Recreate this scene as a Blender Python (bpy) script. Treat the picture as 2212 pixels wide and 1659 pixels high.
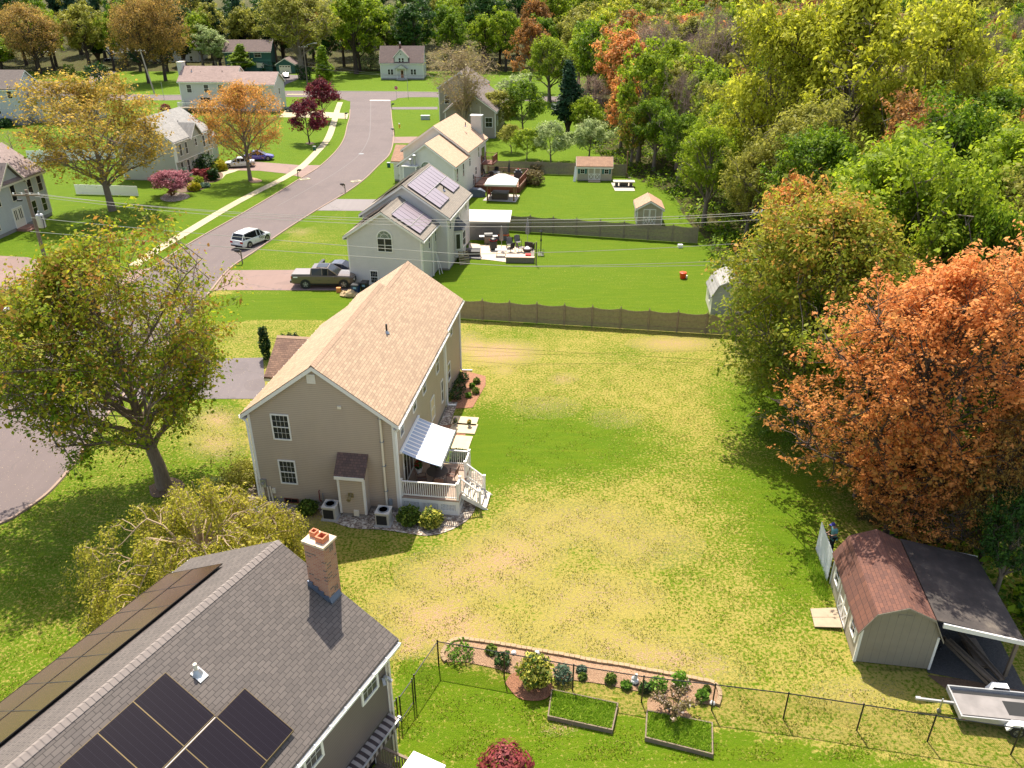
import bpy, math, random
import numpy as np
from mathutils import Vector, Matrix
R_=math.radians
for o in list(bpy.data.objects): bpy.data.objects.remove(o)
SC=bpy.context.scene; COL=SC.collection
# ---------------- camera / world / sun ----------------
F_=1709.0; TH=R_(27.2); CH=26.2          # focal length in 2212-px units, pitch below horizon, camera height
cam=bpy.data.cameras.new('camera'); co=bpy.data.objects.new('camera',cam); COL.objects.link(co)
cam.sensor_width=36; cam.lens=36*F_/2212; cam.clip_end=4000; cam.clip_start=.1
co.location=(0,0,CH); co.rotation_euler=(R_(90)-TH,0,0); SC.camera=co
wd=bpy.data.worlds.new('World'); SC.world=wd; wd.use_nodes=True
nt=wd.node_tree; bg=nt.nodes['Background']; sky=nt.nodes.new('ShaderNodeTexSky'); sky.sky_type='NISHITA'
SUN_EL=R_(60.5); SUN_AZ=R_(-10)           # azimuth from +Y, clockwise positive
sky.sun_disc=False; sky.sun_elevation=SUN_EL; sky.sun_rotation=SUN_AZ; sky.air_density=1.0; sky.dust_density=1.5
mx=nt.nodes.new('ShaderNodeMix'); mx.data_type='RGBA'; mx.blend_type='MULTIPLY'; mx.inputs[0].default_value=1.0; mx.inputs[7].default_value=(1.0,.865,.745,1); nt.links.new(sky.outputs[0],mx.inputs[6]); nt.links.new(mx.outputs[2],bg.inputs[0]); bg.inputs[1].default_value=.15
sl=bpy.data.lights.new('sun','SUN'); sl.energy=3.7; sl.angle=R_(.5); sl.color=(1.0,.93,.80)
so=bpy.data.objects.new('sun',sl); COL.objects.link(so)
sd=Vector((math.sin(SUN_AZ)*math.cos(SUN_EL),math.cos(SUN_AZ)*math.cos(SUN_EL),math.sin(SUN_EL)))
so.rotation_euler=sd.to_track_quat('Z','Y').to_euler()
SC.view_settings.view_transform='Standard'; SC.view_settings.look='None'; SC.view_settings.exposure=1.22; SC.view_settings.gamma=1
SC.render.engine='CYCLES'; SC.cycles.max_bounces=5; SC.cycles.diffuse_bounces=3; SC.cycles.glossy_bounces=2; SC.cycles.transmission_bounces=3; SC.cycles.transparent_max_bounces=6
SC.cycles.use_denoising=True
# ---------------- helpers ----------------
def P(px,py,z=0.0):
    u=(px-1106)/F_; v=(py-829.5)/F_
    dy=math.cos(TH)-v*math.sin(TH); dz=-math.sin(TH)-v*math.cos(TH); t=(z-CH)/dz
    return Vector((u*t,dy*t,z))
def P2(px,py): p=P(px,py); return (p.x,p.y)
def lin(c):
    if isinstance(c,str):
        c=[int(c[i:i+2],16)/255 for i in (0,2,4)]; c=[x/12.92 if x<=.04045 else ((x+.055)/1.055)**2.4 for x in c]
    return (*c[:3],1.0)
class NT:
    def __init__(s,name):
        s.m=bpy.data.materials.new(name); s.m.use_nodes=True; s.t=s.m.node_tree; s.b=s.t.nodes['Principled BSDF']; s.b.inputs['Roughness'].default_value=.8
    def n(s,t,**k):
        x=s.t.nodes.new('ShaderNode'+t)
        for a,b in k.items(): setattr(x,a,b)
        return x
    def L(s,a,b): s.t.links.new(a,b)
    def math(s,op,a,b=None,clamp=False):
        x=s.n('Math',operation=op,use_clamp=clamp)
        for i,q in enumerate((a,b)):
            if q is None: continue
            if isinstance(q,(int,float)): x.inputs[i].default_value=q
            else: s.L(q,x.inputs[i])
        return x.outputs[0]
    def mix(s,f,a,b,mode='MIX'):
        x=s.n('Mix',data_type='RGBA',blend_type=mode)
        for i,q in ((0,f),(6,a),(7,b)):
            if isinstance(q,(int,float)): x.inputs[i].default_value=q
            elif isinstance(q,(tuple,str)): x.inputs[i].default_value=lin(q)
            else: s.L(q,x.inputs[i])
        return x.outputs[2]
    def noise(s,vec,scale,detail=3,rough=.55,out=0):
        x=s.n('TexNoise'); x.inputs['Scale'].default_value=scale; x.inputs['Detail'].default_value=detail; x.inputs['Roughness'].default_value=rough
        if vec is not None: s.L(vec,x.inputs['Vector'])
        return x.outputs[out]
    def ramp(s,f,stops):
        x=s.n('ValToRGB'); e=x.color_ramp.elements
        while len(e)<len(stops): e.new(.5)
        for i,(p,c) in enumerate(stops): e[i].position=p; e[i].color=lin(c) if not isinstance(c,float) else (c,c,c,1)
        s.L(f,x.inputs[0]); return x.outputs[0]
    def bump(s,h,strength=.5,dist=.02):
        x=s.n('Bump'); x.inputs['Strength'].default_value=strength; x.inputs['Distance'].default_value=dist
        s.L(h,x.inputs['Height']); s.L(x.outputs[0],s.b.inputs['Normal'])
    def obj(s): 
        x=s.n('TexCoord'); return x.outputs['Object']
    def geo(s): return s.n('NewGeometry').outputs['Position']
    def col(s,c):
        if isinstance(c,(tuple,str)): s.b.inputs['Base Color'].default_value=lin(c)
        else: s.L(c,s.b.inputs['Base Color'])
def mat(name,c,rough=.7,metal=0.,var=.12,vs=6.,coat=0.,spec=None):
    a=NT(name); 
    if var>0:
        f=a.noise(a.obj(),vs,4); cl=lin(c)
        lo=tuple(x*(1-var) for x in cl[:3]); hi=tuple(min(1,x*(1+var)) for x in cl[:3])
        a.col(a.mix(f,lo,hi))
    else: a.col(c)
    a.b.inputs['Roughness'].default_value=rough; a.b.inputs['Metallic'].default_value=metal; a.b.inputs['Coat Weight'].default_value=coat
    if spec is not None: a.b.inputs['Specular IOR Level'].default_value=spec
    return a.m
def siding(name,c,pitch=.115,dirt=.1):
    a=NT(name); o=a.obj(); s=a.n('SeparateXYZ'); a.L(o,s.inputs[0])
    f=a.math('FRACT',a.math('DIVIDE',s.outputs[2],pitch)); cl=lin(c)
    line=a.math('LESS_THAN',f,.16)  # shadow gap under each lap, put into the colour as a dark line
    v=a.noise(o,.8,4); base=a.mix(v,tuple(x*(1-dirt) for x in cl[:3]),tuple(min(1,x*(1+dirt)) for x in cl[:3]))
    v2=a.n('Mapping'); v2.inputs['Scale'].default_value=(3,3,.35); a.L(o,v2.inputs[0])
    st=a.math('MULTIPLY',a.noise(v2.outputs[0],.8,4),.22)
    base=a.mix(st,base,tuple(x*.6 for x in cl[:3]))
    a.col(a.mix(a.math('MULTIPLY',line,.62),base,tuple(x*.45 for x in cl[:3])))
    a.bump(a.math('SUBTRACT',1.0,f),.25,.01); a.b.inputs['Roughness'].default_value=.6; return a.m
def vgroove(name,c,axis=0,pitch=.2,w=.08,var=.15,k=.5,vs=2.):
    a=NT(name); o=a.obj(); s=a.n('SeparateXYZ'); a.L(o,s.inputs[0])
    f=a.math('FRACT',a.math('DIVIDE',s.outputs[axis],pitch)); cl=lin(c)
    base=a.mix(a.noise(o,vs,5),tuple(x*(1-var) for x in cl[:3]),tuple(min(1,x*(1+var)) for x in cl[:3]))
    a.col(a.mix(a.math('MULTIPLY',a.math('LESS_THAN',f,w),k),base,tuple(x*.3 for x in cl[:3]))); a.b.inputs['Roughness'].default_value=.75; return a.m
def shingle(name,c1,c2,mortar,axis='x',bw=.32,rh=.16,k=.876,var=.15,patch=None):
    a=NT(name); o=a.obj(); s=a.n('SeparateXYZ'); a.L(o,s.inputs[0]); cb=a.n('CombineXYZ')
    u,v=(1,0) if axis=='x' else (0,1)
    a.L(s.outputs[u],cb.inputs[0]); a.L(a.math('DIVIDE',a.math('ABSOLUTE',s.outputs[v]),k),cb.inputs[1])
    b=a.n('TexBrick'); a.L(cb.outputs[0],b.inputs['Vector']); b.offset=.37; b.squash=1
    for n_,q in (('Scale',1.),('Mortar Size',.010),('Mortar Smooth',.3),('Bias',0.),('Brick Width',bw),('Row Height',rh)): b.inputs[n_].default_value=q
    b.inputs['Color1'].default_value=lin(c1); b.inputs['Color2'].default_value=lin(c2); b.inputs['Mortar'].default_value=lin(mortar)
    n1=a.noise(o,.5,5,.6); n2=a.noise(o,22,2)
    c=a.mix(a.math('MULTIPLY',n1,var*2.2),b.outputs[0],mortar)
    c=a.mix(.35,c,a.mix(n2,(.25,.25,.25),(1.,1.,1.)),'MULTIPLY') if False else a.mix(a.math('MULTIPLY',n2,.3),c,mortar)
    a.col(c)
    fr=a.math('FRACT',a.math('DIVIDE',a.math('DIVIDE',a.math('ABSOLUTE',s.outputs[v]),k),rh))
    a.bump(a.math('ADD',a.math('SUBTRACT',1.0,fr),a.math('MULTIPLY',b.outputs['Fac'],-.8)),.6,.012)
    a.b.inputs['Roughness'].default_value=.9; return a.m
class MB:
    def __init__(s,xf=None): s.v=[];s.f=[];s.xf=xf
    def add(s,vs,fs):
        n=len(s.v); xf=s.xf
        s.v+= [tuple(xf@Vector(p)) for p in vs] if xf is not None else [tuple(p) for p in vs]
        s.f+=[tuple(n+i for i in f) for f in fs]; return s
    def box(s,x0,x1,y0,y1,z0,z1):
        return s.add([(x,y,z) for z in (z0,z1) for y in (y0,y1) for x in (x0,x1)],[(0,2,3,1),(4,5,7,6),(0,1,5,4),(2,6,7,3),(0,4,6,2),(1,3,7,5)])
    def bar(s,p,q,w,h,up=(0,0,1)):
        p=Vector(p);q=Vector(q);d=(q-p).normalized();u=Vector(up)
        if abs(d.dot(u))>.98: u=Vector((0,1,0))
        a=d.cross(u).normalized()*w/2; b=a.cross(d).normalized()*h/2
        return s.add([p-a-b,p+a-b,p+a+b,p-a+b,q-a-b,q+a-b,q+a+b,q-a+b],[(3,2,1,0),(4,5,6,7),(0,1,5,4),(1,2,6,5),(2,3,7,6),(3,0,4,7)])
    def tube(s,pts,rad,n=6,cap=True):
        pts=[Vector(p) for p in pts]
        if not isinstance(rad,(list,tuple)): rad=[rad]*len(pts)
        rings=[]; ref=Vector((.31,.17,.94))
        for i,p in enumerate(pts):
            d=(pts[min(i+1,len(pts)-1)]-pts[max(i-1,0)]).normalized()
            if abs(d.dot(ref))>.95: ref=Vector((1,.2,.1)).normalized()
            a=d.cross(ref).normalized(); b=d.cross(a)
            rings.append([p+(a*math.cos(2*math.pi*k/n)+b*math.sin(2*math.pi*k/n))*rad[i] for k in range(n)])
        vs=[q for r in rings for q in r]; fs=[(i*n+k,i*n+(k+1)%n,(i+1)*n+(k+1)%n,(i+1)*n+k) for i in range(len(pts)-1) for k in range(n)]
        if cap: fs+=[tuple(range(n-1,-1,-1)),tuple((len(pts)-1)*n+k for k in range(n))]
        return s.add(vs,fs)
    def lathe(s,c,prof,n=12):
        vs=[(c[0]+r*math.cos(2*math.pi*k/n),c[1]+r*math.sin(2*math.pi*k/n),c[2]+z) for r,z in prof for k in range(n)]
        fs=[(i*n+k,i*n+(k+1)%n,(i+1)*n+(k+1)%n,(i+1)*n+k) for i in range(len(prof)-1) for k in range(n)]
        fs+=[tuple(range(n-1,-1,-1)),tuple((len(prof)-1)*n+k for k in range(n))]
        return s.add(vs,fs)
    def prism(s,poly,z0,z1):
        n=len(poly); return s.add([(x,y,z0) for x,y in poly]+[(x,y,z1) for x,y in poly],[tuple(range(n-1,-1,-1)),tuple(range(n,2*n))]+[(i,(i+1)%n,n+(i+1)%n,n+i) for i in range(n)])
    def ext(s,poly3,d):
        n=len(poly3); d=Vector(d); a=[Vector(p) for p in poly3]
        return s.add(a+[p+d for p in a],[tuple(range(n-1,-1,-1)),tuple(range(n,2*n))]+[(i,(i+1)%n,n+(i+1)%n,n+i) for i in range(n)])
    def loft(s,rings):
        n=len(rings[0]); vs=[p for r in rings for p in r]
        fs=[(i*n+k,i*n+(k+1)%n,(i+1)*n+(k+1)%n,(i+1)*n+k) for i in range(len(rings)-1) for k in range(n)]
        fs+=[tuple(range(n-1,-1,-1)),tuple((len(rings)-1)*n+k for k in range(n))]
        return s.add(vs,fs)
    def build(s,name,m,parent=None,smooth=False,loc=None,label=None):
        me=bpy.data.meshes.new(name); me.from_pydata(s.v,[],s.f); me.materials.append(m)
        import bmesh
        b=bmesh.new(); b.from_mesh(me); bmesh.ops.recalc_face_normals(b,faces=b.faces); b.to_mesh(me); b.free()
        if smooth: me.polygons.foreach_set('use_smooth',[True]*len(me.polygons))
        o=bpy.data.objects.new(name,me); COL.objects.link(o)
        if parent is not None: o.parent=parent
        if loc is not None: o.location=loc
        if label: o['label']=label
        return o
def root(name,label,cat,loc=(0,0,0),rz=0.,group=None):
    o=bpy.data.objects.new(name,None); COL.objects.link(o); o.location=loc; o.rotation_euler=(0,0,rz); o.empty_display_size=.3
    o['label']=label; o['category']=cat
    if group: o['group']=group
    return o
def tag(o,label=None,cat=None,group=None,kind=None):
    if label:o['label']=label
    if cat:o['category']=cat
    if group:o['group']=group
    if kind:o['kind']=kind
    return o
def one(mb,name,m,label,cat,group=None,loc=None,rz=0,smooth=False,kind=None):
    o=mb.build(name,m,None,smooth,loc); o.rotation_euler=(0,0,rz); return tag(o,label,cat,group,kind)
CH_={}
def dup(r,loc,rz=0.,label=None,group=None,scale=None):
    n=r.copy(); COL.objects.link(n); n.location=loc; n.rotation_euler=(0,0,rz)
    if label:n['label']=label
    if group:n['group']=group
    if scale is not None:n.scale=scale if hasattr(scale,'__len__') else (scale,)*3
    for c in [x for x in bpy.data.objects if x.parent==r]:
        d=c.copy(); COL.objects.link(d); d.parent=n
        for g in [x for x in bpy.data.objects if x.parent==c]:
            e=g.copy(); COL.objects.link(e); e.parent=d
    return n
# ---------------- materials ----------------
M={}
M['white']=mat('white_trim','e4e0d8',.5,var=.04); M['whitep']=mat('white_plastic','f0efec',.4,var=.02)
M['cream']=mat('cream_trim','ddd3bf',.55,var=.05)
M['glass']=mat('window_glass',(.012,.013,.015),.12,var=.5,vs=1.5,spec=.35); M['glass2']=mat('curtained_glass',(.075,.068,.062),.3,var=.35,vs=5,spec=.3)
M['dark']=mat('dark_metal',(.02,.02,.022),.5); M['black']=mat('black_plastic',(.012,.012,.013),.45); M['rubber']=mat('rubber',(.02,.02,.02),.85)
M['metal']=mat('galvanised_metal',(.45,.46,.47),.4,.8,var=.15); M['alu']=mat('aluminium',(.42,.42,.42),.45,.35,var=.15)
M['grey']=mat('grey_paint',(.22,.24,.25),.6); M['concrete']=mat('concrete',(.36,.34,.31),.9,var=.18,vs=4); M['foundation']=mat('foundation_concrete',(.24,.22,.20),.9,var=.15,vs=3)
M['wood']=mat('weathered_wood',(.20,.15,.105),.85,var=.3,vs=5); M['woodl']=mat('pale_boards',(.36,.28,.19),.85,var=.2,vs=4)
M['pole']=mat('utility_pole_wood',(.17,.13,.10),.9,var=.3,vs=5); M['stone']=mat('garden_stone',(.50,.38,.26),.9,var=.25,vs=5)

# ---------------- ground ----------------
def Qd(X,Y,Z=0.0):
    dz=Z-CH; zc=Y*math.cos(TH)-dz*math.sin(TH); up=Y*math.sin(TH)+dz*math.cos(TH)
    return 1106+F_*X/zc, 829.5-F_*up/zc
def hill(X,Y): 
    t=np.clip((np.asarray(Y,float)-262)/160,0,1); return 16*t*t*(3-2*t)
def grid():
    a=np.arange(8,62,.42); b=62+np.cumsum(.42*1.022**np.arange(190)); ys=np.concatenate([[-60,-20,0],a,b[b<900],[1200,2000,3500]])
    c=np.arange(0,26,.42); d=26+np.cumsum(.42*1.03**np.arange(160)); xs=np.concatenate([c,d[d<900],[1500,3000]]); xs=np.concatenate([-xs[:0:-1],xs])
    return xs,ys
xs,ys=grid(); X,Y=np.meshgrid(xs,ys); Zg=hill(X,Y)
me=bpy.data.meshes.new('ground'); nx,ny=len(xs),len(ys)
me.vertices.add(nx*ny); me.vertices.foreach_set('co',np.stack([X,Y,Zg],-1).reshape(-1).astype('f'))
idx=np.arange(nx*ny).reshape(ny,nx); q=np.stack([idx[:-1,:-1],idx[:-1,1:],idx[1:,1:],idx[1:,:-1]],-1).reshape(-1,4)
me.loops.add(q.size); me.loops.foreach_set('vertex_index',q.reshape(-1).astype('i')); me.polygons.add(len(q)); me.polygons.foreach_set('loop_start',np.arange(0,q.size,4).astype('i'))
me.update(calc_edges=True); me.polygons.foreach_set('use_smooth',[True]*len(q))
PX,PY=Qd(X,np.maximum(Y,4.)); PX=np.where(Y<6,1106+X*60,PX); PY=np.where(Y<6,3000,PY)
def inpoly(pts):
    r=np.zeros(PX.shape,bool); n=len(pts)
    for i in range(n):
        x1,y1=pts[i];x2,y2=pts[(i+1)%n]
        if y1==y2: continue
        c=((y1>PY)!=(y2>PY))&(PX<(x2-x1)*(PY-y1)/(y2-y1)+x1); r^=c
    return r
rs=np.random.RandomState(5)
lush=np.full(PX.shape,.42); soil=np.zeros(PX.shape); floor=np.zeros(PX.shape)
def setp(arr,pts,v): arr[inpoly(pts)]=v
def ell(arr,cx,cy,rx,ry,v,ang=0.):
    a=R_(ang); dx=PX-cx;dy=PY-cy; u=(dx*math.cos(a)+dy*math.sin(a))/rx; w=(-dx*math.sin(a)+dy*math.cos(a))/ry
    arr+=v*np.clip(1.35-np.sqrt(u*u+w*w),0,1)
setp(lush,[(-4000,650),(-4000,-49),(6000,-49),(6000,700),(1640,722),(990,690),(700,600)],1.35)
setp(lush,[(1000,690),(1000,505),(1540,528),(1640,722)],1.12)
setp(lush,[(480,700),(553,542),(750,452),(760,590),(760,640)],.88)
setp(lush,[(440,640),(800,628),(800,690),(560,690),(440,700)],1.15)
setp(lush,[(440,700),(800,690),(700,790),(400,790)],.55)
setp(lush,[(-4000,4000),(-4000,650),(400,790),(520,870),(545,1100),(700,1500),(200,1700)],.80)
setp(lush,[(858,1420),(950,1440),(1000,1448),(1400,1555),(1700,1605),(2300,1700),(2300,4000),(800,4000)],.98)
ell(lush,1180,960,250,80,.75); ell(lush,1420,1000,120,40,.15); ell(lush,1650,860,110,80,.55); ell(lush,1700,1050,150,200,.45); ell(lush,1560,1050,120,50,.2); ell(lush,1700,1200,70,160,.3); ell(lush,1760,1290,60,90,.2)
ell(lush,1040,1000,60,120,.4); ell(lush,1100,720,140,18,.15); ell(lush,1350,760,60,20,.15); ell(lush,1500,1230,90,60,.15)
ell(lush,1150,1300,260,120,-.16); ell(lush,1400,1350,160,60,-.15); ell(lush,1300,1120,140,60,-.1); ell(lush,650,520,80,18,-.25); ell(lush,450,930,110,45,-.3); ell(lush,270,960,90,60,-.25,-40)
ell(lush,200,1330,160,60,-.15); ell(lush,900,1180,100,30,.15); ell(lush,1050,1460,100,25,.12); ell(lush,1200,1560,90,22,-.25); ell(lush,1620,1510,200,20,-.12)
ell(lush,690,180,60,12,-.35); ell(lush,540,205,60,5,-.3); ell(lush,420,200,80,5,-.4); ell(lush,1300,600,200,30,-.12)
ell(soil,1075,762,75,24,.85); ell(soil,1010,740,30,20,.5); ell(soil,1455,742,80,14,.6); ell(soil,1216,818,24,9,.55); ell(soil,1090,800,20,8,.4); ell(soil,1110,1190,90,40,.55); ell(soil,960,1350,130,55,.75,15)
ell(soil,1020,1240,130,50,.55); ell(soil,1350,1400,180,40,.32,10); ell(soil,1480,1430,120,25,.4,10); ell(soil,880,1400,30,20,.7); ell(soil,1290,1290,120,40,.3); ell(soil,470,905,45,22,.7); ell(soil,470,960,55,28,.55); ell(soil,1330,905,50,18,.2)
ell(soil,1180,880,60,20,.25); ell(soil,1240,1130,140,40,.3); ell(soil,1400,1180,100,40,.25); ell(soil,1230,1335,40,10,.4); ell(soil,630,1110,90,25,.75); ell(soil,100,1000,40,25,.2); ell(soil,1850,1500,90,30,.2)
ell(soil,1210,1568,30,10,.4); ell(soil,645,500,30,6,.5); ell(soil,1060,680,30,6,.2)
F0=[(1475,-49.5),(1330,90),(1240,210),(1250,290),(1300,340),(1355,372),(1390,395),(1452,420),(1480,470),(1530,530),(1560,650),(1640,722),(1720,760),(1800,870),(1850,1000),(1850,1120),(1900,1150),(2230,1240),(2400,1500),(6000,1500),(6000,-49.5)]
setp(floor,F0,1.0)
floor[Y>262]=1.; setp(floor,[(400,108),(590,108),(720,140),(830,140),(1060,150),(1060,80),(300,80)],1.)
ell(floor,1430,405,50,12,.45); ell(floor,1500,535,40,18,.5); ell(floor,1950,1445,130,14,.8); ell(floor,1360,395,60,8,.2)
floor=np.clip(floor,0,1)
for nm,arr in (('lush',lush),('soil',soil),('floor',floor)):
    A=me.attributes.new(nm,'FLOAT','POINT'); A.data.foreach_set('value',arr.reshape(-1).astype('f'))
g=NT('lawn'); pos=g.geo()
at=lambda n:(lambda x:(setattr(x,'attribute_name',n),x.outputs['Fac'])[1])(g.n('Attribute'))
n1=g.noise(pos,6.5,3,.75); n2=g.noise(pos,1.1,4,.6); n3=g.noise(pos,.16,3,.5); n4=g.noise(pos,26.,2,.6)
mp=g.n('Mapping'); mp.inputs['Rotation'].default_value=(0,0,R_(-9)); mp.inputs['Scale'].default_value=(.35,2.6,1); g.L(pos,mp.inputs[0]); n5=g.noise(mp.outputs[0],1.,3,.6)
def cen(x,k): return g.math('MULTIPLY',g.math('SUBTRACT',x,.5),k)
f=g.math('ADD',g.math('ADD',cen(at('lush'),2.1),cen(n1,7.5)),g.math('ADD',cen(n2,1.5),g.math('ADD',cen(n3,.8),.5)),clamp=True)
gr=g.mix(n4,(.040,.098,.002),(.122,.212,.003)); gr=g.mix(g.math('MULTIPLY',n2,.3),gr,(.165,.215,.006)); gr=g.mix(g.math('ADD',cen(n5,1.6),.08,clamp=True),gr,(.165,.21,.008))
dr=g.mix(n4,(.235,.195,.03),(.53,.415,.14)); dr=g.mix(g.math('MULTIPLY',n2,.5),dr,(.27,.26,.025))
c=g.mix(f,dr,gr)
so_=g.mix(n4,(.24,.14,.075),(.60,.40,.25))
fs=g.math('ADD',g.math('SUBTRACT',g.math('MULTIPLY',at('soil'),2.3),1.05),g.math('ADD',g.math('ADD',cen(n1,10.0),cen(n4,6.0)),cen(n2,3.0)),clamp=True)
fs=g.math('MULTIPLY',fs,g.math('GREATER_THAN',at('soil'),.02))
c=g.mix(fs,c,so_)
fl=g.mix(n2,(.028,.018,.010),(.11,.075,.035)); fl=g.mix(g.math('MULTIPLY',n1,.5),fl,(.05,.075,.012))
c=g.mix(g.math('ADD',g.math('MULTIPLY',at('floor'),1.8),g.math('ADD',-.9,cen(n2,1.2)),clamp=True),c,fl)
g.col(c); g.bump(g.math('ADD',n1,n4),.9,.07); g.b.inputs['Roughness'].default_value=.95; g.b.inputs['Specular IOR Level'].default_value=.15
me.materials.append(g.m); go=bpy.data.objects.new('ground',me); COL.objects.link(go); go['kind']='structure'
# ---------------- roads ----------------
def cr(pts,n=6):
    o=[]; p=[pts[0]]+list(pts)+[pts[-1]]
    for i in range(1,len(p)-2):
        a,b,c_,d=[np.array(p[j],float) for j in (i-1,i,i+1,i+2)]
        for k in range(n):
            t=k/n; o.append(.5*((2*b)+(-a+c_)*t+(2*a-5*b+4*c_-d)*t*t+(-a+3*b-3*c_+d)*t**3))
    o.append(np.array(pts[-1],float)); return o
def resample(pts,n):
    pts=np.array(pts); d=np.concatenate([[0],np.cumsum(np.linalg.norm(np.diff(pts,axis=0),axis=1))]); t=np.linspace(0,d[-1],n)
    return np.stack([np.interp(t,d,pts[:,0]),np.interp(t,d,pts[:,1])],1)
def W(pl): return [P2(*p) for p in pl]
def strip(name,L,Rr,z,m,kind='structure',n=80):
    L=resample(L,n);Rr=resample(Rr,n); mb=MB()
    mb.add([(x,y,z) for x,y in L]+[(x,y,z) for x,y in Rr],[(i,n+i,n+i+1,i+1) for i in range(n-1)])
    o=mb.build(name,m); o['kind']=kind; return o
def asphalt(name,c1,c2,crack=True,leaf=.0):
    a=NT(name); p=a.geo(); n1_=a.noise(p,.35,5,.6); n2_=a.noise(p,30,2); c=a.mix(n1_,c1,c2); mp_=a.n('Mapping'); mp_.inputs['Rotation'].default_value=(0,0,.5); mp_.inputs['Scale'].default_value=(1.6,.10,1); a.L(p,mp_.inputs[0]); c=a.mix(a.math('MULTIPLY',a.noise(mp_.outputs[0],1.2,4,.6),.40),c,tuple(x*.55 for x in lin(c1)[:3])); pt=a.math('GREATER_THAN',a.noise(p,.12,2,.4),.60); c=a.mix(a.math('MULTIPLY',pt,.22),c,(.09,.07,.068)); c=a.mix(a.math('MULTIPLY',n2_,.35),c,tuple(x*.6 for x in lin(c1)[:3]))
    if crack:
        v=a.n('TexVoronoi',feature='DISTANCE_TO_EDGE'); v.inputs['Scale'].default_value=.16; vv=a.n('Mapping'); a.L(p,vv.inputs[0]); vm=a.n('VectorMath',operation='ADD'); a.L(vv.outputs[0],vm.inputs[0]); a.L(a.noise(p,1.5,3,out=1),vm.inputs[1]); a.L(vm.outputs[0],v.inputs['Vector'])
        c=a.mix(a.math('MULTIPLY',a.math('LESS_THAN',v.outputs[0],.006),.45),c,(.10,.085,.08))
    if leaf>0:
        c=a.mix(a.math('MULTIPLY',a.math('GREATER_THAN',a.noise(p,14,1),.74),leaf),c,(.55,.42,.22))
    a.col(c); a.bump(n2_,.3,.01); a.b.inputs['Roughness'].default_value=.9; return a.m
M['road']=asphalt('road_asphalt',(.135,.103,.098),(.19,.148,.14),True,.8); M['drive']=asphalt('driveway_asphalt',(.15,.125,.125),(.20,.165,.165),True,.6); M['drivepink']=asphalt('pinkish_driveway',(.24,.155,.13),(.31,.21,.175),True)
M['walk']=asphalt('sidewalk_concrete',(.46,.39,.24),(.56,.48,.31),False)
RL=cr(W([(756.8,214),(755.5,250),(750.5,270),(743,300),(725.5,327),(690.5,360),(650.5,385),(603,415),(520,464),(438,510),(375,548),(310,592),(230,652),(130,740),(0,860),(-200,1010),(-500,1200)]))
RR=cr(W([(844,214),(845.5,250),(850.5,290),(849,310),(840.5,335),(815.5,360),(788,387),(750,415),(685.5,453.5),(620,495),(553,542),(495,582),(450,636),(395,705),(335,780),(272,850),(213,920),(165,995),(110,1060),(50,1105),(0,1132),(-200,1215),(-500,1400)]))
# match both edges by nearest arc fraction: split at the same screen knots
strip('road',RL,RR,.016,M['road'],n=160)
CT=cr(W([(-300,205),(250,205),(380,206),(553,198.5),(720,197.5),(950,200),(1060,206),(1300,212)])); CBt=cr(W([(-300,217),(250,216.5),(385,216.5),(553,210),(720,211),(756,219),(844,219),(866,211),(950,210.5),(1060,216),(1300,223)]))
def polyface(name,pts,z,m,kind='structure'):
    mb=MB(); n=len(pts); cx=sum(p[0] for p in pts)/n; cy=sum(p[1] for p in pts)/n
    mb.add([(x,y,z) for x,y in pts],[tuple(range(n))]); o=mb.build(name,m); o['kind']=kind; return o
strip('cross_road',CT,CBt,.020,M['road'],n=60)
polyface('driveway_main_house',W([(330,800),(395,776),(568,773),(575,862),(372,862),(262,863)]),.024,M['drive'])
polyface('driveway_pink',W([(488,586),(495,584),(760,583),(775,628),(502,627),(462,628)]),.024,M['drivepink'])
polyface('driveway_upper',W([(683,455),(724,430),(820,431),(800,456)]),.024,asphalt('grey_driveway',(.22,.19,.185),(.28,.25,.24),True))
polyface('driveway_tan_house',W([(847,296),(925,295),(915,309.5),(847,309.5)]),.024,M['drivepink'])
polyface('driveway_far',W([(843,231.5),(945,231),(945,236.5),(844,236.5)]),.024,M['drive'])
polyface('driveway_long_house',W([(603,253),(618,236),(640,238),(700,242),(753,245),(750,257),(700,254),(650,254)]),.024,M['walk'])
polyface('driveway_green_grey_house',W([(492,368),(505,350),(560,350),(648,357),(696,357),(655,384),(616,375),(560,369)]),.022,M['drivepink'])
polyface('front_walk',W([(466,384),(478,372),(492,368),(520,366),(505,372),(488,377),(480,386)]),.028,M['walk'])
polyface('driveway_left',W([(-150,545),(60,556),(210,598),(330,578),(238,645),(120,640),(-150,600)]),.022,M['drivepink'])
polyface('yard_paving',W([(128,133),(150,128),(236,121),(300,139),(264,149),(232,166),(205,182),(186,182),(196,160),(201,150),(172,140),(140,138)]),.028,asphalt('yard_paving',(.30,.22,.20),(.40,.31,.28)))
polyface('garage_drive',W([(604,160),(650,163),(642,172),(618,182),(609,199),(598,199),(606,180)]),.028,M['drive'])
polyface('side_walk_path',W([(757,583),(792,546),(803,544),(790,583)]),.028,M['walk'])
SW=cr(W([(735,221),(728,240),(722,262),(708,300),(681,332),(650,362),(610,387),(560,412),(500,444),(408,499),(340,540),(290,574)]))
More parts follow.
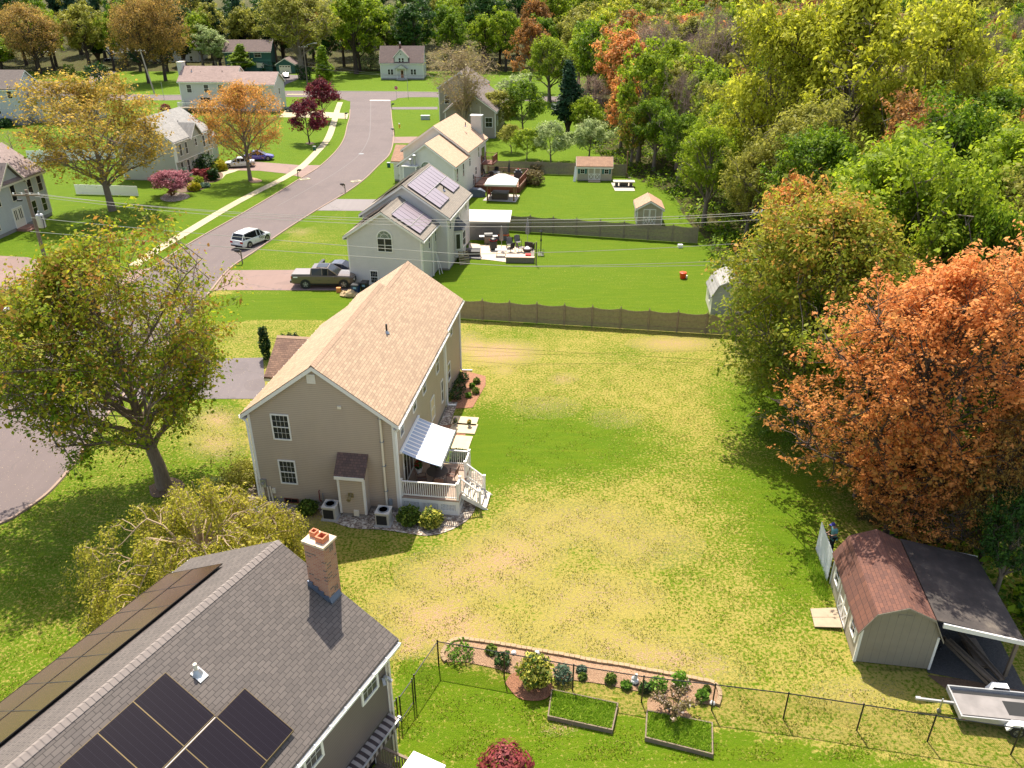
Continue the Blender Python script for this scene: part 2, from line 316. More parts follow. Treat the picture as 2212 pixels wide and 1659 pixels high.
def ribbon(name,pts,w,z,m,kind='structure',h=None):
    pts=np.array(pts); t=np.gradient(pts,axis=0); t/=np.linalg.norm(t,axis=1)[:,None]; nn=np.stack([-t[:,1],t[:,0]],1)*w/2; n=len(pts)
    mb=MB()
    if h is None: mb.add([(*p,z) for p in pts+nn]+[(*p,z) for p in pts-nn],[(i,n+i,n+i+1,i+1) for i in range(n-1)])
    else:
        a=pts+nn;b=pts-nn
        mb.loft([[(*a[i],z),(*a[i]*.85+b[i]*.15,z+h),(*a[i]*.15+b[i]*.85,z+h),(*b[i],z)] for i in range(n)])
    o=mb.build(name,m)
    if kind:o['kind']=kind
    return o
ribbon('sidewalk',SW,1.25,.034,M['walk'])
ke=mat('kerb_asphalt',(.30,.21,.16),.9,var=.2,vs=1.5)
ribbon('kerb_left',np.array(RL[4:]),.22,-.03,ke,h=.13); ribbon('kerb_right',np.array(RR[4:]),.22,-.03,ke,h=.13)
ribbon('kerb_far',np.array(CT),.3,-.03,mat('kerb_concrete',(.5,.46,.38),.9),h=.15)
polyface('stop_line',W([(799,216.2),(843,216.4),(843,217.9),(799,217.7)]),.034,mat('road_paint',(.75,.72,.66),.7,var=.15,vs=3))
polyface('road_line',W([(620,203.6),(700,203.4),(700,204.2),(620,204.4)]),.034,mat('yellow_paint',(.7,.55,.25),.7))
# tar seam
ribbon('tar_seam',cr(W([(801,219),(800,270),(796,300),(775,335),(730,370),(660,412),(600,445)])),.1,.030,mat('tar',(.13,.11,.105),.6))
for i,(px,py,l) in enumerate([(873,387,1),(985,392,2)]): pass
# beds
M['gravel']=None
a=NT('pale_gravel'); p=a.geo(); v=a.n('TexVoronoi'); v.inputs['Scale'].default_value=11; a.L(p,v.inputs['Vector']); s_=a.n('SeparateColor'); a.L(v.outputs['Color'],s_.inputs[0])
a.col(a.ramp(s_.outputs[0],[(0,(.12,.085,.06)),(.4,(.26,.20,.155)),(.75,(.42,.35,.27)),(1,(.62,.56,.46))])); a.bump(v.outputs['Distance'],1.,.05); a.b.inputs['Roughness'].default_value=.85; M['gravel']=a.m
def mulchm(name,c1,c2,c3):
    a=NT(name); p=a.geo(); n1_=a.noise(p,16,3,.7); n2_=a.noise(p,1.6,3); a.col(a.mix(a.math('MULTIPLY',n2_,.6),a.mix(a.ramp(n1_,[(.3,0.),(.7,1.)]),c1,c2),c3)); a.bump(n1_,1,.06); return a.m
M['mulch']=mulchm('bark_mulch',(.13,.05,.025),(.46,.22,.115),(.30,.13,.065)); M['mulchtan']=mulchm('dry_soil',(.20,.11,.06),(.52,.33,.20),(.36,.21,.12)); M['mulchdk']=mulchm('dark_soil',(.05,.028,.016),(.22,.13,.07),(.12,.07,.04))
def bed(name,pts,m,z=.035,smooth=True,kind='structure'):
    q=cr(pts+[pts[0]],5) if smooth else pts
    return polyface(name,[tuple(x) for x in q[:-1]] if smooth else pts,z,m,kind)
bed('gravel_bed_front',[(-10.2,34.9),(-8.6,34.1),(-7.0,33.95),(-5.6,33.65),(-4.4,33.45),(-3.3,33.9),(-2.3,35.0),(-1.85,36.9),(-1.7,38.9),(-2.6,39.6),(-3.6,38.2),(-6,35.9),(-9.,36.3),(-10.8,36.2)],M['gravel'])
bed('gravel_bed_left',[(-14.0,36.9),(-12.3,36.2),(-10.8,36.0),(-11.2,35.6),(-13.0,35.6),(-14.4,35.1),(-15.2,35.6),(-15.4,36.8),(-15.0,38.2),(-14.4,39.4)],M['gravel'],.031)
bed('mulch_bed_corner',[(-4.3,47.2),(-2.7,47.4),(-1.9,50.8),(-1.95,52.2),(-3.7,53.2)],M['mulch'],smooth=False)
bed('mulch_bed_side',[(-4.9,43.2),(-3.1,42.6),(-2.9,45.0),(-4.75,45.1)],M['mulch'],.033,smooth=False)
bed('gravel_strip_side',[(-4.8,45.0),(-4.1,45.0),(-3.75,48.2),(-4.4,48.2)],M['gravel'],.040,smooth=False)
bed('tree_bed_rocks',W([(346,427),(362,418),(395,417),(410,424),(400,431),(372,436),(350,433)]),M['gravel'])
bed('foundation_bed',W([(372,386),(400,378),(470,372),(482,380),(470,392),(445,397),(449,404),(430,412),(405,416),(380,412)]),M['mulchdk'])
bed('tree_ring_bed',W([(538,388),(545,384),(562,388),(566,392),(552,395),(540,394)]),M['mulchtan'])
bed('mulch_tree_ring',W([(659,310),(669,307),(680,310),(669,313)]),M['mulchdk'])
bed('mulch_around_trunk',[(-21.0,38.0),(-20.1,38.9),(-19.0,38.2),(-19.1,37.2),(-20.3,36.9)],M['mulchdk'])
CV=lambda i,j,x,y:(553*i+x/4,414.7*j+y/4)
bt=[CV(1,3,1640,745),CV(1,3,1607,690),CV(1,3,1665,590),CV(1,3,1755,553),CV(1,3,1960,575),CV(2,3,20,618),CV(2,3,270,662),CV(2,3,480,697),CV(2,3,700,742),CV(2,3,950,778),CV(2,3,1130,815),CV(2,3,1400,862),CV(2,3,1620,905),CV(2,3,1735,930),CV(2,3,1785,985),CV(2,3,1795,1050),CV(2,3,1772,1125)]
bb=[CV(2,3,1600,1105),CV(2,3,1400,1060),CV(2,3,1200,1015),CV(2,3,1000,985),CV(2,3,850,950),CV(2,3,700,925),CV(2,3,500,900),CV(2,3,350,880),CV(2,3,200,860),CV(2,3,0,850),CV(1,3,2060,800),CV(1,3,1830,750)]
BT=cr(W(bt),4)
polyface('garden_bed',[tuple(x) for x in BT]+W(bb),.035,M['mulchtan'])
bed('shrub_mulch_ring',W([CV(2,3,-60,930),CV(2,3,0,850),CV(2,3,150,830),CV(2,3,330,930),CV(2,3,350,1010),CV(2,3,250,1080),CV(2,3,60,1060)]),M['mulch'],.04)
bed('shrub_soil_ring',W([CV(2,3,1170,1180),CV(2,3,1180,1060),CV(2,3,1300,1040),CV(2,3,1450,1120),CV(2,3,1560,1230),CV(2,3,1600,1300),CV(2,3,1380,1310),CV(2,3,1230,1260)]),M['mulchtan'],.04)
# patio behind grey house, pads
zo=lambda x,y:(993.6+x*.1816,446.4+y*.1816)
a=NT('patio_pavers'); p=a.geo(); b=a.n('TexBrick'); a.L(p,b.inputs['Vector']); b.inputs['Scale'].default_value=1.6; b.inputs['Mortar Size'].default_value=.012; b.inputs['Color1'].default_value=(.62,.50,.38,1); b.inputs['Color2'].default_value=(.50,.40,.30,1); b.inputs['Mortar'].default_value=(.3,.24,.18,1); a.col(a.mix(a.math('MULTIPLY',a.noise(p,2,4),.5),b.outputs[0],(.66,.56,.44))); M['paver']=a.m
polyface('patio',W([zo(105,430),zo(250,455),zo(440,462),zo(880,485),zo(885,540),zo(850,660),zo(570,665),zo(330,635),zo(215,625),zo(100,560)]),.04,M['paver'])
z3_=lambda x,y:(993.6+x*.1929,273.6+y*.1929)
polyface('gazebo_pad',W([z3_(255,830),z3_(345,740),z3_(672,768),z3_(625,850)]),.05,mat('pad_concrete',(.42,.38,.33),.9))
polyface('fire_pad',W([CV(2,0,855,1580),CV(2,0,1030,1575),CV(2,0,1063,1652),CV(2,0,890,1652)]),.05,mat('stone_pad',(.46,.40,.32),.9,var=.3))
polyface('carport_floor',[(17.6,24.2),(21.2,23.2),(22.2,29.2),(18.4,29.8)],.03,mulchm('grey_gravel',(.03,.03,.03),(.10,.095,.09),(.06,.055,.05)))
polyface('barn_shade_patch',[(17.5,24.1),(18.2,22.9),(23,22.6),(24,24),(21.2,23.4)],.027,M['mulchdk'])  # dark sheet stands in for the shade in front of barn and carport
# ---------------- house kit (local coordinates of each house empty) ----------------
def block(Hh,x0,x1,y0,y1,ez,pk,wm,rm,axis='y',oh=.28,oe=.32,z0=0.,tm=None,fnd=.28,cap=True,gut='both',corners=(0,1,2,3),capm=None,hb=None):
    """gable block; ridge along axis; ez eave height at wall, pk peak height"""
    tm=tm or M['white']
    T=(lambda x,y,z:(x,y,z)) if axis=='y' else (lambda x,y,z:(y,x,z))
    if axis=='x': x0,x1,y0,y1=y0,y1,x0,x1
    xm=(x0+x1)/2; k=(pk-ez)/(x1-xm)
    w=MB(); w.ext([T(x0,y0,z0+fnd),T(x1,y0,z0+fnd),T(x1,y0,ez),T(xm,y0,pk),T(x0,y0,ez)],Vector(T(0,y1-y0,0))); wall=w.build('wall',wm,Hh)
    if fnd>0:
        f=MB(); a=T(x0+.04,y0+.04,z0-.3); b=T(x1-.04,y1-.04,z0+fnd+.01); f.box(a[0],b[0],a[1],b[1],a[2],b[2]); f.build('foundation',M['foundation'],Hh)
    t=.13; r=MB(); e0=ez-k*oe; cz=pk+.03
    for sx,xe in ((-1,x0-oe),(1,x1+oe)):
        r.ext([T(xm,y0-oh,cz),T(xe,y0-oh,e0+.03),T(xe,y0-oh,e0+.03+t),T(xm,y0-oh,cz+t)],Vector(T(0,y1-y0+2*oh,0)))
    roof=r.build('roof',rm,Hh)
    tr=MB()
    for yy,s in ((y0-oh-.025,1),(y1+oh,1)):
        for xe in (x0-oe,x1+oe):
            tr.ext([T(xm,yy,pk-.12),T(xe,yy,e0-.12),T(xe,yy,e0+.10),T(xm,yy,pk+.10)],Vector(T(0,.024,0)))
    # soffit/fascia
    for xe,s in ((x0-oe,-1),(x1+oe,1)):
        a=T(xe if s<0 else xe-.02,y0-oh+.003,e0-.16); b=T(xe+.02 if s<0 else xe,y1+oh-.003,e0+.02)
        tr.box(min(a[0],b[0]),max(a[0],b[0]),min(a[1],b[1]),max(a[1],b[1]),a[2],b[2])
        a=T(xe+.02 if s<0 else x1+.004,y0-oh+.01,e0-.15); b=T(x0-.004 if s<0 else xe-.02,y1+oh-.01,e0-.13)
        tr.box(min(a[0],b[0]),max(a[0],b[0]),min(a[1],b[1]),max(a[1],b[1]),a[2],b[2])
    tr.build('rake_trim',tm,Hh)
    if cap:
        c=MB(); n=int((y1-y0+2*oh)/.19); 
        for i in range(n):
            ya=y0-oh+i*(y1-y0+2*oh)/n; yb=ya+.30 if i<n-1 else y1+oh; zz=cz+t+.012
            c.add([T(xm-.17,ya,zz-.17*k+.02),T(xm,ya,zz+.035),T(xm+.17,ya,zz-.17*k+.02),T(xm-.17,yb,zz-.17*k-.004),T(xm,yb,zz+.012),T(xm+.17,yb,zz-.17*k-.004)],[(0,1,4,3),(1,2,5,4),(0,3,4,1)][:2])
        c.build('ridge_cap',capm or rm,Hh)
    for s in (-1,1):
        if gut=='none' or (gut=='r' and s<0) or (gut=='l' and s>0): continue
        gm=MB(); xe=x0-oe if s<0 else x1+oe; ya,yb=y0-oh+.02,y1+oh-.02
        sec=[(0,.03),(0,-.10),(.09*s,-.10),(.12*s,.035),(.105*s,.035),(.08*s,-.085),(.015*s,-.085),(.015*s,.03)]
        gm.loft([[T(xe+a_,yy,e0+b_-.01) for a_,b_ in sec] for yy in (ya,yb)])
        n=int((yb-ya)/.75)
        for i in range(n+1):
            yy=ya+.05+i*(yb-ya-.1)/n; p1=T(xe-.05*s,yy-.02,e0+.06); p2=T(xe+.13*s,yy+.02,e0+.045)
            gm.box(min(p1[0],p2[0]),max(p1[0],p2[0]),min(p1[1],p2[1]),max(p1[1],p2[1]),e0+.035,e0+.055)
        gm.build('gutter',M['whitep'],Hh)
    cs=[(x0,y0),(x1,y0),(x0,y1),(x1,y1)]
    for i in corners:
        cx,cy=cs[i]; sx=-1 if cx==x0 else 1; sy=-1 if cy==y0 else 1; c=MB()
        for (ax,bx,ay,by) in ((cx+.022*sx,cx-.12*sx,cy+.022*sy,cy+.002*sy),(cx+.022*sx,cx+.002*sx,cy+.0015*sy,cy-.12*sy)):
            a=T(ax,ay,z0+fnd-.02); b=T(bx,by,ez-.12); c.box(min(a[0],b[0]),max(a[0],b[0]),min(a[1],b[1]),max(a[1],b[1]),a[2],b[2])
        c.build('corner_board',tm,Hh)
    return wall,roof,k
def window(Hh,face,off,a0,a1,z0,z1,grid=(2,2),dh=True,fr=.075,glass=None,fm=None,shutter=None,arch=False,name='window',gw=.012):
    """face '-y','+x','-x','+y'; off wall coordinate; a0..a1 along wall"""
    s=-1 if face[0]=='-' else 1
    if face[1]=='y': T=lambda a,d,z:(a,off+s*d,z)
    else: T=lambda a,d,z:(off+s*d,a,z)
    def bx(mb,A0,A1,d0,d1,Z0,Z1):
        p=T(A0,d0,Z0);q=T(A1,d1,Z1); mb.box(min(p[0],q[0]),max(p[0],q[0]),min(p[1],q[1]),max(p[1],q[1]),min(Z0,Z1),max(Z0,Z1))
    f=MB(); fm=fm or M['white']
    bx(f,a0-fr,a0,.0,.05,z0-fr,z1+fr); bx(f,a1,a1+fr,.0,.05,z0-fr,z1+fr); bx(f,a0,a1,.0,.05,z1,z1+fr); bx(f,a0-.0,a1,.0,.06,z0-fr,z0)
    if dh: bx(f,a0,a1,.0,.04,(z0+z1)/2-.025,(z0+z1)/2+.025)
    if dh=='v': bx(f,(a0+a1)/2-.05,(a0+a1)/2+.05,.0,.045,z0,z1)
    fo=f.build(name,fm,Hh)
    g=MB(); bx(g,a0,a1,.004,.012,z0,z1); g.build('pane',glass or M['glass'],fo)
    gc,grr=grid
    if gc>1 or grr>1:
        m=MB()
        for i in range(1,gc):
            x=a0+(a1-a0)*i/gc; bx(m,x-gw/2,x+gw/2,.012,.022,z0,z1)
        for j in range(1,grr):
            z=z0+(z1-z0)*j/grr; bx(m,a0,a1,.012,.0215,z-gw/2,z+gw/2)
        m.build('muntin',fm,fo)
    if shutter is not None:
        for sgn in (-1,1):
            sh=MB(); c=a0-fr-.02 if sgn<0 else a1+fr+.02; w=.28
            bx(sh,c if sgn>0 else c-w,c+w if sgn>0 else c,.0,.035,z0-.03,z1+.03); sh.build('shutter',shutter,Hh)
    if arch:
        h=MB(); r=(a1-a0)/2; cx=(a0+a1)/2; zc=z1+fr; n=12
        def seg(mb,r0,r1,d0,d1,t0,t1):
            mb.add([T(cx+r_*math.cos(t),d,zc+r_*math.sin(t)) for t in (t0,t1) for r_ in (r0,r1) for d in (d0,d1)],[(0,1,3,2),(4,6,7,5),(0,4,5,1),(2,3,7,6),(1,5,7,3),(0,2,6,4)])
        for i in range(n): seg(h,r,r+fr,0,.05,math.pi*i/n,math.pi*(i+1)/n)
        for i in range(1,4): 
            t=math.pi*i/4; seg(h,.22,r,.012,.022,t-.012/r,t+.012/r)
        for i in range(8): seg(h,.55*r,.55*r+.02,.012,.022,math.pi*i/8,math.pi*(i+1)/8)
        ao=h.build('arch_frame',fm,fo)
        g=MB(); g.add([T(cx+r*math.cos(math.pi*i/n),.006,zc+r*math.sin(math.pi*i/n)) for i in range(n+1)],[tuple(range(n+1))]); g.build('arch_pane',M['archglass'],fo)
    return fo
M['archglass']=mat('arch_glass',(.16,.20,.16),.15,var=.4,vs=3,spec=.7)
M['curt']=mat('window_curtains',(.030,.032,.030),.3,var=.8,vs=7,spec=.3)
def door(Hh,face,off,a0,a1,z0,z1,m,lights=None,name='door'):
    s=-1 if face[0]=='-' else 1
    T=(lambda a,d,z:(a,off+s*d,z)) if face[1]=='y' else (lambda a,d,z:(off+s*d,a,z))
    def bx(mb,A0,A1,d0,d1,Z0,Z1):
        p=T(A0,d0,Z0);q=T(A1,d1,Z1); mb.box(min(p[0],q[0]),max(p[0],q[0]),min(p[1],q[1]),max(p[1],q[1]),Z0,Z1)
    f=MB(); bx(f,a0-.1,a0,0,.05,z0,z1+.1); bx(f,a1,a1+.1,0,.05,z0,z1+.1); bx(f,a0,a1,0,.05,z1,z1+.1); fo=f.build(name,M['white'],Hh)
    d=MB(); bx(d,a0,a1,.0,.03,z0,z1); d.build('door_leaf',m,fo)
    if lights:
        l=MB()
        for (u0,u1,v0,v1) in lights: bx(l,a0+(a1-a0)*u0,a0+(a1-a0)*u1,.03,.036,z0+(z1-z0)*v0,z0+(z1-z0)*v1)
        l.build('door_light',M['glass'],fo)
    k=MB(); p=T(a1-.1,.06,z0+.95); k.lathe((p[0],p[1],p[2]-.03),[(.02,0),(.035,.03),(.02,.06)],8); k.build('handle',M['metal'],fo)
    return fo
def downspout(Hh,pts,m=None,r=.045):
    mb=MB(); 
    for a_,b_ in zip(pts[:-1],pts[1:]): mb.bar(a_,b_,r*2,r*1.7,up=(.1,1,.05))
    return mb.build('downspout',m or M['whitep'],Hh)
def vent_pipe(Hh,x,y,z,h=.5,r=.05,m=None):
    mb=MB(); mb.lathe((x,y,z-.1),[(r,0),(r,h),(r*.8,h)],8); o=mb.build('vent_pipe',m or M['dark'],Hh)
    b=MB(); b.lathe((x,y,z-.06),[(r*3,0),(r*1.5,.13),(r*1.2,.16)],8); b.build('flashing',M['metal'],o); return o
S={}
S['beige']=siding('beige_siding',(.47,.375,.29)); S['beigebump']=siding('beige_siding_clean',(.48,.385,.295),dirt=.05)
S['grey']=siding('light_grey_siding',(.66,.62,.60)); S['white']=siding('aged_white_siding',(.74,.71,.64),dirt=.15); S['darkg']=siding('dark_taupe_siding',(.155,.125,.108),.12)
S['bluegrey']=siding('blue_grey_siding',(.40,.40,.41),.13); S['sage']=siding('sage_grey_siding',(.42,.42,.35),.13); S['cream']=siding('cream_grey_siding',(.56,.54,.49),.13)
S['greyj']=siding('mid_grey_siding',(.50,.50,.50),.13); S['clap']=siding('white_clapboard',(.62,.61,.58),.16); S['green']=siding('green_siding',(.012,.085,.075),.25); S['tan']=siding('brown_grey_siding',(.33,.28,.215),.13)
A_='x'
K={}
K['tan']=shingle('tan_shingles',(.56,.405,.265),(.40,.28,.185),(.22,.145,.095),A_,.34,.16,var=.12); K['tancap']=mat('tan_ridge_shingles',(.46,.31,.21),.9,var=.3,vs=3.5)
K['brown']=shingle('brown_shingles',(.34,.20,.135),(.20,.115,.085),(.09,.055,.04),'y',.26,.15,k=.85); K['brownx']=shingle('brown_shingles_small',(.20,.115,.09),(.12,.075,.065),(.06,.04,.035),'y',.2,.15,k=.7)
K['char']=shingle('charcoal_brown_shingles',(.165,.138,.122),(.125,.105,.094),(.046,.040,.036),A_,.30,.147,var=.10); K['charcap']=mat('charcoal_ridge_shingles',(.225,.19,.17),.9,var=.15,vs=4)
K['greyr']=shingle('weathered_grey_shingles',(.37,.315,.255),(.29,.25,.205),(.16,.135,.11),A_,.32,.16,var=.15); K['pink']=shingle('pinkish_shingles',(.46,.325,.28),(.33,.235,.20),(.22,.15,.13),'y',.5,.22,var=.3)
K['lgrey']=shingle('light_grey_shingles',(.42,.40,.365),(.30,.285,.265),(.18,.17,.16),A_,.4,.18,var=.2); K['dull']=shingle('dull_brown_shingles',(.22,.175,.155),(.17,.135,.12),(.10,.08,.07),'y',.4,.2); K['mauve']=shingle('mauve_brown_shingles',(.23,.16,.14),(.17,.12,.105),(.10,.07,.065),'y',.4,.2,var=.3)
K['palet']=shingle('pale_tan_shingles',(.68,.47,.31),(.56,.37,.24),(.38,.24,.16),A_,.34,.17,var=.1); K['red']=shingle('red_brown_shingles',(.22,.090,.055),(.13,.058,.042),(.075,.035,.028),A_,.30,.16,var=.2)
K['orange']=shingle('orange_tan_shingles',(.58,.34,.21),(.44,.25,.16),(.26,.15,.10),'y',.3,.16); K['orangex']=shingle('orange_tan_shingles_b',(.58,.36,.23),(.44,.26,.17),(.26,.15,.10),A_,.3,.16)
# ================= main beige house =================
HA=root('house','tan sided two storey house with light brown shingled roof in the middle','house',(-10.11,36.1,0),R_(-8))
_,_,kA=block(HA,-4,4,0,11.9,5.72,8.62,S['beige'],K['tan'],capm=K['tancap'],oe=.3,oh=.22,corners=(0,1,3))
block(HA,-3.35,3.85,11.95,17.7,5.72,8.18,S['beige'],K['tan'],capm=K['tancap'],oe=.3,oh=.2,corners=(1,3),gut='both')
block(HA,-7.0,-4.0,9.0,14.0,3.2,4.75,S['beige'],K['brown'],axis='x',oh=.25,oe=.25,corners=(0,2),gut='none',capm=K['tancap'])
window(HA,'-y',0,-2.64,-1.76,4.2,5.63,(4,4),glass=M['curt']); window(HA,'-y',0,-2.62,-1.78,1.36,2.76,(4,4),glass=M['curt'])
gv=MB(); gv.box(-.40,.05,-.05,-.002,7.68,8.2); gvo=gv.build('gable_vent',M['white'],HA)
lv=MB(); [lv.box(-.36,.01,-.062,-.05,7.72+i*.055,7.75+i*.055) for i in range(8)]; lv.build('louvre',M['cream'],gvo)
mb=MB(); mb.box(1.08,1.28,-.08,-.002,6.30,6.46); mb.build('wall_vent',M['cream'],HA)
for (a0,a1,z0,z1) in ((1.0,1.62,4.2,4.98),(3.75,4.4,4.2,4.98),(6.05,6.75,4.1,4.95),(9.55,10.25,3.75,4.98),(7.75,8.6,1.35,2.75),(10.65,11.15,1.1,2.6)): window(HA,'+x',4,a0,a1,z0,z1,(1,2),glass=M['curt'] if z0!=1.35 else mat('pale_tan_blind',(.62,.50,.33),.5),fr=.06)  # one lower window gets a plain pale tan blind
window(HA,'+x',3.85,14.6,15.15,4.2,5.0,(1,2),fr=.06); window(HA,'+x',3.85,13.4,14.1,1.3,2.5,(1,2),fr=.06)
# chase (boiler bump-out)
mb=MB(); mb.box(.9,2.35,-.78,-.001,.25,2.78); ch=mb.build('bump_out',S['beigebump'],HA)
mb=MB(); mb.box(.96,2.29,-.74,-.001,-.1,.25); mb.build('foundation',M['foundation'],ch)
mb=MB(); mb.ext([(.78,-.95,2.60),(.78,-.95,2.68),(.78,-.002,3.62),(.78,-.002,3.52)],(1.70,0,0)); mb.build('roof',K['brownx'],ch)
mb=MB(); mb.box(.80,2.45,-.97,-.951,2.50,2.70); mb.box(.87,.99,-.805,-.781,.22,2.55); mb.box(2.26,2.38,-.805,-.781,.22,2.55); mb.box(2.352,2.375,-.78,-.66,.22,2.6); mb.ext([(2.36,-.93,2.58),(2.36,-.02,3.50),(2.36,-.02,3.38),(2.36,-.93,2.46)],(.06,0,0)); mb.build('trim',M['white'],ch)
mb=MB(); mb.box(1.42,1.72,-.80,-.781,1.30,1.58); mb.tube([(1.57,-.80,1.44),(1.57,-1.08,1.40)],.08,10); mb.tube([(1.57,-1.06,1.41),(1.57,-1.22,1.38)],.11,10); mb.build('exhaust_vent',mat('brass_vent',(.30,.24,.12),.5,.5),ch)
mb=MB(); mb.box(1.65,1.93,-.86,-.781,.12,.48); mb.build('access_panel',M['cream'],ch)
# radon pipe
mb=MB(); mb.tube([(3.30,-.1,.35),(3.33,-.1,6.3)],.062,10); mb.tube([(3.33,-.1,6.3),(3.33,-.1,6.36)],.05,8); rp=mb.build('radon_pipe',M['cream'],HA)
mb=MB(); [mb.box(3.22,3.43,-.17,-.002,z,z+.03) for z in (1.4,3.0,4.5,5.9)]; mb.box(3.42,3.6,-.13,-.002,.5,.85); mb.build('pipe_bracket',M['grey'],rp)
# meter, conduits, gas pipes, basement window
mb=MB(); mb.box(-3.86,-3.55,-.14,-.002,1.0,1.48); mo=mb.build('electric_meter',M['metal'],HA)
mb=MB(); mb.tube([(-3.72,-.15,1.25),(-3.72,-.24,1.24)],.09,12); mb.build('meter_dial',mat('meter_glass',(.3,.29,.27),.2),mo)
mb=MB(); mb.tube([(-3.78,-.09,1.0),(-3.78,-.09,-.05)],.055,8); mb.tube([(-3.5,-.08,1.02),(-3.5,-.08,-.05)],.04,8); mb.tube([(-3.36,-.08,1.05),(-3.30,-.08,-.05)],.045,8); mb.box(-3.26,-3.08,-.1,-.002,.62,.92); mb.build('conduit',M['cream'],mo)
mb=MB(); mb.tube([(-.52,-.03,1.05),(-.52,-.12,1.02),(-.52,-.12,.42),(-.44,-.1,.36)],.03,8); mb.build('red_pipe',mat('rust_red_pipe',(.20,.035,.025),.5),HA)
mb=MB(); mb.tube([(-.33,-.1,.9),(-.33,-.1,.38)],.03,8); mb.build('gas_pipe',M['grey'],HA)
window(HA,'-y',.04,-2.62,-1.90,.02,.26,(2,1),dh=False,fr=.05,fm=mat('red_window_frame',(.16,.04,.03),.6),name='basement_window')
downspout(HA,[(4.34,-.16,5.45),(4.1,-.05,5.15),(4.1,-.05,.25),(4.0,-.9,.06)]); downspout(HA,[(-4.34,-.16,5.45),(-4.09,-.05,5.15),(-4.09,-.05,.2)]); downspout(HA,[(4.07,12.1,5.3),(4.07,12.1,.2),(4.6,12.3,.08)]);downspout(HA,[(3.92,17.6,5.3),(3.92,17.6,.15),(4.7,17.8,.08)])
zv=8.62-kA*1.7+.16; vent_pipe(HA,1.72,7.2,zv,.62,.06)
# sliding door
window(HA,'+x',4,1.25,3.0,1.02,3.0,(3,1),dh=False,fr=.09,name='sliding_door',gw=.09)
# deck (local)
dm=vgroove('brown_deck_boards',(.36,.25,.185),1,.14,.1,k=.6); DK=MB(); DK.box(4.03,7.3,.08,3.65,.92,1.0); DK=DK.build('deck_floor',dm,HA)
sk=MB(); sk.box(4.03,7.28,.09,.13,0,.28); sk.box(4.03,7.28,.09,.13,.72,.915); [sk.box(x,x+.18,.085,.128,.281,.719) for x in (4.03,5.07,6.11,7.1)]
sk.box(7.24,7.28,.131,3.6,0,.28); sk.box(7.24,7.28,.131,3.6,.72,.915); [sk.box(7.241,7.283,y,y+.14,.281,.719) for y in (.131,1.2,3.46)]
sko=sk.build('deck_skirt',M['white'],DK)
lt=MB()
for a,b in ((4.21,5.07),(5.25,6.11),(6.29,7.1)):
    n=int((b-a)/.075)
    for i in range(n+1):
        x=a+(b-a)*i/n; lt.box(x-.014,x+.014,.10,.108,.28,.72)
    for j in range(7): z=.30+j*.065; lt.box(a,b,.109,.117,z-.014,z+.014)
for i in range(30): y=.2+i*.11; lt.box(7.25,7.258,y-.014,y+.014,.28,.72)
lt.build('lattice',M['whitep'],sko)
bk=MB(); bk.box(4.1,7.2,.3,3.5,.0,.9) if False else None
def railing(Hh,p,q,h=1.0,sp=.115,z0=None,post0=True,post1=True,m=None,slope=False):
    p=Vector(p);q=Vector(q); m=m or M['white']; r=MB(); up=Vector((0,0,1))
    r.bar(p+up*(h-.03),q+up*(h-.03),.09,.06); r.bar(p+up*.12,q+up*.12,.05,.06); r=r.build('railing',m,Hh)
    b=MB(); L=(Vector((q.x-p.x,q.y-p.y,0))).length; n=max(2,int(L/sp))
    for i in range(1,n):
        c=p.lerp(q,i/n); b.box(c.x-.018,c.x+.018,c.y-.018,c.y+.018,c.z+.14,c.z+h-.05)
    b.build('baluster',m,r)
    for ok,c in ((post0,p),(post1,q)):
        if ok:
            t=MB(); t.box(c.x-.06,c.x+.06,c.y-.06,c.y+.06,c.z-.05,c.z+h+.08); t.box(c.x-.075,c.x+.075,c.y-.075,c.y+.075,c.z+h+.08,c.z+h+.11); t.build('rail_post',m,r)
railing(HA,(4.13,.15,1.0),(7.22,.15,1.0)); railing(HA,(7.22,.15,1.0),(7.22,.85,1.0),post0=False,sp=.1); railing(HA,(4.13,3.58,1.0),(7.22,3.58,1.0),post0=True); railing(HA,(7.22,2.35,1.0),(7.22,3.58,1.0),post1=False)
st=MB()
for i in range(5):
    z=.83-i*.17; x=7.30+i*.27; st.box(x,x+.29,.90,2.30,z-.04,z)
st.build('stair_treads',mat('pale_treads',(.58,.52,.42),.7),DK)  # treads have one even pale tan colour
sg=MB()
for y in (.86,2.30): sg.ext([(7.29,y,.92),(7.29,y,.62),(8.45,y,0),(8.75,y,0),(8.62,y,.12)],(0,.04,0))
for i in range(5): z=.83-i*.17; x=7.30+i*.27; sg.box(x+.0,x+.02,.90,2.30,z-.17,z-.041)
sg.build('stair_stringer',M['white'],DK)
railing(HA,(7.30,.84,1.0),(8.3,.84,.22),h=.95,post0=False); railing(HA,(7.30,2.36,1.0),(8.3,2.36,.22),h=.95,post0=False)
# awning (a thing attached to house: part)
aw=NT('striped_awning'); o_=aw.obj(); s_=aw.n('SeparateXYZ'); aw.L(o_,s_.inputs[0]); fr=aw.math('FRACT',aw.math('DIVIDE',s_.outputs[1],.36)); aw.col(aw.mix(aw.math('GREATER_THAN',fr,.62),aw.mix(aw.math('LESS_THAN',aw.math('ABSOLUTE',aw.math('SUBTRACT',fr,.31)),.05),(.34,.42,.56),(.62,.62,.62)),(.84,.80,.74)))
mb=MB(); n=8; mb.loft([[ (4.06+2.15*t,.75,3.42-.72*t-.06*math.sin(math.pi*t)),(4.06+2.15*t,4.6,3.42-.72*t-.06*math.sin(math.pi*t)),(4.06+2.15*t,4.6,3.405-.72*t-.06*math.sin(math.pi*t)),(4.06+2.15*t,.75,3.405-.72*t-.06*math.sin(math.pi*t))] for t in [i/n for i in range(n+1)]]); 
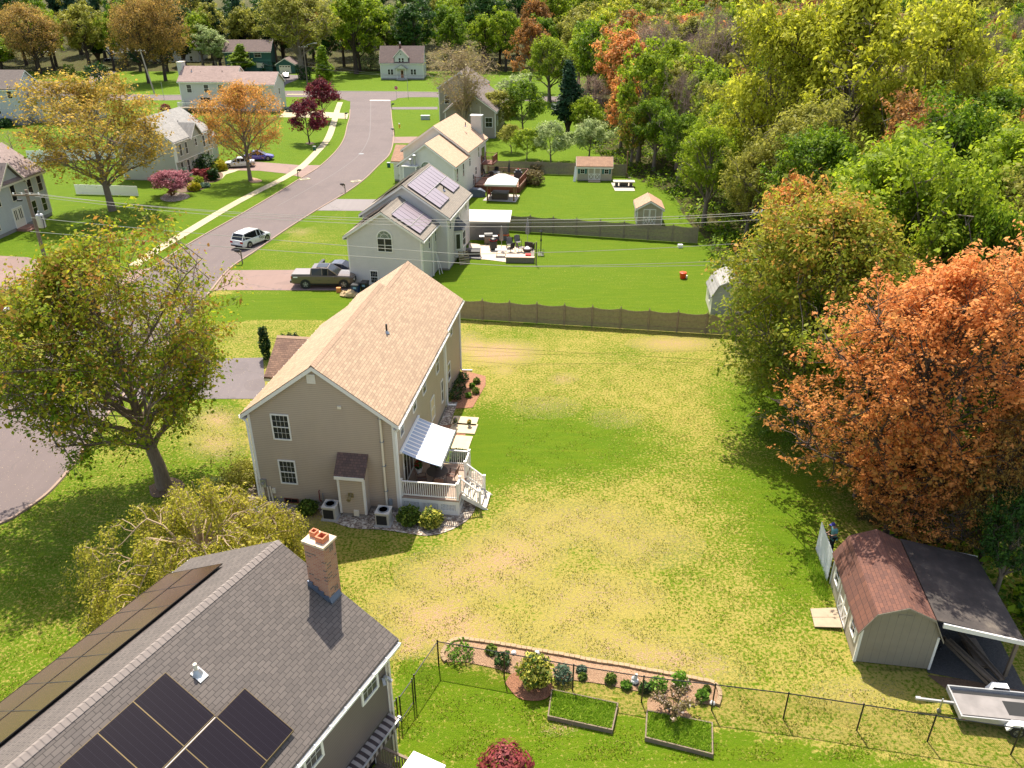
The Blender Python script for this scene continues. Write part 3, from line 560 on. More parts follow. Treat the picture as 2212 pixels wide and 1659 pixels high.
awo=mb.build('awning',aw.m,HA)
mb=MB(); nn=26
for i in range(nn):
    y=.75+i*3.85/nn; d=.17+.03*math.sin(i*1.57); mb.ext([(6.215,y,2.71),(6.215,y+3.85/nn,2.71),(6.225,y+3.85/nn,2.71-.2),(6.225,y+1.9/nn,2.71-d-.06),(6.225,y,2.71-.2)],(.012,0,0))
mb.build('valance',aw.m,awo)
mb=MB(); mb.box(4.01,4.12,.62,4.7,3.38,3.52); mb.bar((6.2,.75,2.70),(6.2,4.6,2.70),.06,.06); mb.bar((4.1,1.2,3.2),(5.2,.85,2.95),.04,.04); mb.bar((5.2,.85,2.95),(6.18,1.2,2.68),.04,.04); mb.bar((4.1,4.1,3.2),(5.2,4.45,2.95),.04,.04); mb.bar((5.2,4.45,2.95),(6.18,4.1,2.68),.04,.04); mb.build('awning_frame',M['whitep'],awo)
def wA(x,y,z): v=HA.matrix_basis@Vector((x,y,z)); return v
rA=R_(-8)
bpy.context.view_layer.update()
# ================= charcoal roofed house (bottom left) =================
HC=root('house','dark taupe house with charcoal shingle roof, solar panels and brick chimney','house',(-15.46,7.54,0),R_(-26))
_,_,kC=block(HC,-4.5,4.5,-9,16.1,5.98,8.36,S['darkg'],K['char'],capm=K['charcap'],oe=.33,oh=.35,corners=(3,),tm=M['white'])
def slopez(x): return 8.36+.16+.02-kC*abs(x)
cc=NT('chimney_brick'); o_=cc.obj(); s_=cc.n('SeparateXYZ'); cc.L(o_,s_.inputs[0]); cb=cc.n('CombineXYZ'); cc.L(cc.math('ADD',s_.outputs[0],s_.outputs[1]),cb.inputs[0]); cc.L(s_.outputs[2],cb.inputs[1])
b=cc.n('TexBrick'); cc.L(cb.outputs[0],b.inputs['Vector']); 
for q_,v_ in (('Scale',1.),('Brick Width',.21),('Row Height',.07),('Mortar Size',.008),('Mortar Smooth',.1)): b.inputs[q_].default_value=v_
b.inputs['Color1'].default_value=(.36,.12,.07,1); b.inputs['Color2'].default_value=(.46,.21,.12,1); b.inputs['Mortar'].default_value=(.40,.31,.24,1)
wn=cc.n('TexWhiteNoise'); vm=cc.n('VectorMath',operation='FLOOR'); vd=cc.n('VectorMath',operation='DIVIDE'); cc.L(cb.outputs[0],vd.inputs[0]); vd.inputs[1].default_value=(.21,.07,1); cc.L(vd.outputs[0],vm.inputs[0]); cc.L(vm.outputs[0],wn.inputs[0])
c_=cc.mix(cc.math('MULTIPLY',cc.math('GREATER_THAN',wn.outputs[0],.82),cc.math('SUBTRACT',1.0,b.outputs['Fac'])),b.outputs[0],(.09,.05,.045)); c_=cc.mix(cc.math('MULTIPLY',cc.noise(o_,2.5,4),.3),c_,(.50,.33,.20)); cc.col(c_); cc.bump(b.outputs['Fac'],-.6,.01)
mb=MB(); mb.box(1.72,2.54,15.86,16.48,5.2,9.45); chm=mb.build('chimney',cc.m,HC); mb=MB(); mb.box(1.2,3.0,16.12,16.482,-.2,5.1); mb.ext([(1.2,16.12,5.1),(3.0,16.12,5.1),(2.541,16.12,5.7),(1.719,16.12,5.7)],(0,.364,0)); mb.build('chimney_base',cc.m,HC)
cap=NT('limestone_cap'); o_=cap.obj(); cap.col(cap.mix(cap.math('GREATER_THAN',cap.noise(o_,9,4),.62),(.66,.52,.36),(.22,.17,.12))); mb=MB(); mb.box(1.67,2.59,15.81,16.53,9.45,9.53); mb.build('chimney_cap',cap.m,chm)
tc=mat('terracotta',(.55,.19,.09),.8,var=.15)
for x,y in ((2.30,16.15),(1.90,16.24)):
    f=MB(); r1,r2=(.165,.115) if y<16.2 else (.115,.075); a=[(x-r1,y-r1),(x+r1,y-r1),(x+r1,y+r1),(x-r1,y+r1)]; bq=[(x-r2,y-r2),(x+r2,y-r2),(x+r2,y+r2),(x-r2,y+r2)]
    f.loft([[(*p,9.53) for p in a],[(*p,9.74) for p in a],[(*p,9.74) for p in bq],[(*p,9.55) for p in bq]]); f.build('flue_liner',tc,chm)
fl=MB(); 
for i in range(4):
    xa=1.68+i*.215; z=slopez(xa+.1); fl.box(xa,xa+.22,15.81,15.855,z-.05,z+.22-.02*i)
fl.ext([(2.545,15.83,slopez(2.545)-.02),(2.64,15.83,slopez(2.64)-.02),(2.64,15.83,slopez(2.64)+.03),(2.545,15.83,slopez(2.545)+.16)],(0,.55,0)); fl.build('flashing',mat('lead_flashing',(.13,.16,.22),.5,.4),chm)
vp=vent_pipe(HC,1.35,11.15,slopez(1.35)+.05,.42,.06,M['cream']); mb=MB(); mb.ext([(1.25,11.0,slopez(1.25)+.01),(1.62,11.0,slopez(1.62)+.01),(1.62,11.0,slopez(1.62)+.025),(1.25,11.0,slopez(1.25)+.025)],(0,.32,0)); mb.build('vent_plate',M['whitep'],vp)
pm=NT('solar_cells'); o_=pm.obj(); s_=pm.n('SeparateXYZ'); pm.L(o_,s_.inputs[0])
l1=pm.math('LESS_THAN',pm.math('FRACT',pm.math('DIVIDE',s_.outputs[1],.19)),.035); l2=pm.math('LESS_THAN',pm.math('FRACT',pm.math('DIVIDE',s_.outputs[0],.045)),.16); dsh=pm.math('GREATER_THAN',pm.math('FRACT',pm.math('DIVIDE',s_.outputs[1],.03)),.5)
pm.col(pm.mix(pm.math('MAXIMUM',pm.math('MULTIPLY',l1,.5),pm.math('MULTIPLY',pm.math('MULTIPLY',l2,dsh),.35)),(.008,.005,.009),(.045,.04,.055))); pm.b.inputs['Roughness'].default_value=.35; pm.b.inputs['Specular IOR Level'].default_value=.2; M['solar']=pm.m
M['pframe']=mat('gold_frame',(.20,.15,.07),.4,.6); M['rail']=mat('alu_rail',(.30,.28,.29),.5,.3); M['solarbrown']=mat('solar_glass_brown',(.070,.040,.028),.16,var=.12,vs=.8,spec=1.)
def panels(Hh,lst,sz,k,side,cm,fm,group,lift=.10,th=.045,fw=.014):
    """each panel is its own part: (x0,x1,y0,y1) with |x| distances from ridge"""
    for (x0,x1,y0,y1) in lst:
        p=MB(); g=.012
        za=sz(x0)+lift; zb=sz(x1)+lift
        p.ext([(side*(x0+g),y0+g,za),(side*(x1-g),y0+g,zb),(side*(x1-g),y0+g,zb+th),(side*(x0+g),y0+g,za+th)],(0,y1-y0-2*g,0)); po=p.build('solar_panel',cm,Hh)
        f=MB()
        for yy in (y0,y1-fw): f.ext([(side*x0,yy,za),(side*x1,yy,zb),(side*x1,yy,zb+th+.006),(side*x0,yy,za+th+.006)],(0,fw,0))
        for xx in (x0,x1-fw):
            zc=sz(xx)+lift; zd=sz(xx+fw)+lift; f.ext([(side*xx,y0+fw,zc),(side*(xx+fw),y0+fw,zd),(side*(xx+fw),y0+fw,zd+th+.006),(side*xx,y0+fw,zc+th+.006)],(0,y1-y0-2*fw,0))
        f.build('panel_frame',fm,po)
px=[]; pitch=1.155
for c in range(6): px.append((.86,2.57,10.53-(c+1)*pitch,10.53-c*pitch))
for c in range(7): px.append((2.62,4.33,11.67-(c+1)*pitch,11.67-c*pitch))
panels(HC,px,slopez,kC,1,M['solar'],M['pframe'],'')
mb=MB(); z_=slopez(2.59)+.10; mb.box(2.58,2.61,3,10.5,z_-.03,z_+.03); mb.build('panel_rail',M['rail'],HC)
lx=[]
for c in range(9): lx.append((1.62,3.25,15.25-(c+1)*1.17,15.25-c*1.17)); lx.append((3.27,4.70,15.25-(c+1)*1.17,15.25-c*1.17))
panels(HC,lx,slopez,kC,-1,M['solarbrown'],M['dark'],'',lift=.07)
for a0,a1 in ((14.65,15.42),(11.7,12.42),(8.5,9.3)): window(HC,'+x',4.5,a0,a1,4.55,5.2,(3,2),dh=False,fr=.1,glass=M['glass2'])
window(HC,'+x',4.5,13.4,14.9,.2,2.1,(2,1),dh=False,fr=.1,name='patio_door')
mb=MB(); mb.lathe((4.62,15.8,4.55),[(.07,0),(.07,.14)],8); mb.bar((4.55,15.75,4.62),(4.72,15.6,4.5),.1,.1); mb.bar((4.55,15.85,4.62),(4.78,15.92,4.42),.1,.1); mb.build('flood_light',M['alu'],HC)
# brown striped awning folded against the wall
st_=NT('brown_striped_awning'); o_=st_.obj(); s_=st_.n('SeparateXYZ'); st_.L(o_,s_.inputs[0]); st_.col(st_.mix(st_.math('GREATER_THAN',st_.math('FRACT',st_.math('DIVIDE',s_.outputs[1],.27)),.5),(.045,.03,.028),(.30,.26,.23)))
mb=MB(); mb.loft([[(4.53+.42*t,11.6,2.75-.10*t*t),(4.53+.42*t,15.9,2.75-.10*t*t),(4.53+.42*t,15.9,2.70-.10*t*t),(4.53+.42*t,11.6,2.70-.10*t*t)] for t in (0,.25,.5,.75,1)]); mb.box(4.93,4.955,11.6,15.9,2.34,2.64); ao=mb.build('awning',st_.m,HC)
mb=MB(); mb.bar((4.97,11.55,2.67),(4.97,15.95,2.67),.05,.05); mb.box(4.9,5.02,15.9,15.96,2.55,2.75); mb.build('awning_bar',M['alu'],ao)
downspout(HC,[(4.6,16.05,5.5),(4.6,16.05,.1)],M['cream'])
# back deck of that house
dk=root('wooden_deck','brown wooden deck with railing below the taupe house','deck',(-15.46,7.54,0),R_(-26))
mb=MB(); mb.box(4.56,8.2,9.0,15.0,1.15,1.25); mb.build('deck_floor',M['wood'],dk); railing(dk,(4.62,14.95,1.22),(8.2,14.95,1.22),m=M['wood']); railing(dk,(8.2,14.95,1.22),(8.2,9.2,1.22),m=M['wood'],post0=False)
[MB().box(x-.07,x+.07,14.8,14.94,-.05,1.14).build('post',M['wood'],dk) for x in (4.8,6.4,8.1)]
um=root('square_canopy','flat white square canopy beside the brown deck rail at the bottom edge','canopy',(-15.46,7.54,0),R_(-26))
mb=MB(); mb.box(6.2,7.46,13.1,14.92,2.74,2.80); mb.ext([(6.2,13.1,2.55),(6.2,14.92,2.55),(6.2,14.92,2.74),(6.2,13.1,2.74)],(.02,0,0)); mb.box(6.22,7.46,14.9,14.92,2.55,2.739); mb.build('canopy_cloth',M['whitep'],um)
mb=MB(); [mb.box(x-.02,x+.02,y-.02,y+.02,1.24,2.735) for x in (6.28,7.38) for y in (13.2,14.82)]; mb.build('canopy_pole',M['metal'],um)
# ================= solar-panelled grey house =================
HB=root('house','light grey house with solar panels and arched window next to the pickup','house',(-11.9,71.2,0),R_(-9.5))
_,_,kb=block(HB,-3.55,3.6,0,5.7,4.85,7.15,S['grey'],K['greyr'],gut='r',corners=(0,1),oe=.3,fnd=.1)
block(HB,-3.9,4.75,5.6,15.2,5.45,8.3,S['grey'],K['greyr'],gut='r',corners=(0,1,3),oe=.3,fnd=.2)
window(HB,'-y',0,-.56,.07,3.5,4.7,(1,2),glass=M['curt'],arch=False); 
window(HB,'-y',0,.15,.78,3.5,4.7,(1,2),glass=M['curt'])
def archtop(Hh,off,a0,a1,z1,fr=.09):
    h=MB(); r=(a1-a0)/2; cx=(a0+a1)/2; n=14
    def seg(mb,r0,r1,d0,d1,t0,t1): mb.add([(cx+r_*math.cos(t),off-d,z1+r_*math.sin(t)) for t in (t0,t1) for r_ in (r0,r1) for d in (d0,d1)],[(0,1,3,2),(4,6,7,5),(0,4,5,1),(2,3,7,6),(1,5,7,3),(0,2,6,4)])
    for i in range(n): seg(h,r-.08,r+.03,0,.05,math.pi*i/n,math.pi*(i+1)/n)
    for i in range(1,4): t=math.pi*i/4; seg(h,.2,r-.08,.012,.022,t-.02,t+.02)
    for i in range(10): seg(h,.5*r,.5*r+.03,.012,.022,math.pi*i/10,math.pi*(i+1)/10)
    ao=h.build('arched_window',M['white'],Hh); g=MB(); g.add([(cx+(r-.06)*math.cos(math.pi*i/n),off-.006,z1+(r-.06)*math.sin(math.pi*i/n)) for i in range(n+1)],[tuple(range(n+1))]); g.build('pane',M['archglass'],ao)
archtop(HB,0,-.63,.85,4.79)
window(HB,'-y',0,-1.5,-.85,.35,1.5,(4,4),glass=M['glass'])
for a in (2.4,4.8): window(HB,'+x',3.6,a,a+.5,3.15,4.4,(1,2),fr=.05)
for a in (6.2,10.3,13.4): window(HB,'+x',4.75,a,a+.55,4.0,5.2,(1,2),fr=.05)
bw=MB(); bw.prism([(4.752,8.2),(5.45,8.6),(5.45,10.2),(4.752,10.6)],.5,3.4); bo=bw.build('bay_window',S['grey'],HB)
mb=MB(); mb.add([(4.752,8.0,3.35),(5.6,8.45,3.35),(5.6,10.35,3.35),(4.752,10.8,3.35),(4.752,8.9,4.35),(4.752,9.9,4.35)],[(0,1,4),(1,2,5,4),(2,3,5),(0,3,2,1)]); mb.build('bay_roof',mat('dark_hip_roof',(.09,.09,.10),.9),bo)
window(bo,'+x',5.45,8.8,10.0,1.5,3.0,(2,2),fr=.08)
mb=MB(); mb.ext([(4.84,8.2,1.3),(5.36,8.5,1.3),(5.36,8.5,3.1),(4.84,8.2,3.1)],(.02,-.04,0)); mb.build('window',M['white'],bo); mb=MB(); mb.ext([(4.93,8.2,1.45),(5.27,8.40,1.45),(5.27,8.40,2.95),(4.93,8.2,2.95)],(.03,-.055,0)); mb.build('window_glass',M['curt'],bo)
downspout(HB,[(3.62,.1,4.5),(3.62,.1,.1)]); downspout(HB,[(3.7,3.5,4.4),(3.7,3.5,.1)])
pm=NT('solar_cells_mauve'); o_=pm.obj(); s_=pm.n('SeparateXYZ'); pm.L(o_,s_.inputs[0]); l1=pm.math('LESS_THAN',pm.math('FRACT',pm.math('DIVIDE',s_.outputs[1],.33)),.07); pm.col(pm.mix(pm.math('MULTIPLY',l1,.5),(.30,.245,.27),(.14,.11,.13))); pm.b.inputs['Roughness'].default_value=.35; M['solarm']=pm.m
sB1=lambda x:7.15+.16+.02-kb*abs(x-.025); 
kb2=(8.3-5.45)/4.325; sB2=lambda x:8.3+.16+.02-kb2*abs(x-.425)
panels(HB,[(.85+.0,2.52,.35+i*.98,1.30+i*.98) for i in range(5)]+[(2.56,3.45,.35+i*.98,1.30+i*.98) for i in range(5)],sB1,kb,1,M['solarm'],M['dark'],'',lift=.1)
panels(HB,[(.85,2.45,5.8+i*1.0,6.77+i*1.0) for i in range(9)]+[(2.5,4.0,5.8+i*1.0,6.77+i*1.0) for i in range(4)]+[(2.5,3.9,11.9+i*1.0,12.87+i*1.0) for i in range(3)],sB2,kb2,1,M['solarm'],M['dark'],'',lift=.1)
mb=MB(); 
for q,(a,b) in ((2.54,(.4,5.2)),(.82,(.4,5.2))): mb.box(q-.015,q+.015,a,b,sB1(q)+.12,sB1(q)+.2)
for q,(a,b) in ((2.475,(5.8,14.8)),(.82,(5.8,14.8))): mb.box(q-.015,q+.015,a,b,sB2(q)+.12,sB2(q)+.2)
mb.build('panel_clips',mat('pale_rail',(.5,.47,.43),.5),HB)
panels(HB,[(.6,3.0,.6+i*1.1,1.65+i*1.1) for i in range(4)],lambda x:sB1(x+.05),kb,-1,M['solarbrown'],M['black'],'',lift=.12)
panels(HB,[(.2,2.9,6.0+i*1.1,7.05+i*1.1) for i in range(8)],lambda x:sB2(x+.85),kb2,-1,M['solarbrown'],M['black'],'',lift=.12)
vent_pipe(HB,3.1,11.0,sB2(3.1),.6,.07)
mb=MB(); mb.bar((3.68,5.0,1.9),(4.3,4.6,.0),.06,.03) ; mb.bar((3.7,4.6,2.2),(4.1,4.3,0),.06,.03); mb.build('leaning_boards',M['white'],HB)
# ================= pale-tan-roof white house =================
HD=root('house','off-white house with pale tan roof and white chimney beside the gazebo yard','house',(-11.3,100.6,0),R_(-11.8))
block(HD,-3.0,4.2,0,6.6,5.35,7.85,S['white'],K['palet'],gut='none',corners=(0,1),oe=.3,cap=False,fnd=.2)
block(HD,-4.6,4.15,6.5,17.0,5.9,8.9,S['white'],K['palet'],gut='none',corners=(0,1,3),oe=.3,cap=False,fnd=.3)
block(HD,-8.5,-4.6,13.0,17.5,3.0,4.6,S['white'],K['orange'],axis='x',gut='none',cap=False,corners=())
window(HD,'-y',0,-.1,.5,3.5,4.9,(1,2)); window(HD,'-y',0,.62,1.25,3.5,4.9,(1,2)); archtop(HD,0,-.15,1.3,5.05)
window(HD,'-y',0,.8,1.4,.8,2.2,(1,2))
mb=MB(); mb.box(-2.2,-.45,-.9,-.002,0,5.2); co_=mb.build('chimney_chase',S['bluegrey'],HD); mb=MB(); mb.box(-2.35,-.3,-1.0,-.0025,5.2,5.3); [mb.box(a,b,-.93,-.9,0,5.19) for a,b in ((-2.23,-2.08),(-.57,-.42))]; mb.build('chase_trim',M['white'],co_)
mb=MB(); mb.lathe((-1.3,-.5,5.3),[(.13,0),(.13,.6),(.22,.62),(.22,.8),(.1,.85)],10); mb.lathe((-.75,-.5,5.3),[(.14,0),(.14,1.1),(.24,1.12),(.24,1.3),(.1,1.36)],10); mb.build('flue_pipe',M['metal'],co_)
for a in (1.0,4.0): window(HD,'+x',4.2,a,a+.6,3.2,4.8,(1,2),fr=.05)
for a,z in ((7.5,3.8),(12.4,4.0),(9.2,.9)): window(HD,'+x',4.15,a,a+.6,z,z+1.4,(1,2),fr=.05)
window(HD,'+x',4.15,14.2,16.2,2.9,4.9,(2,1),dh=False,fr=.08,name='sliding_door'); window(HD,'+x',4.15,13.5,15.3,1.0,2.8,(2,1),dh=False,fr=.08,name='sliding_door')
window(HD,'+x',4.15,10.6,11.4,2.0,3.0,(2,1),fr=.06)
mb=MB(); mb.box(2.2,3.7,16.3,17.2,5.5,8.9); c2=mb.build('chimney',S['cream'],HD); mb=MB(); mb.box(2.1,3.8,16.2,17.3,8.9,9.0); mb.build('chimney_cap',M['whitep'],c2)
vent_pipe(HD,2.3,13.0,8.05,.6,.06)
M['redwood']=mat('red_brown_deck_wood',(.17,.055,.03),.7,var=.2,vs=3); M['redfloor']=vgroove('worn_red_deck',(.40,.22,.15),0,.14,.12,k=.5)
mb=MB(); mb.box(4.17,5.9,14.0,16.9,2.7,2.85); bal=mb.build('balcony',M['redwood'],HD); 
for a,b in (((4.2,14.05,2.85),(5.85,14.05,2.85)),((5.85,14.05,2.85),(5.85,16.85,2.85)),((5.85,16.85,2.85),(4.2,16.85,2.85))): railing(bal,a,b,m=M['redwood'],sp=.2)
# deck of tan-roof house
DD=root('wooden_deck','red-brown raised deck with railings behind the off-white house','deck',(-11.3,100.6,0),R_(-11.8))
mb=MB(); mb.box(4.3,10.6,9.6,16.6,.75,.9); mb.build('deck_floor',M['redfloor'],DD)
mb=MB(); [mb.box(a,b,c,d,0,.749) for a,b,c,d in ((4.3,10.55,9.62,9.7),(10.5,10.58,9.71,16.5))]; mb.build('deck_skirt',M['redwood'],DD)
for a,b in (((4.35,9.7,.9),(10.5,9.7,.9)),((10.5,9.7,.9),(10.5,16.5,.9)),((10.5,16.5,.9),(4.6,16.5,.9))): railing(DD,a,b,m=M['redwood'],sp=.16)
def wloc(H,x,y,z=0): 
    a=H.rotation_euler[2]; c,s=math.cos(a),math.sin(a); return (H.location[0]+x*c-y*s,H.location[1]+x*s+y*c,z)
# ================= bare-tree brown house =================
HE=root('house','brown grey sided house partly hidden behind the bare tree','house',(-10.4,168,0),R_(-5))
block(HE,-4.4,4.4,0,11,6.6,9.4,S['tan'],K['dull'],cap=False,gut='none',corners=(0,1),fnd=.3)
block(HE,-.2,9.0,-18,-.05,4.7,7.9,S['tan'],K['dull'],cap=False,gut='none',corners=(0,1),fnd=.3)
window(HE,'-y',-18,7.2,8.4,2.0,3.6,(2,2)); window(HE,'-y',0,-3.2,-2.2,3.5,5.0,(1,2)); window(HE,'-y',-18,1.5,2.6,2.0,3.5,(1,2)); window(HE,'+x',9.0,-15,-13.8,1.8,3.3,(1,2))
mb=MB(); mb.box(4.5,4.62,-18.05,-18.002,.3,5.6); mb.box(6.2,6.32,-18.05,-18.002,.3,5.6); mb.build('vertical_trim',M['cream'],HE)
mb=MB(); mb.add([(-4.4,-.01,3.2),(4.4,-.01,3.2),(4.4,-.03,3.3),(-4.4,-.03,3.3)],[(0,1,2,3)]); 
# ================= white cape at the street end =================
HF=root('house','small white cape house with central dormer facing the end of the street','house',(-31.6,243,0),R_(0))
block(HF,-6.15,6.15,0,8.2,4.6,8.55,S['clap'],K['mauve'],axis='x',oh=.25,oe=.3,cap=False,gut='none',corners=(0,1,2,3),fnd=.35)
fm=MB(); fm.ext([(-1.9,0-.001,4.4),(1.9,-.001,4.4),(1.9,-.001,6.0),(-.05,-.001,7.85),(-1.9,-.001,6.0)],(0,4.0,0)); do=fm.build('dormer',S['clap'],HF)
r=MB(); [r.ext([(-.05,-.35,7.95),(s*2.25-.05*0,-.35,5.72),(s*2.25,-.35,5.9),(-.05,-.35,8.13)],(0,4.6,0)) for s in (-1,1)]; r.build('roof',K['mauve'],do)
r=MB(); [r.ext([(-.05,-.38,7.98),(s*2.28,-.38,5.72),(s*2.28,-.38,5.98),(-.05,-.38,8.22)],(0,.03,0)) for s in (-1,1)]; r.build('rake_trim',M['white'],do)
for a in (-.75,.15): window(do,'-y',0,a,a+.55,4.45,5.75,(1,2),fr=.07)
window(do,'-y',0,-.2,.1,6.6,6.95,(1,1),dh=False,fr=.05)
for a in (-4.0,-3.15,2.55,3.4): window(HF,'-y',0,a,a+.6,1.35,2.75,(1,2),fr=.07)
window(HF,'+x',6.15,2,2.8,4.4,5.6,(1,2)); window(HF,'+x',6.15,3.0,3.9,1.35,2.7,(1,2))
door(HF,'-y',0,-.35,.45,.5,2.5,mat('orange_wood_door',(.32,.12,.05)),lights=[(.2,.8,.5,.9)])
mb=MB(); mb.ext([(-1.5,-1.4,3.05),(1.4,-1.4,3.05),(-.05,-1.4,4.0)],(0,1.39,0)); po=mb.build('portico',S['clap'],HF); mb=MB(); [mb.ext([(-.05,-1.5,4.02),(s*1.75-.05,-1.5,2.9),(s*1.75-.05,-1.5,3.0),(-.05,-1.5,4.12)],(0,1.49,0)) for s in (-1,1)]; mb.build('roof',K['lgrey'],po); mb=MB(); [mb.lathe((x,-1.3,.4),[(.09,0),(.09,2.65)],10) for x in (-1.3,1.2)]; mb.build('column',M['white'],po); mb=MB(); mb.box(-1.5,1.4,-1.5,-.002,-.05,.4); mb.box(-.9,.8,-1.9,-1.501,-.05,.2); mb.build('steps',M['concrete'],po)
mb=MB(); mb.box(-.85,-.3,3.4,3.95,7.8,9.3); cx_=mb.build('chimney',mat('dark_brick',(.14,.06,.05)),HF); mb=MB(); mb.lathe((-.57,3.7,9.3),[(.15,0),(.15,.35),(.22,.37),(.22,.45)],8); mb.build('chimney_pot',M['whitep'],cx_)
# ================= grey-green garrison colonial =================
HG=root('house','sage grey colonial with cross gable behind the trimmed shrubs','house',(-48.0,115.0,0),R_(-7))
block(HG,-8.4,-.0,0,11.2,5.55,8.5,S['sage'],K['lgrey'],cap=False,gut='r',corners=(0,1,3),oe=.3,fnd=.3,z0=-.2)
mb=MB(); mb.box(.001,.32,.0,11.2,2.75,5.35); mb.build('upper_overhang',S['sage'],HG)
mb=MB(); mb.box(.001,.34,-.02,11.22,2.65,2.75); mb.box(.3215,.345,-.02,.12,2.751,5.4); mb.box(.001,.345,-.045,-.021,2.751,5.4); mb.build('overhang_trim',M['white'],HG)
mb=MB(); mb.ext([(.335,4.6,5.35),(.335,7.6,5.35),(.335,6.1,7.0)],(-3.2,0,0)); cg=mb.build('cross_gable',S['sage'],HG)
mb=MB(); [mb.ext([(.65,6.1,7.08),(.65,6.1+s*1.9,5.1),(.65,6.1+s*1.9,5.22),(.65,6.1,7.22)],(-3.9,0,0)) for s in (-1,1)]; mb.build('roof',K['lgrey'],cg)
mb=MB(); [mb.ext([(.67,6.1,7.04),(.67,6.1+s*1.95,5.02),(.67,6.1+s*1.95,5.24),(.67,6.1,7.26)],(-.03,0,0)) for s in (-1,1)]; mb.build('rake_trim',M['white'],cg)
for a in (.9,2.6,8.0,9.7): window(HG,'+x',.32,a,a+.7,3.4,5.0,(1,2),glass=M['glass2'])
window(HG,'+x',.335,5.6,6.2,4.0,5.0,(1,2),glass=M['glass2'])
for a in (1.1,3.0,7.6,9.4): window(HG,'+x',0,a,a+.7,.8,2.4,(1,2),glass=M['glass2'])
door(HG,'+x',0,5.3,6.3,.25,2.35,M['cream'],lights=[(.2,.8,.45,.85)])
mb=MB(); mb.box(-6.9,-2.2,11.23,17.5,0,3.6); gg=mb.build('garage',S['sage'],HG); mb=MB(); mb.ext([(-7.2,11.2,3.5),(-1.9,11.2,3.5),(-4.55,11.2,5.2)],(0,6.6,0)); mb.build('garage_roof',K['lgrey'],gg)
vent_pipe(HG,-2.2,6.5,7.1,.4,.06)
# ================= long pinkish-roof house =================
HH=root('house','long pale grey house with pinkish roof and end chimney behind the orange tree','house',(-72.6,183.2,0),R_(-2))
block(HH,0,12.3,0,8.4,6.1,8.7,S['cream'],K['pink'],axis='x',cap=False,gut='l',corners=(0,1),oe=.3,fnd=.3)
block(HH,12.35,21.3,-1.6,6.0,5.7,7.75,S['cream'],K['pink'],axis='x',cap=False,gut='l',corners=(1,),oe=.3,fnd=.3)
mb=MB(); mb.box(-1.0,-.002,3.0,5.2,0,9.6); ch_=mb.build('chimney',S['cream'],HH); mb=MB(); mb.box(-1.08,.1,2.9,5.3,9.6,9.75); mb.build('chimney_cap',M['cream'],ch_)
for a in (1.6,5.4,8.6): window(HH,'-y',0,a,a+1.0,3.8,5.4,(1,2),glass=M['glass2'])
window(HH,'-y',-1.6,17.6,18.7,3.4,5.0,(1,2),glass=M['glass2']); window(HH,'-y',-1.6,17.9,18.9,.9,2.3,(1,2)); window(HH,'-y',0,4.2,6.4,.9,2.8,(2,1),dh=False,name='sliding_door')
window(HH,'+x',21.3,1.5,2.3,3.4,4.6,(1,2)); 
mb=MB(); mb.box(21.302,21.34,-.8,1.9,0,2.3); mb.build('garage_door',M['white'],HH)
for y,z in ((2.2,7.9),(4.2,7.5),(9,7.7)): vent_pipe(HH,y,2.6,z,.5,.08)
DH=root('wooden_deck','white edged raised deck at the back of the pinkish-roofed house','deck',wloc(HH,0,0),R_(-2)); mb=MB(); mb.box(.4,9.0,-3.6,-.05,1.0,1.15); mb.build('deck_floor',mat('weathered_deck',(.4,.3,.22)),DH); railing(DH,(.5,-3.55,1.15),(8.9,-3.55,1.15),sp=.2); railing(DH,(.5,-3.55,1.15),(.5,-.1,1.15),post0=False,sp=.2); [MB().box(x-.08,x+.08,-3.6,-3.44,0,1.0).build('post',M['white'],DH) for x in (.6,4.7,8.8)]
# ================= grey house at left edge, upper =================
HI=root('house','tall grey house with dull brown roof at the upper left edge','house',(-96.8,163.6,0),R_(-1))
block(HI,-17,0,0,8,6.9,9.8,S['greyj'],K['dull'],axis='x',cap=False,gut='none',corners=(1,),oe=.35,fnd=1.2)
block(HI,.05,11.5,3.0,10.5,5.2,7.3,S['greyj'],K['dull'],axis='x',cap=False,gut='none',corners=(1,),oe=.3,fnd=.4)
for a in (-11.8,-8.6,-4.9,-2.0): window(HI,'-y',0,a,a+.9,5.1,6.4,(1,2))
window(HI,'-y',0,-5.9,-4.2,2.2,3.5,(2,1),dh='v')
vent_pipe(HI,-6.3,3.2,9.2,.7,.1,M['whitep']); mb=MB(); mb.tube([(1.5,4.0,5.6),(1.4,3.8,6.6)],.05,6); mb.tube([(1.4,3.8,6.6),(1.55,3.75,6.75)],[.45,.42],14); mb.build('satellite_dish',M['grey'],HI)
DI=root('wooden_deck','white railed deck with red skirt and stairs on the upper left grey house','deck',wloc(HI,0,0),R_(-1)); mr=mat('maroon_boards',(.13,.02,.03),.7)
mb=MB(); mb.box(-12,-7.2,-3,-.05,1.9,2.05); mb.build('deck_floor',M['redfloor'],DI); railing(DI,(-12,-2.95,2.05),(-7.25,-2.95,2.05),sp=.25); railing(DI,(-7.25,-2.95,2.05),(-4.2,-2.95,.2),sp=.25,post0=False)
mb=MB(); mb.box(-12,-7.2,-2.9,-2.8,.3,1.9); mb.ext([(-7.2,-2.9,1.95),(-4.1,-2.9,.05),(-7.2,-2.9,.05)],(0,.1,0)); mb.build('deck_skirt',mr,DI)
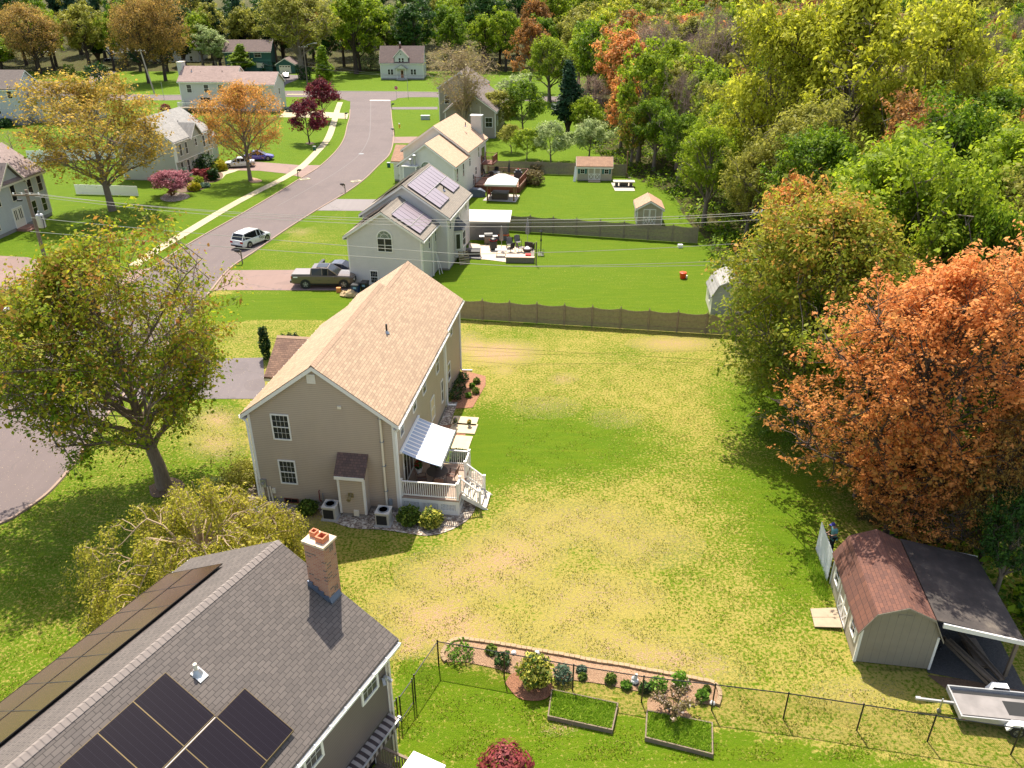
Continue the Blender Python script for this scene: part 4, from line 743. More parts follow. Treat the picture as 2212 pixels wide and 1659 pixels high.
# ================= grey colonial left middle =================
HJ=root('house','mid grey colonial with double front door behind the utility pole','house',(-57.7,85.6,0),R_(-4))
block(HJ,-8.4,0,0,11.3,5.55,8.5,S['greyj'],K['pink'] if False else shingle('mauve_shingles',(.37,.28,.26),(.28,.21,.20),(.17,.13,.12),'x',.35,.17),cap=False,gut='none',corners=(0,1,3),oe=.35,tm=M['cream'],fnd=.4)
mb=MB(); mb.ext([(.012,3.2,5.2),(.012,7.2,5.2),(.012,5.2,7.35)],(-3.8,0,0)); cg=mb.build('cross_gable',S['greyj'],HJ)
mb=MB(); [mb.ext([(.38,5.2,7.45),(.38,5.2+s*2.4,4.95),(.38,5.2+s*2.4,5.07),(.38,5.2,7.6)],(-4.4,0,0)) for s in (-1,1)]; mb.build('roof',K['dull'],cg)
mb=MB(); [mb.ext([(.40,5.2,7.4),(.40,5.2+s*2.45,4.85),(.40,5.2+s*2.45,5.1),(.40,5.2,7.64)],(-.03,0,0)) for s in (-1,1)]; mb.build('rake_trim',M['cream'],cg)
for a in (.6,2.0,4.9,8.0,9.9): window(HJ,'+x',.012 if 3<a<7 else 0,a,a+.8,3.3,5.0,(1,2),fm=M['cream'])
for a in (.8,7.9,9.8): window(HJ,'+x',0,a,a+.8,.9,2.5,(1,2),fm=M['cream'])
door(HJ,'+x',.0,4.3,6.0,.3,2.5,M['cream'],lights=[(.12,.2,.4,.9),(.3,.38,.4,.9),(.62,.7,.4,.9),(.8,.88,.4,.9)],name='double_door')
mb=MB(); mb.box(.01,1.2,4.1,6.2,-.05,.3); mb.box(1.21,1.6,4.1,6.2,-.05,.15); mb.build('front_steps',mat('brick_steps',(.28,.14,.10)),HJ)
# ================= green house =================
HK=root('house','dark green house with brown roof far behind, left of the white cape','house',(-81.6,263,0),R_(2))
block(HK,-7,7.2,0,8,6.2,8.9,S['green'],K['mauve'],axis='x',cap=False,gut='none',corners=(),oe=.6,fnd=.3)
window(HK,'-y',0,-.6,.6,4.3,5.9,(1,2)); window(HK,'-y',0,2.2,4.2,4.3,5.9,(2,2)); window(HK,'-y',0,-1.6,-.8,1.2,2.6,(1,2)); window(HK,'-y',0,2.6,4.6,1.4,2.6,(2,2),glass=M['cream'])
mb=MB(); mb.box(-6.99,7.19,-.05,-.002,3.35,3.6); mb.build('belt_trim',mat('pale_green_trim',(.05,.16,.14)),HK)
GK=root('garage','small dark green garage with pale door and windows above the black car','garage',(-69.3,259.5,0),0); block(GK,-2.8,2.8,0,6,2.6,4.2,S['green'],K['mauve'],cap=False,gut='none',corners=(),fnd=.1)
mb=MB(); mb.box(-1.9,1.6,-.05,-.002,0,2.3); gd=mb.build('garage_door',M['cream'],GK); mb=MB(); [mb.box(-1.7+i*.85,-1.2+i*.85,-.06,-.051,1.8,2.1) for i in range(4)]; mb.build('door_window',M['glass'],gd)
# white garages top-left
GL=root('garage','white gabled garage with pale roof and cupola at upper left','garage',P2(292,137)+(0,),R_(3)); block(GL,-8.2,4.8,0,9,3.2,6.2,S['clap'],mat('pale_roof',(.55,.54,.52),.8),axis='x',cap=False,gut='none',corners=(0,1),fnd=.2)
mb=MB(); mb.box(-2.2,-1.2,4.0,5.0,6,7.2); cu=mb.build('cupola',M['white'],GL); mb=MB(); mb.lathe((-1.7,4.5,7.2),[(.9,0),(.6,.35),(.1,.8)],8); mb.build('cupola_roof',M['grey'],cu)
window(GL,'-y',0,-4,-3,1.2,2.4,(2,2)); mb=MB(); mb.box(-1,2.6,-.05,-.002,0,2.6); mb.build('garage_door',M['cream'],GL)
HL=root('house','white house half hidden behind the two amber trees at upper left','house',P2(378,140)+(0,),R_(-3)); block(HL,-9,8.5,0,8,5.2,7.6,S['clap'],K['dull'],axis='x',cap=False,gut='none',corners=(0,1),fnd=.3)
for a in (-7,-4,-1,2.5,5.5): window(HL,'-y',0,a,a+.9,1.2,2.7,(1,2)); window(HL,'-y',0,a,a+.9,3.6,4.9,(1,2))
# ================= sheds =================
M['t111']=vgroove('shed_boards_tan',(.42,.36,.27),0,.2,.07); M['t111y']=vgroove('shed_boards_tan_side',(.50,.44,.34),1,.2,.07); M['tealsh']=mat('teal_shutter',(.01,.11,.10),.6)
def xdoors(Hh,face,off,a0,a1,z0,z1,wm,name='double_door'):
    s=-1 if face[0]=='-' else 1; T=(lambda a,d,z:(a,off+s*d,z)) if face[1]=='y' else (lambda a,d,z:(off+s*d,a,z))
    def bx(mb,A0,A1,d0,d1,Z0,Z1): p=T(A0,d0,Z0);q=T(A1,d1,Z1); mb.box(min(p[0],q[0]),max(p[0],q[0]),min(p[1],q[1]),max(p[1],q[1]),Z0,Z1)
    d=MB(); bx(d,a0,a1,.002,.02,z0,z1); do=d.build(name,wm,Hh); f=MB(); am=(a0+a1)/2; zm=z0+(z1-z0)*.48
    for (l,r_) in ((a0,am-.01),(am+.01,a1)):
        bx(f,l,l+.09,.02,.04,z0,z1); bx(f,r_-.09,r_,.02,.04,z0,z1)
        for z in (z0,zm-.045,z1-.09): bx(f,l+.09,r_-.09,.02,.0395,z,z+.09)
        f.bar(T(l+.1,.033,z0+.09),T(r_-.1,.033,zm-.05),.012 if face[1]=='y' else .08,.08 if face[1]=='y' else .012) if False else f.ext([T(l+.09,.022,z0+.09),T(l+.19,.022,z0+.09),T(r_-.09,.022,zm-.05),T(r_-.19,.022,zm-.05)],Vector(T(0,.014,0))-Vector(T(0,0,0)))
        f.ext([T(r_-.09,.022,z0+.09),T(r_-.19,.022,z0+.09),T(l+.09,.022,zm-.05),T(l+.19,.022,zm-.05)],Vector(T(0,.0125,0))-Vector(T(0,0,0)))
    f.build('door_frame',M['white'],do); return do
SH1=root('shed','grey beige garden shed with teal shutters and cross-braced doors at the far fence','shed',(11.9,115.3,0),R_(-3))
block(SH1,-2.55,2.5,0,2.6,2.05,3.05,M['t111'],K['orange'],axis='x',cap=False,gut='none',corners=(0,1),oh=.12,oe=.15,fnd=.12)
xdoors(SH1,'-y',0,-.9,.85,.15,1.9,M['t111'])
for c in (-1.75,1.7): window(SH1,'-y',0,c-.28,c+.28,1.05,1.65,(2,2),dh=False,fr=.05,shutter=M['tealsh'])
mb=MB(); mb.ext([(-.9,-.9,.0),(.85,-.9,.0),(.85,-.02,.14),(-.9,-.02,.14)],(0,0,.04)); mb.build('ramp',M['woodl'],SH1)
mb=MB(); mb.bar((-2.9,-.3,.0),(-2.65,.3,2.0),.4,.05); one(mb,'leaning_board',M['white'],'white board leaning on the left side of the far shed','board',loc=(11.9,115.3,0))
SH2=root('shed','small tan gable shed with white double doors by the weathered fence','shed',(16.25,92.2,0),R_(-4))
block(SH2,-1.5,1.5,0,3.6,2.0,2.85,M['t111'],K['orangex'],cap=False,gut='none',corners=(0,1),oh=.25,oe=.2,fnd=.1)
xdoors(SH2,'-y',0,-.75,.72,.12,1.95,M['t111']); window(SH2,'-x',-1.5,.9,1.4,.9,1.5,(2,2),dh=False,fr=.05,shutter=M['tealsh'])
mb=MB(); mb.lathe((0,3.3,2.95),[(.03,0),(.03,.25)],6); mb.build('finial',M['dark'],SH2)
def gambrel(Hh,x0,x1,y0,y1,ez,bz,pz,bi,wm,rm,z0=0,oh=.12):
    xm=(x0+x1)/2; w=MB(); w.ext([(x0,y0,z0+.06),(x1,y0,z0+.06),(x1,y0,ez),(x1-bi,y0,bz),(xm,y0,pz),(x0+bi,y0,bz),(x0,y0,ez)],(0,y1-y0,0)); w.build('wall',wm,Hh)
    r=MB(); prof=[(x0-.16,ez-.28),(x0+bi-.03,bz+.03),(xm,pz+.03),(x1-bi+.03,bz+.03),(x1+.16,ez-.28)]
    for (a,b) in zip(prof[:-1],prof[1:]): r.ext([(a[0],y0-oh,a[1]),(b[0],y0-oh,b[1]),(b[0],y0-oh,b[1]+.06),(a[0],y0-oh,a[1]+.06)],(0,y1-y0+2*oh,0))
    r.build('roof',rm,Hh)
    t=MB(); [t.ext([(a[0],y0-oh-.02,a[1]-.06),(b[0],y0-oh-.02,b[1]-.06),(b[0],y0-oh-.02,b[1]+.05),(a[0],y0-oh-.02,a[1]+.05)],(0,.018,0)) for a,b in zip(prof[:-1],prof[1:])]
    t.build('rake_trim',wm,Hh)
BR=root('barn_shed','tan gambrel shed with red brown shingles at lower right','shed',(14.70,24.82,0),R_(-8.5))
M['barn']=vgroove('barn_boards',(.25,.215,.16),0,.31,.035,k=.6); M['barns']=vgroove('barn_side_boards',(.40,.34,.255),1,.2,.07)
gambrel(BR,0,3.06,0,5.0,1.98,2.78,3.28,.42,M['barn'],K['red'])
mb=MB(); mb.box(-.018,-.001,.0,5.0,.06,1.75); mb.build('side_wall',M['barns'],BR)
mb=MB(); mb.box(-.035,.07,-.03,-.001,.05,1.85); mb.box(-.04,-.0185,-.03,.09,.05,1.85); mb.box(2.99,3.08,-.03,-.001,.05,1.85); mb.box(-.04,-.0185,4.9,5.0,.05,1.8); mb.build('corner_board',M['white'],BR)
xdoors(BR,'-x',-.0185,1.75,3.3,.15,1.72,M['barns'])
for a in (.55,3.8): window(BR,'-x',-.0185,a,a+.55,.85,1.6,(1,2),fr=.06); 
mb=MB(); [mb.box(-.05,-.0187,a-.24,a-.08,.75,1.68) for a in (.55,3.8)]; [mb.box(-.05,-.0187,a+.63,a+.8,.75,1.68) for a in (.55,3.8)]; mb.build('shutter',M['white'],BR)
mb=MB(); mb.lathe((1.53,-.012,3.0),[(.0,0),(.2,0)],8) if False else mb.box(1.25,1.8,-.02,-.001,2.72,2.88); mb.build('gable_vent',M['barn'],BR)
# carport roof lean-to
CP=root('carport','open lean-to carport with speckled dark roof attached beside the gambrel shed','carport',(14.70,24.82,0),R_(-8.5))
cr_=NT('weathered_roll_roofing'); o_=cr_.obj(); n_=cr_.noise(o_,.9,5,.65); cr_.col(cr_.ramp(n_,[(.3,(.03,.025,.022)),(.55,(.06,.048,.042)),(.75,(.16,.13,.10))])); cr_.bump(cr_.noise(o_,12,3),.5,.02)
mb=MB(); mb.ext([(2.74,-.05,2.76),(6.25,-.05,2.12),(6.25,-.05,2.18),(2.74,-.05,2.82)],(0,5.35,0)); mb.build('roof',cr_.m,CP)
mb=MB(); mb.ext([(3.0,-.135,2.50),(6.3,-.135,1.99),(6.3,-.135,2.19),(3.0,-.135,2.72)],(0,.084,0)); mb.ext([(3.12,5.302,2.42),(6.3,5.302,1.99),(6.3,5.302,2.19),(3.12,5.302,2.62)],(0,.038,0)); mb.build('fascia',M['white'],CP)
[MB().box(x-.06,x+.06,y-.06,y+.06,0,z).build('post',M['wood'],CP) for x,y,z in ((6.1,.1,2.05),(6.1,2.6,2.05),(6.1,5.1,2.05),(3.3,5.1,2.45))]
mb=MB(); [mb.bar((3.14,y,2.48),(6.2,y,2.06),.05,.12) for y in (.6,1.3,2.0,2.7,3.4,4.1,4.8)]; mb.build('rafter',M['wood'],CP)
SG=root('shed','pale grey gambrel shed half hidden under the orange tree','shed',(17.3,64.1,0),R_(-6)); gambrel(SG,0,3.0,0,3.6,1.9,2.7,3.2,.45,S['greyj'],K['lgrey'])
mb=MB(); mb.box(-.03,-.001,0,3.6,.05,1.7); mb.build('side_wall',M['cream'],SG); window(SG,'-x',-.03,1.0,1.5,.9,1.5,(2,2),dh=False,fr=.05)
LS=root('lean_to_shed','lean-to shed with flat pale roof against the weathered fence','shed',(zo(120,400) and P2(*zo(100,395)))+(0,),R_(-4))
mb=MB(); mb.box(0,4.4,0,2.4,0,2.1); mb.build('wall',vgroove('grey_shed_boards',(.17,.155,.145),0,.15,.2),LS); mb=MB(); mb.ext([(-.2,-.3,2.15),(-.2,2.9,2.6),(-.2,2.9,2.68),(-.2,-.3,2.23)],(4.9,0,0)); mb.build('roof',mat('pale_sheet_roof',(.75,.68,.58),.6),LS)
# ---------------- fences ----------------
M['fence']=mat('weathered_fence_boards',(.27,.21,.13),.9,var=.35,vs=4); M['fence2']=mat('grey_fence_boards',(.24,.19,.14),.9,var=.35,vs=4)
def stockade(name,label,p,q,n,m,h=1.75,scal=.13,flip=1,pst=True,cat='fence',group=None):
    p=Vector(p);q=Vector(q); L=(q-p).length; d=(q-p)/L; rz=math.atan2(d.y,d.x); r=root(name,label,cat,(p.x,p.y,0),rz,group)
    w=L/n; rr=random.Random(n)
    for i in range(n):
        b=MB(); k=int(w/.095); 
        for j in range(k):
            x=i*w+.05+(w-.1)*(j+.5)/k; t=(j+.5)/k; hh=h-scal*math.sin(math.pi*t)+rr.uniform(-.012,.012); ww=(w-.1)/k*.46; y=rr.uniform(-.004,.004)
            b.add([(x-ww,y,.03),(x+ww,y,.03),(x+ww,y,hh),(x,y,hh+.05),(x-ww,y,hh),(x-ww,y+.018,.03),(x+ww,y+.018,.03),(x+ww,y+.018,hh),(x,y+.018,hh+.05),(x-ww,y+.018,hh)],[(0,1,2,3,4),(9,8,7,6,5),(0,4,9,5),(4,3,8,9),(3,2,7,8),(2,1,6,7)])
        for z in (.35,.95,1.5): b.box(i*w+.05,i*w+w-.05,.02 if flip>0 else -.03,.045 if flip>0 else -.005,z,z+.07)
        b.build('fence_panel',m,r)
    if pst:
        for i in range(n+1):
            b=MB(); x=i*w; b.box(x-.05,x+.05,-.05,.05,0,h+.12); b.lathe((x,0,h+.12),[(.055,0),(.03,.05),(.045,.09),(.01,.15)],6); b.build('fence_post',m,r)
    return r
stockade('fence','long dark brown picket-top fence between the dry lawn and the grey house yard',P2(985,688)+(0,),P2(1650,729)+(0,),11,M['fence'])
stockade('fence','weathered grey fence running behind the patio to the tan gable shed',P2(1000,492)+(0,),P2(1505,526)+(0,),10,M['fence2'],h=1.85)
stockade('fence','far weathered fence behind the gazebo and the teal shuttered shed',P2(1030,372)+(0,),P2(1352,382)+(0,),9,M['fence2'],h=1.8,scal=.06)
M['wfence']=mat('white_picket_paint',(.60,.62,.64),.6,var=.06)
stockade('fence','short white board fence standing between the gambrel shed and the man','' and 0 or (15.33,29.8,0),(15.66,32.4,0),1,M['wfence'],h=1.72,scal=0,pst=False,flip=-1)
vf=root('fence','white vinyl privacy fence left of the amber tree','fence',P2(62,350)+(0,),0)
pts=[P2(62,350),P2(92,350),P2(175,346),P2(250,342)]
for a,b in zip(pts[:-1],pts[1:]):
    a=Vector(a)-vf.location.xy;b=Vector(b)-vf.location.xy; m_=MB(); m_.bar((*a,.9),(*b,.9),.05,1.75,up=(0,0,1)); m_.build('fence_panel',M['whitep'],vf); m_=MB(); m_.box(b.x-.08,b.x+.08,b.y-.08,b.y+.08,0,1.95); m_.build('fence_post',M['whitep'],vf)
vf=root('fence','low white vinyl fence seen through the base of the amber tree','fence',P2(165,420)+(0,),0)
a=Vector(P2(165,420))-vf.location.xy;b=Vector(P2(300,424))-vf.location.xy; m_=MB(); m_.bar((*a,.7),(*b,.7),.05,1.3); m_.build('fence_panel',M['whitep'],vf)
# chain link
def chain(name,label,posts,h=1.42,gate=False):
    o=posts[0]; r=root(name,label,'fence' if not gate else 'gate',(o[0],o[1],0),0)
    Q_=[Vector((p[0]-o[0],p[1]-o[1],0)) for p in posts]
    for p in Q_: b=MB(); b.lathe((p.x,p.y,0),[(.032,0),(.032,h+.03),(.04,h+.04),(.02,h+.08)],8); b.build('fence_post',M['black'],r)
    for a,c in zip(Q_[:-1],Q_[1:]):
        d=(c-a); L=d.length; d/=L; b=MB(); b.tube([a+Vector((0,0,h)),c+Vector((0,0,h))],.022,6); 
        if gate: b.tube([a+Vector((0,0,.12)),c+Vector((0,0,.12))],.02,6)
        b.build('top_rail',M['black'],r)
        mm=MB(); n=int(L/.085); K_=int(h/.085); w=.0035; nr=Vector((-d.y,d.x,0))
        for i in range(-K_,n):
            for s in (0,1):
                x0=i*.085; x1=x0+h; z0=.03; z1=h
                if x0<0: z0+= -x0; x0=0
                if x1>L: z1-= x1-L; x1=L
                if x1<=x0: continue
                A,B=(x0,z0),(x1,z1)
                if s: A=(L-A[0],A[1]); B=(L-B[0],B[1])
                pa=a+d*A[0]+Vector((0,0,A[1])); pb=a+d*B[0]+Vector((0,0,B[1])); t=(pb-pa).normalized(); e=t.cross(nr)*w
                mm.add([pa-e,pa+e,pb+e,pb-e],[(0,1,2,3)])
        mm.build('chain_mesh',M['dark'],r)
    return r
chain('chain_link_fence','long black chain link fence in front of the raised garden boxes',[(-3.13,24.58),(-.33,23.95),(2.5,23.79-.5),(5.26,23.1-.4),(8.02,22.3),(10.77,21.87),(13.48,21.33),(16.01,20.83),(18.9,20.25),(21.5,19.75)])
chain('chain_link_fence','short black chain link run beside the taupe house corner',[(-3.92,22.75),(-3.13,24.58)]); chain('garden_gate','narrow black chain link gate next to the taupe house',[(-4.37,21.74),(-3.98,22.6)],gate=True,h=1.35)
chain('chain_link_fence','black chain link piece ending at the taupe house wall',[(-4.9,20.9),(-4.47,21.6)])
# raised beds
grm=NT('bed_grass'); p_=grm.geo(); grm.col(grm.mix(grm.noise(p_,10,4,.7),(.10,.20,.006),(.30,.42,.03))); grm.bump(grm.noise(p_,14,4,.7),1,.15)
def tufts(name,m,pts,n,h,seed,parent=None,label=None,cat=None,kind='stuff',w=.02,loc=(0,0,0)):
    """many small grass blades inside a polygon"""
    r=np.random.RandomState(seed); pg=np.array(pts); lo,hi=pg.min(0),pg.max(0); out=[]
    while len(out)<n:
        c=r.uniform(lo,hi,(n,2)); ins=np.zeros(n,bool)
        for i in range(len(pg)):
            x1,y1=pg[i];x2,y2=pg[(i+1)%len(pg)]
            if y1==y2: continue
            ins^=((y1>c[:,1])!=(y2>c[:,1]))&(c[:,0]<(x2-x1)*(c[:,1]-y1)/(y2-y1)+x1)
        out+=list(c[ins])
    c=np.array(out[:n]); a=r.uniform(0,6.28,n); hh=h*r.uniform(.5,1.2,n); l=r.normal(0,.5,(n,2))*hh[:,None]
    z0=np.full((n,1),loc[2]); d=np.stack([np.cos(a),np.sin(a)],1)*w
    v=np.concatenate([np.concatenate([c-d,z0],1)[:,None],np.concatenate([c+d,z0],1)[:,None],np.concatenate([c+l,z0+hh[:,None]],1)[:,None]],1).reshape(-1,3)
    me=bpy.data.meshes.new(name); me.vertices.add(3*n); me.vertices.foreach_set('co',v.reshape(-1).astype('f')); me.loops.add(3*n); me.loops.foreach_set('vertex_index',np.arange(3*n,dtype='i')); me.polygons.add(n); me.polygons.foreach_set('loop_start',np.arange(0,3*n,3,dtype='i')); me.update(calc_edges=True); me.materials.append(m)
    A=me.attributes.new('rnd','FLOAT','FACE'); A.data.foreach_set('value',r.rand(n).astype('f'))
    o=bpy.data.objects.new(name,me); COL.objects.link(o)
    if parent is not None: o.parent=parent
    if kind:o['kind']=kind
    if label:o['label']=label
    return o
def leafmat(name,stops,trans=.35,rough=.6):
    a=NT(name); at_=a.n('Attribute'); at_.attribute_name='rnd'; c=a.ramp(at_.outputs['Fac'],stops); a.col(c); a.b.inputs['Roughness'].default_value=rough; a.b.inputs['Specular IOR Level'].default_value=.25
    t=a.n('BsdfTranslucent'); a.L(c,t.inputs[0]); m=a.n('MixShader'); m.inputs[0].default_value=trans; out=[x for x in a.t.nodes if x.type=='OUTPUT_MATERIAL'][0]
    a.L(a.b.outputs[0],m.inputs[1]); a.L(t.outputs[0],m.inputs[2]); a.L(m.outputs[0],out.inputs[0]); return a.m
M['blade']=leafmat('grass_blades',[(0,(.12,.24,.006)),(.5,(.26,.44,.02)),(1,(.46,.55,.07))])
def rbox(label,c4,h=.22):
    cx=sum(p[0] for p in c4)/4; cy=sum(p[1] for p in c4)/4; r=root('raised_bed',label,'raised bed',(cx,cy,0),0,'raised garden boxes'); q=[Vector((p[0]-cx,p[1]-cy,0)) for p in c4]
    for i in range(4):
        b=MB(); d=(q[(i+1)%4]-q[i]).normalized()*.025; b.bar(q[i]-d+Vector((0,0,h/2)),q[(i+1)%4]+d+Vector((0,0,h/2)),.05,h-(.004 if i%2 else 0)); b.build('side_board',M['wood'],r)
    b=MB(); b.prism([(p.x*.97,p.y*.97) for p in q],0,h-.05); b.build('bed_soil',grm.m,r)
    tufts('bed_grass',M['blade'],[(p.x*.95,p.y*.95) for p in q],5200,.13,3,r,loc=(0,0,h-.06)); return r
rbox('left of two low wooden boxes filled with bright grass',[(1.43,21.85),(3.89,21.2),(4.26,22.46),(1.64,23.16)]); rbox('right wooden garden box with bright grass, below the flowering shrub',[(5.14,20.86),(7.55,20.12),(7.85,21.52),(5.39,22.12)])
# curb stones of garden bed
cs=root('bed_edging','curved row of tan edging stones around the long garden bed','edging',(BT[0][0],BT[0][1],0),0); 
pp=resample([tuple(x) for x in BT],60); b=MB()
for i in range(59):
    a=Vector((pp[i][0]-BT[0][0],pp[i][1]-BT[0][1],.06)); c=Vector((pp[i+1][0]-BT[0][0],pp[i+1][1]-BT[0][1],.06)); b.bar(a+(c-a)*.04,c-(c-a)*.04,.17,.12+.02*(i%3))
tag(b.build('edging_stones',mat('tan_edging_stone',(.34,.24,.14),.9,var=.3,vs=3),cs),kind='stuff')
# ---------------- vehicles ----------------
def paint(name,c,metal=.0): return mat(name,c,.25,metal,var=.03,coat=.6)
M['vglass']=mat('tinted_glass',(.012,.014,.018),.1,var=.0,spec=.4); M['lampr']=mat('red_lamp',(.35,.01,.01),.2); M['lampw']=mat('clear_lamp',(.75,.75,.72),.15); M['rim']=mat('alloy_rim',(.4,.4,.41),.35,.7); M['rimd']=mat('dark_rim',(.10,.10,.10),.4,.5)
def wheel(V,x,y,r,w,s,rim):
    c=Vector((x,y,r)); t=MB(); t.tube([c+Vector((0,-w/2,0)),c+Vector((0,w/2,0))],r,20); wo=t.build('wheel',M['rubber'],V)
    h=MB(); yo=s*w/2; h.tube([c+Vector((0,yo-.01*s,0)),c+Vector((0,yo+.015*s,0))],r*.62,14); h.build('rim',rim,wo)
    k=MB(); 
    for i in range(5):
        a=i*2*math.pi/5+.3; k.bar(c+Vector((0,yo+.02*s,0)),c+Vector((math.cos(a)*r*.6,yo+.02*s,math.sin(a)*r*.6)),.05,.02,up=(0,1,0))
    k.build('spokes',M['alu'] if rim is M['rimd'] else M['rimd'],wo)
def car(name,label,cat,loc,rz,L,Wd,lower,gh,pm,wr=.34,wx=(.80,.80),rim=None,roofm=None,extra=None,group=None):
    """front toward +x. lower: list (x,hw,zb,zs); gh: list (x,hwb,hwt,zb,zt)"""
    V=root(name,label,cat,loc,rz,group); rim=rim or M['rim']
    b=MB(); rings=[]
    for x,hw,zb,zs in lower: rings.append([(x,-hw*.92,zb),(x,-hw,zb+.12),(x,-hw,(zb+zs)/2),(x,-hw*.97,zs-.12),(x,-hw*.90,zs-.02),(x,-hw*.4,zs+.015),(x,hw*.4,zs+.015),(x,hw*.90,zs-.02),(x,hw*.97,zs-.12),(x,hw,(zb+zs)/2),(x,hw,zb+.12),(x,hw*.92,zb)])
    b.loft(rings); b.build('body',pm,V,smooth=False)
    g=MB(); g.loft([[(x,-a,z0),(x,-t,z1),(x,t,z1),(x,a,z0)] for x,a,t,z0,z1 in gh]); g.build('windows',M['vglass'],V)
    rf=MB(); mid=[q for q in gh if q[4]-q[3]>.25]
    rf.loft([[(x,-t-.02,z1-.05),(x,-t*.9,z1+.02),(x,t*.9,z1+.02),(x,t+.02,z1-.05)] for x,a,t,z0,z1 in mid]); 
    for x,a,t,z0,z1 in [mid[0],mid[len(mid)//2],mid[-1]]:
        for s in (-1,1): rf.bar((x+(.0),s*(a+.008),z0),(x,s*(t+.008),z1),.07,.03,up=(0,1,0))
    for s in (-1,1):
        x,a,t,z0,z1=mid[-1]; x2,a2,t2,z02,_=gh[-1]; rf.bar((x,s*(t+.0),z1-.01),(x2,s*a2,z02+.01),.06,.05)
        x,a,t,z0,z1=mid[0]; x2,a2,t2,z02,_=gh[0]; rf.bar((x,s*(t+.0),z1-.01),(x2,s*a2,z02+.01),.09,.05)
    rf.build('roof',roofm or pm,V)
    fx=L/2-wx[0]; rx=-L/2+wx[1]
    ar=MB()
    for x in (fx,rx):
        for s in (-1,1):
            ar.tube([(x,s*(Wd/2-.16),wr),(x,s*(Wd/2+.004),wr)],wr*1.17,20)
    ar.build('wheel_arch',M['black'],V)
    for x in (fx,rx):
        for s in (-1,1): wheel(V,x,s*(Wd/2-.085),wr,.21,s,rim)
    x0,h0,zb0,zs0=lower[0]; x1,h1,zb1,zs1=lower[-1]
    for s in (-1,1):
        m=MB(); m.box(x0-.012,x0+.18,s*h0*.62 if s>0 else -h0*1.0-.012,h0*1.0+.012 if s>0 else -h0*.62,zs0-.30,zs0-.10); m.build('tail_light',M['lampr'],V)
        m=MB(); m.box(x1-.2,x1+.012,s*h1*.55 if s>0 else -h1*1.0-.012,h1+.012 if s>0 else -h1*.55,zs1-.24,zs1-.08); m.build('headlight',M['lampw'],V)
        m=MB(); xm=gh[-1][0]-.35; m.box(xm-.08,xm+.08,s*(Wd/2+.02) if s>0 else -Wd/2-.2,Wd/2+.2 if s>0 else -Wd/2-.02,zs1+.02,zs1+.2); m.build('mirror',pm,V)
    m=MB(); m.box(x1+.001,x1+.03,-h1*.5,h1*.5,zs1-.34,zs1-.1); m.build('grille',M['black'],V)
    m=MB(); m.box(x0-.05,x0-.001,-h0*.92,h0*.92,zb0+.02,zb0+.16); m.box(x1+.001,x1+.05,-h1*.92,h1*.92,zb1+.02,zb1+.16); m.build('bumper',extra or M['black'],V)
    m=MB(); m.box(x0-.02,x0-.013,-.26,.26,zs0-.42,zs0-.28); m.build('number_plate',M['whitep'],V)
    m=MB(); 
    for s in (-1,1):
        for xx in ((fx+rx)/2+.35,(fx+rx)/2-.55): m.box(xx,xx+.16,s*(Wd/2-.01) if s>0 else -Wd/2-.012,Wd/2+.012 if s>0 else -Wd/2+.01,zs1-.2,zs1-.17)
    m.build('door_handle',M['dark'],V)
    return V
def suvshape(L,W,H): 
    h=W/2
    return [(-L/2,h*.88,.36,1.02),(-L/2+.25,h*.98,.28,1.06),(-.6,h,.24,1.03),(.9,h,.24,1.0),(L/2-.75,h*.98,.26,.98),(L/2-.2,h*.90,.3,.86),(L/2,h*.72,.36,.74)],[(-L/2+.12,h*.80,h*.70,1.03,1.10),(-L/2+.5,h*.90,h*.74,1.03,H-.07),(-L/2+1.3,h*.93,h*.76,1.03,H-.01),(0,h*.94,h*.77,1.0,H),(.55,h*.93,h*.74,.99,H-.07),(1.35,h*.90,h*.72,.98,1.03)]
def sedanshape(L,W,H):
    h=W/2
    return [(-L/2,h*.82,.34,.88),(-L/2+.3,h*.95,.26,.95),(-L/2+.9,h*.99,.22,.96),(0,h,.22,.92),(.9,h,.22,.90),(L/2-.7,h*.97,.24,.84),(L/2-.2,h*.88,.28,.72),(L/2,h*.68,.34,.62)],[(-L/2+.65,h*.82,h*.7,.94,.99),(-L/2+1.35,h*.9,h*.68,.93,H-.06),(-.35,h*.93,h*.72,.92,H),(.15,h*.93,h*.70,.91,H-.04),(1.05,h*.88,h*.72,.89,.93)]
# white SUV on road
lw,g_=suvshape(4.75,1.88,1.70); p_=P2(545,527); V=car('suv','white suv with dark door emblem parked on the road by the mailbox','car',(p_[0],p_[1],.016),R_(90-24),4.75,1.88,lw,g_,paint('pearl_white_paint',(.66,.67,.66)),wr=.37,wx=(.92,.98))
m=MB(); m.box(.25,.85,-.965,-.945,.55,.98); lo=m.build('door_emblem',M['dark'],V); m=MB(); m.box(.36,.74,-.972,-.966,.62,.91); m.build('emblem_white',M['whitep'],lo); m=MB(); m.box(.42,.55,-.978,-.973,.66,.84);m.box(.58,.68,-.978,-.973,.66,.84); m.build('emblem_mark',M['dark'],lo)
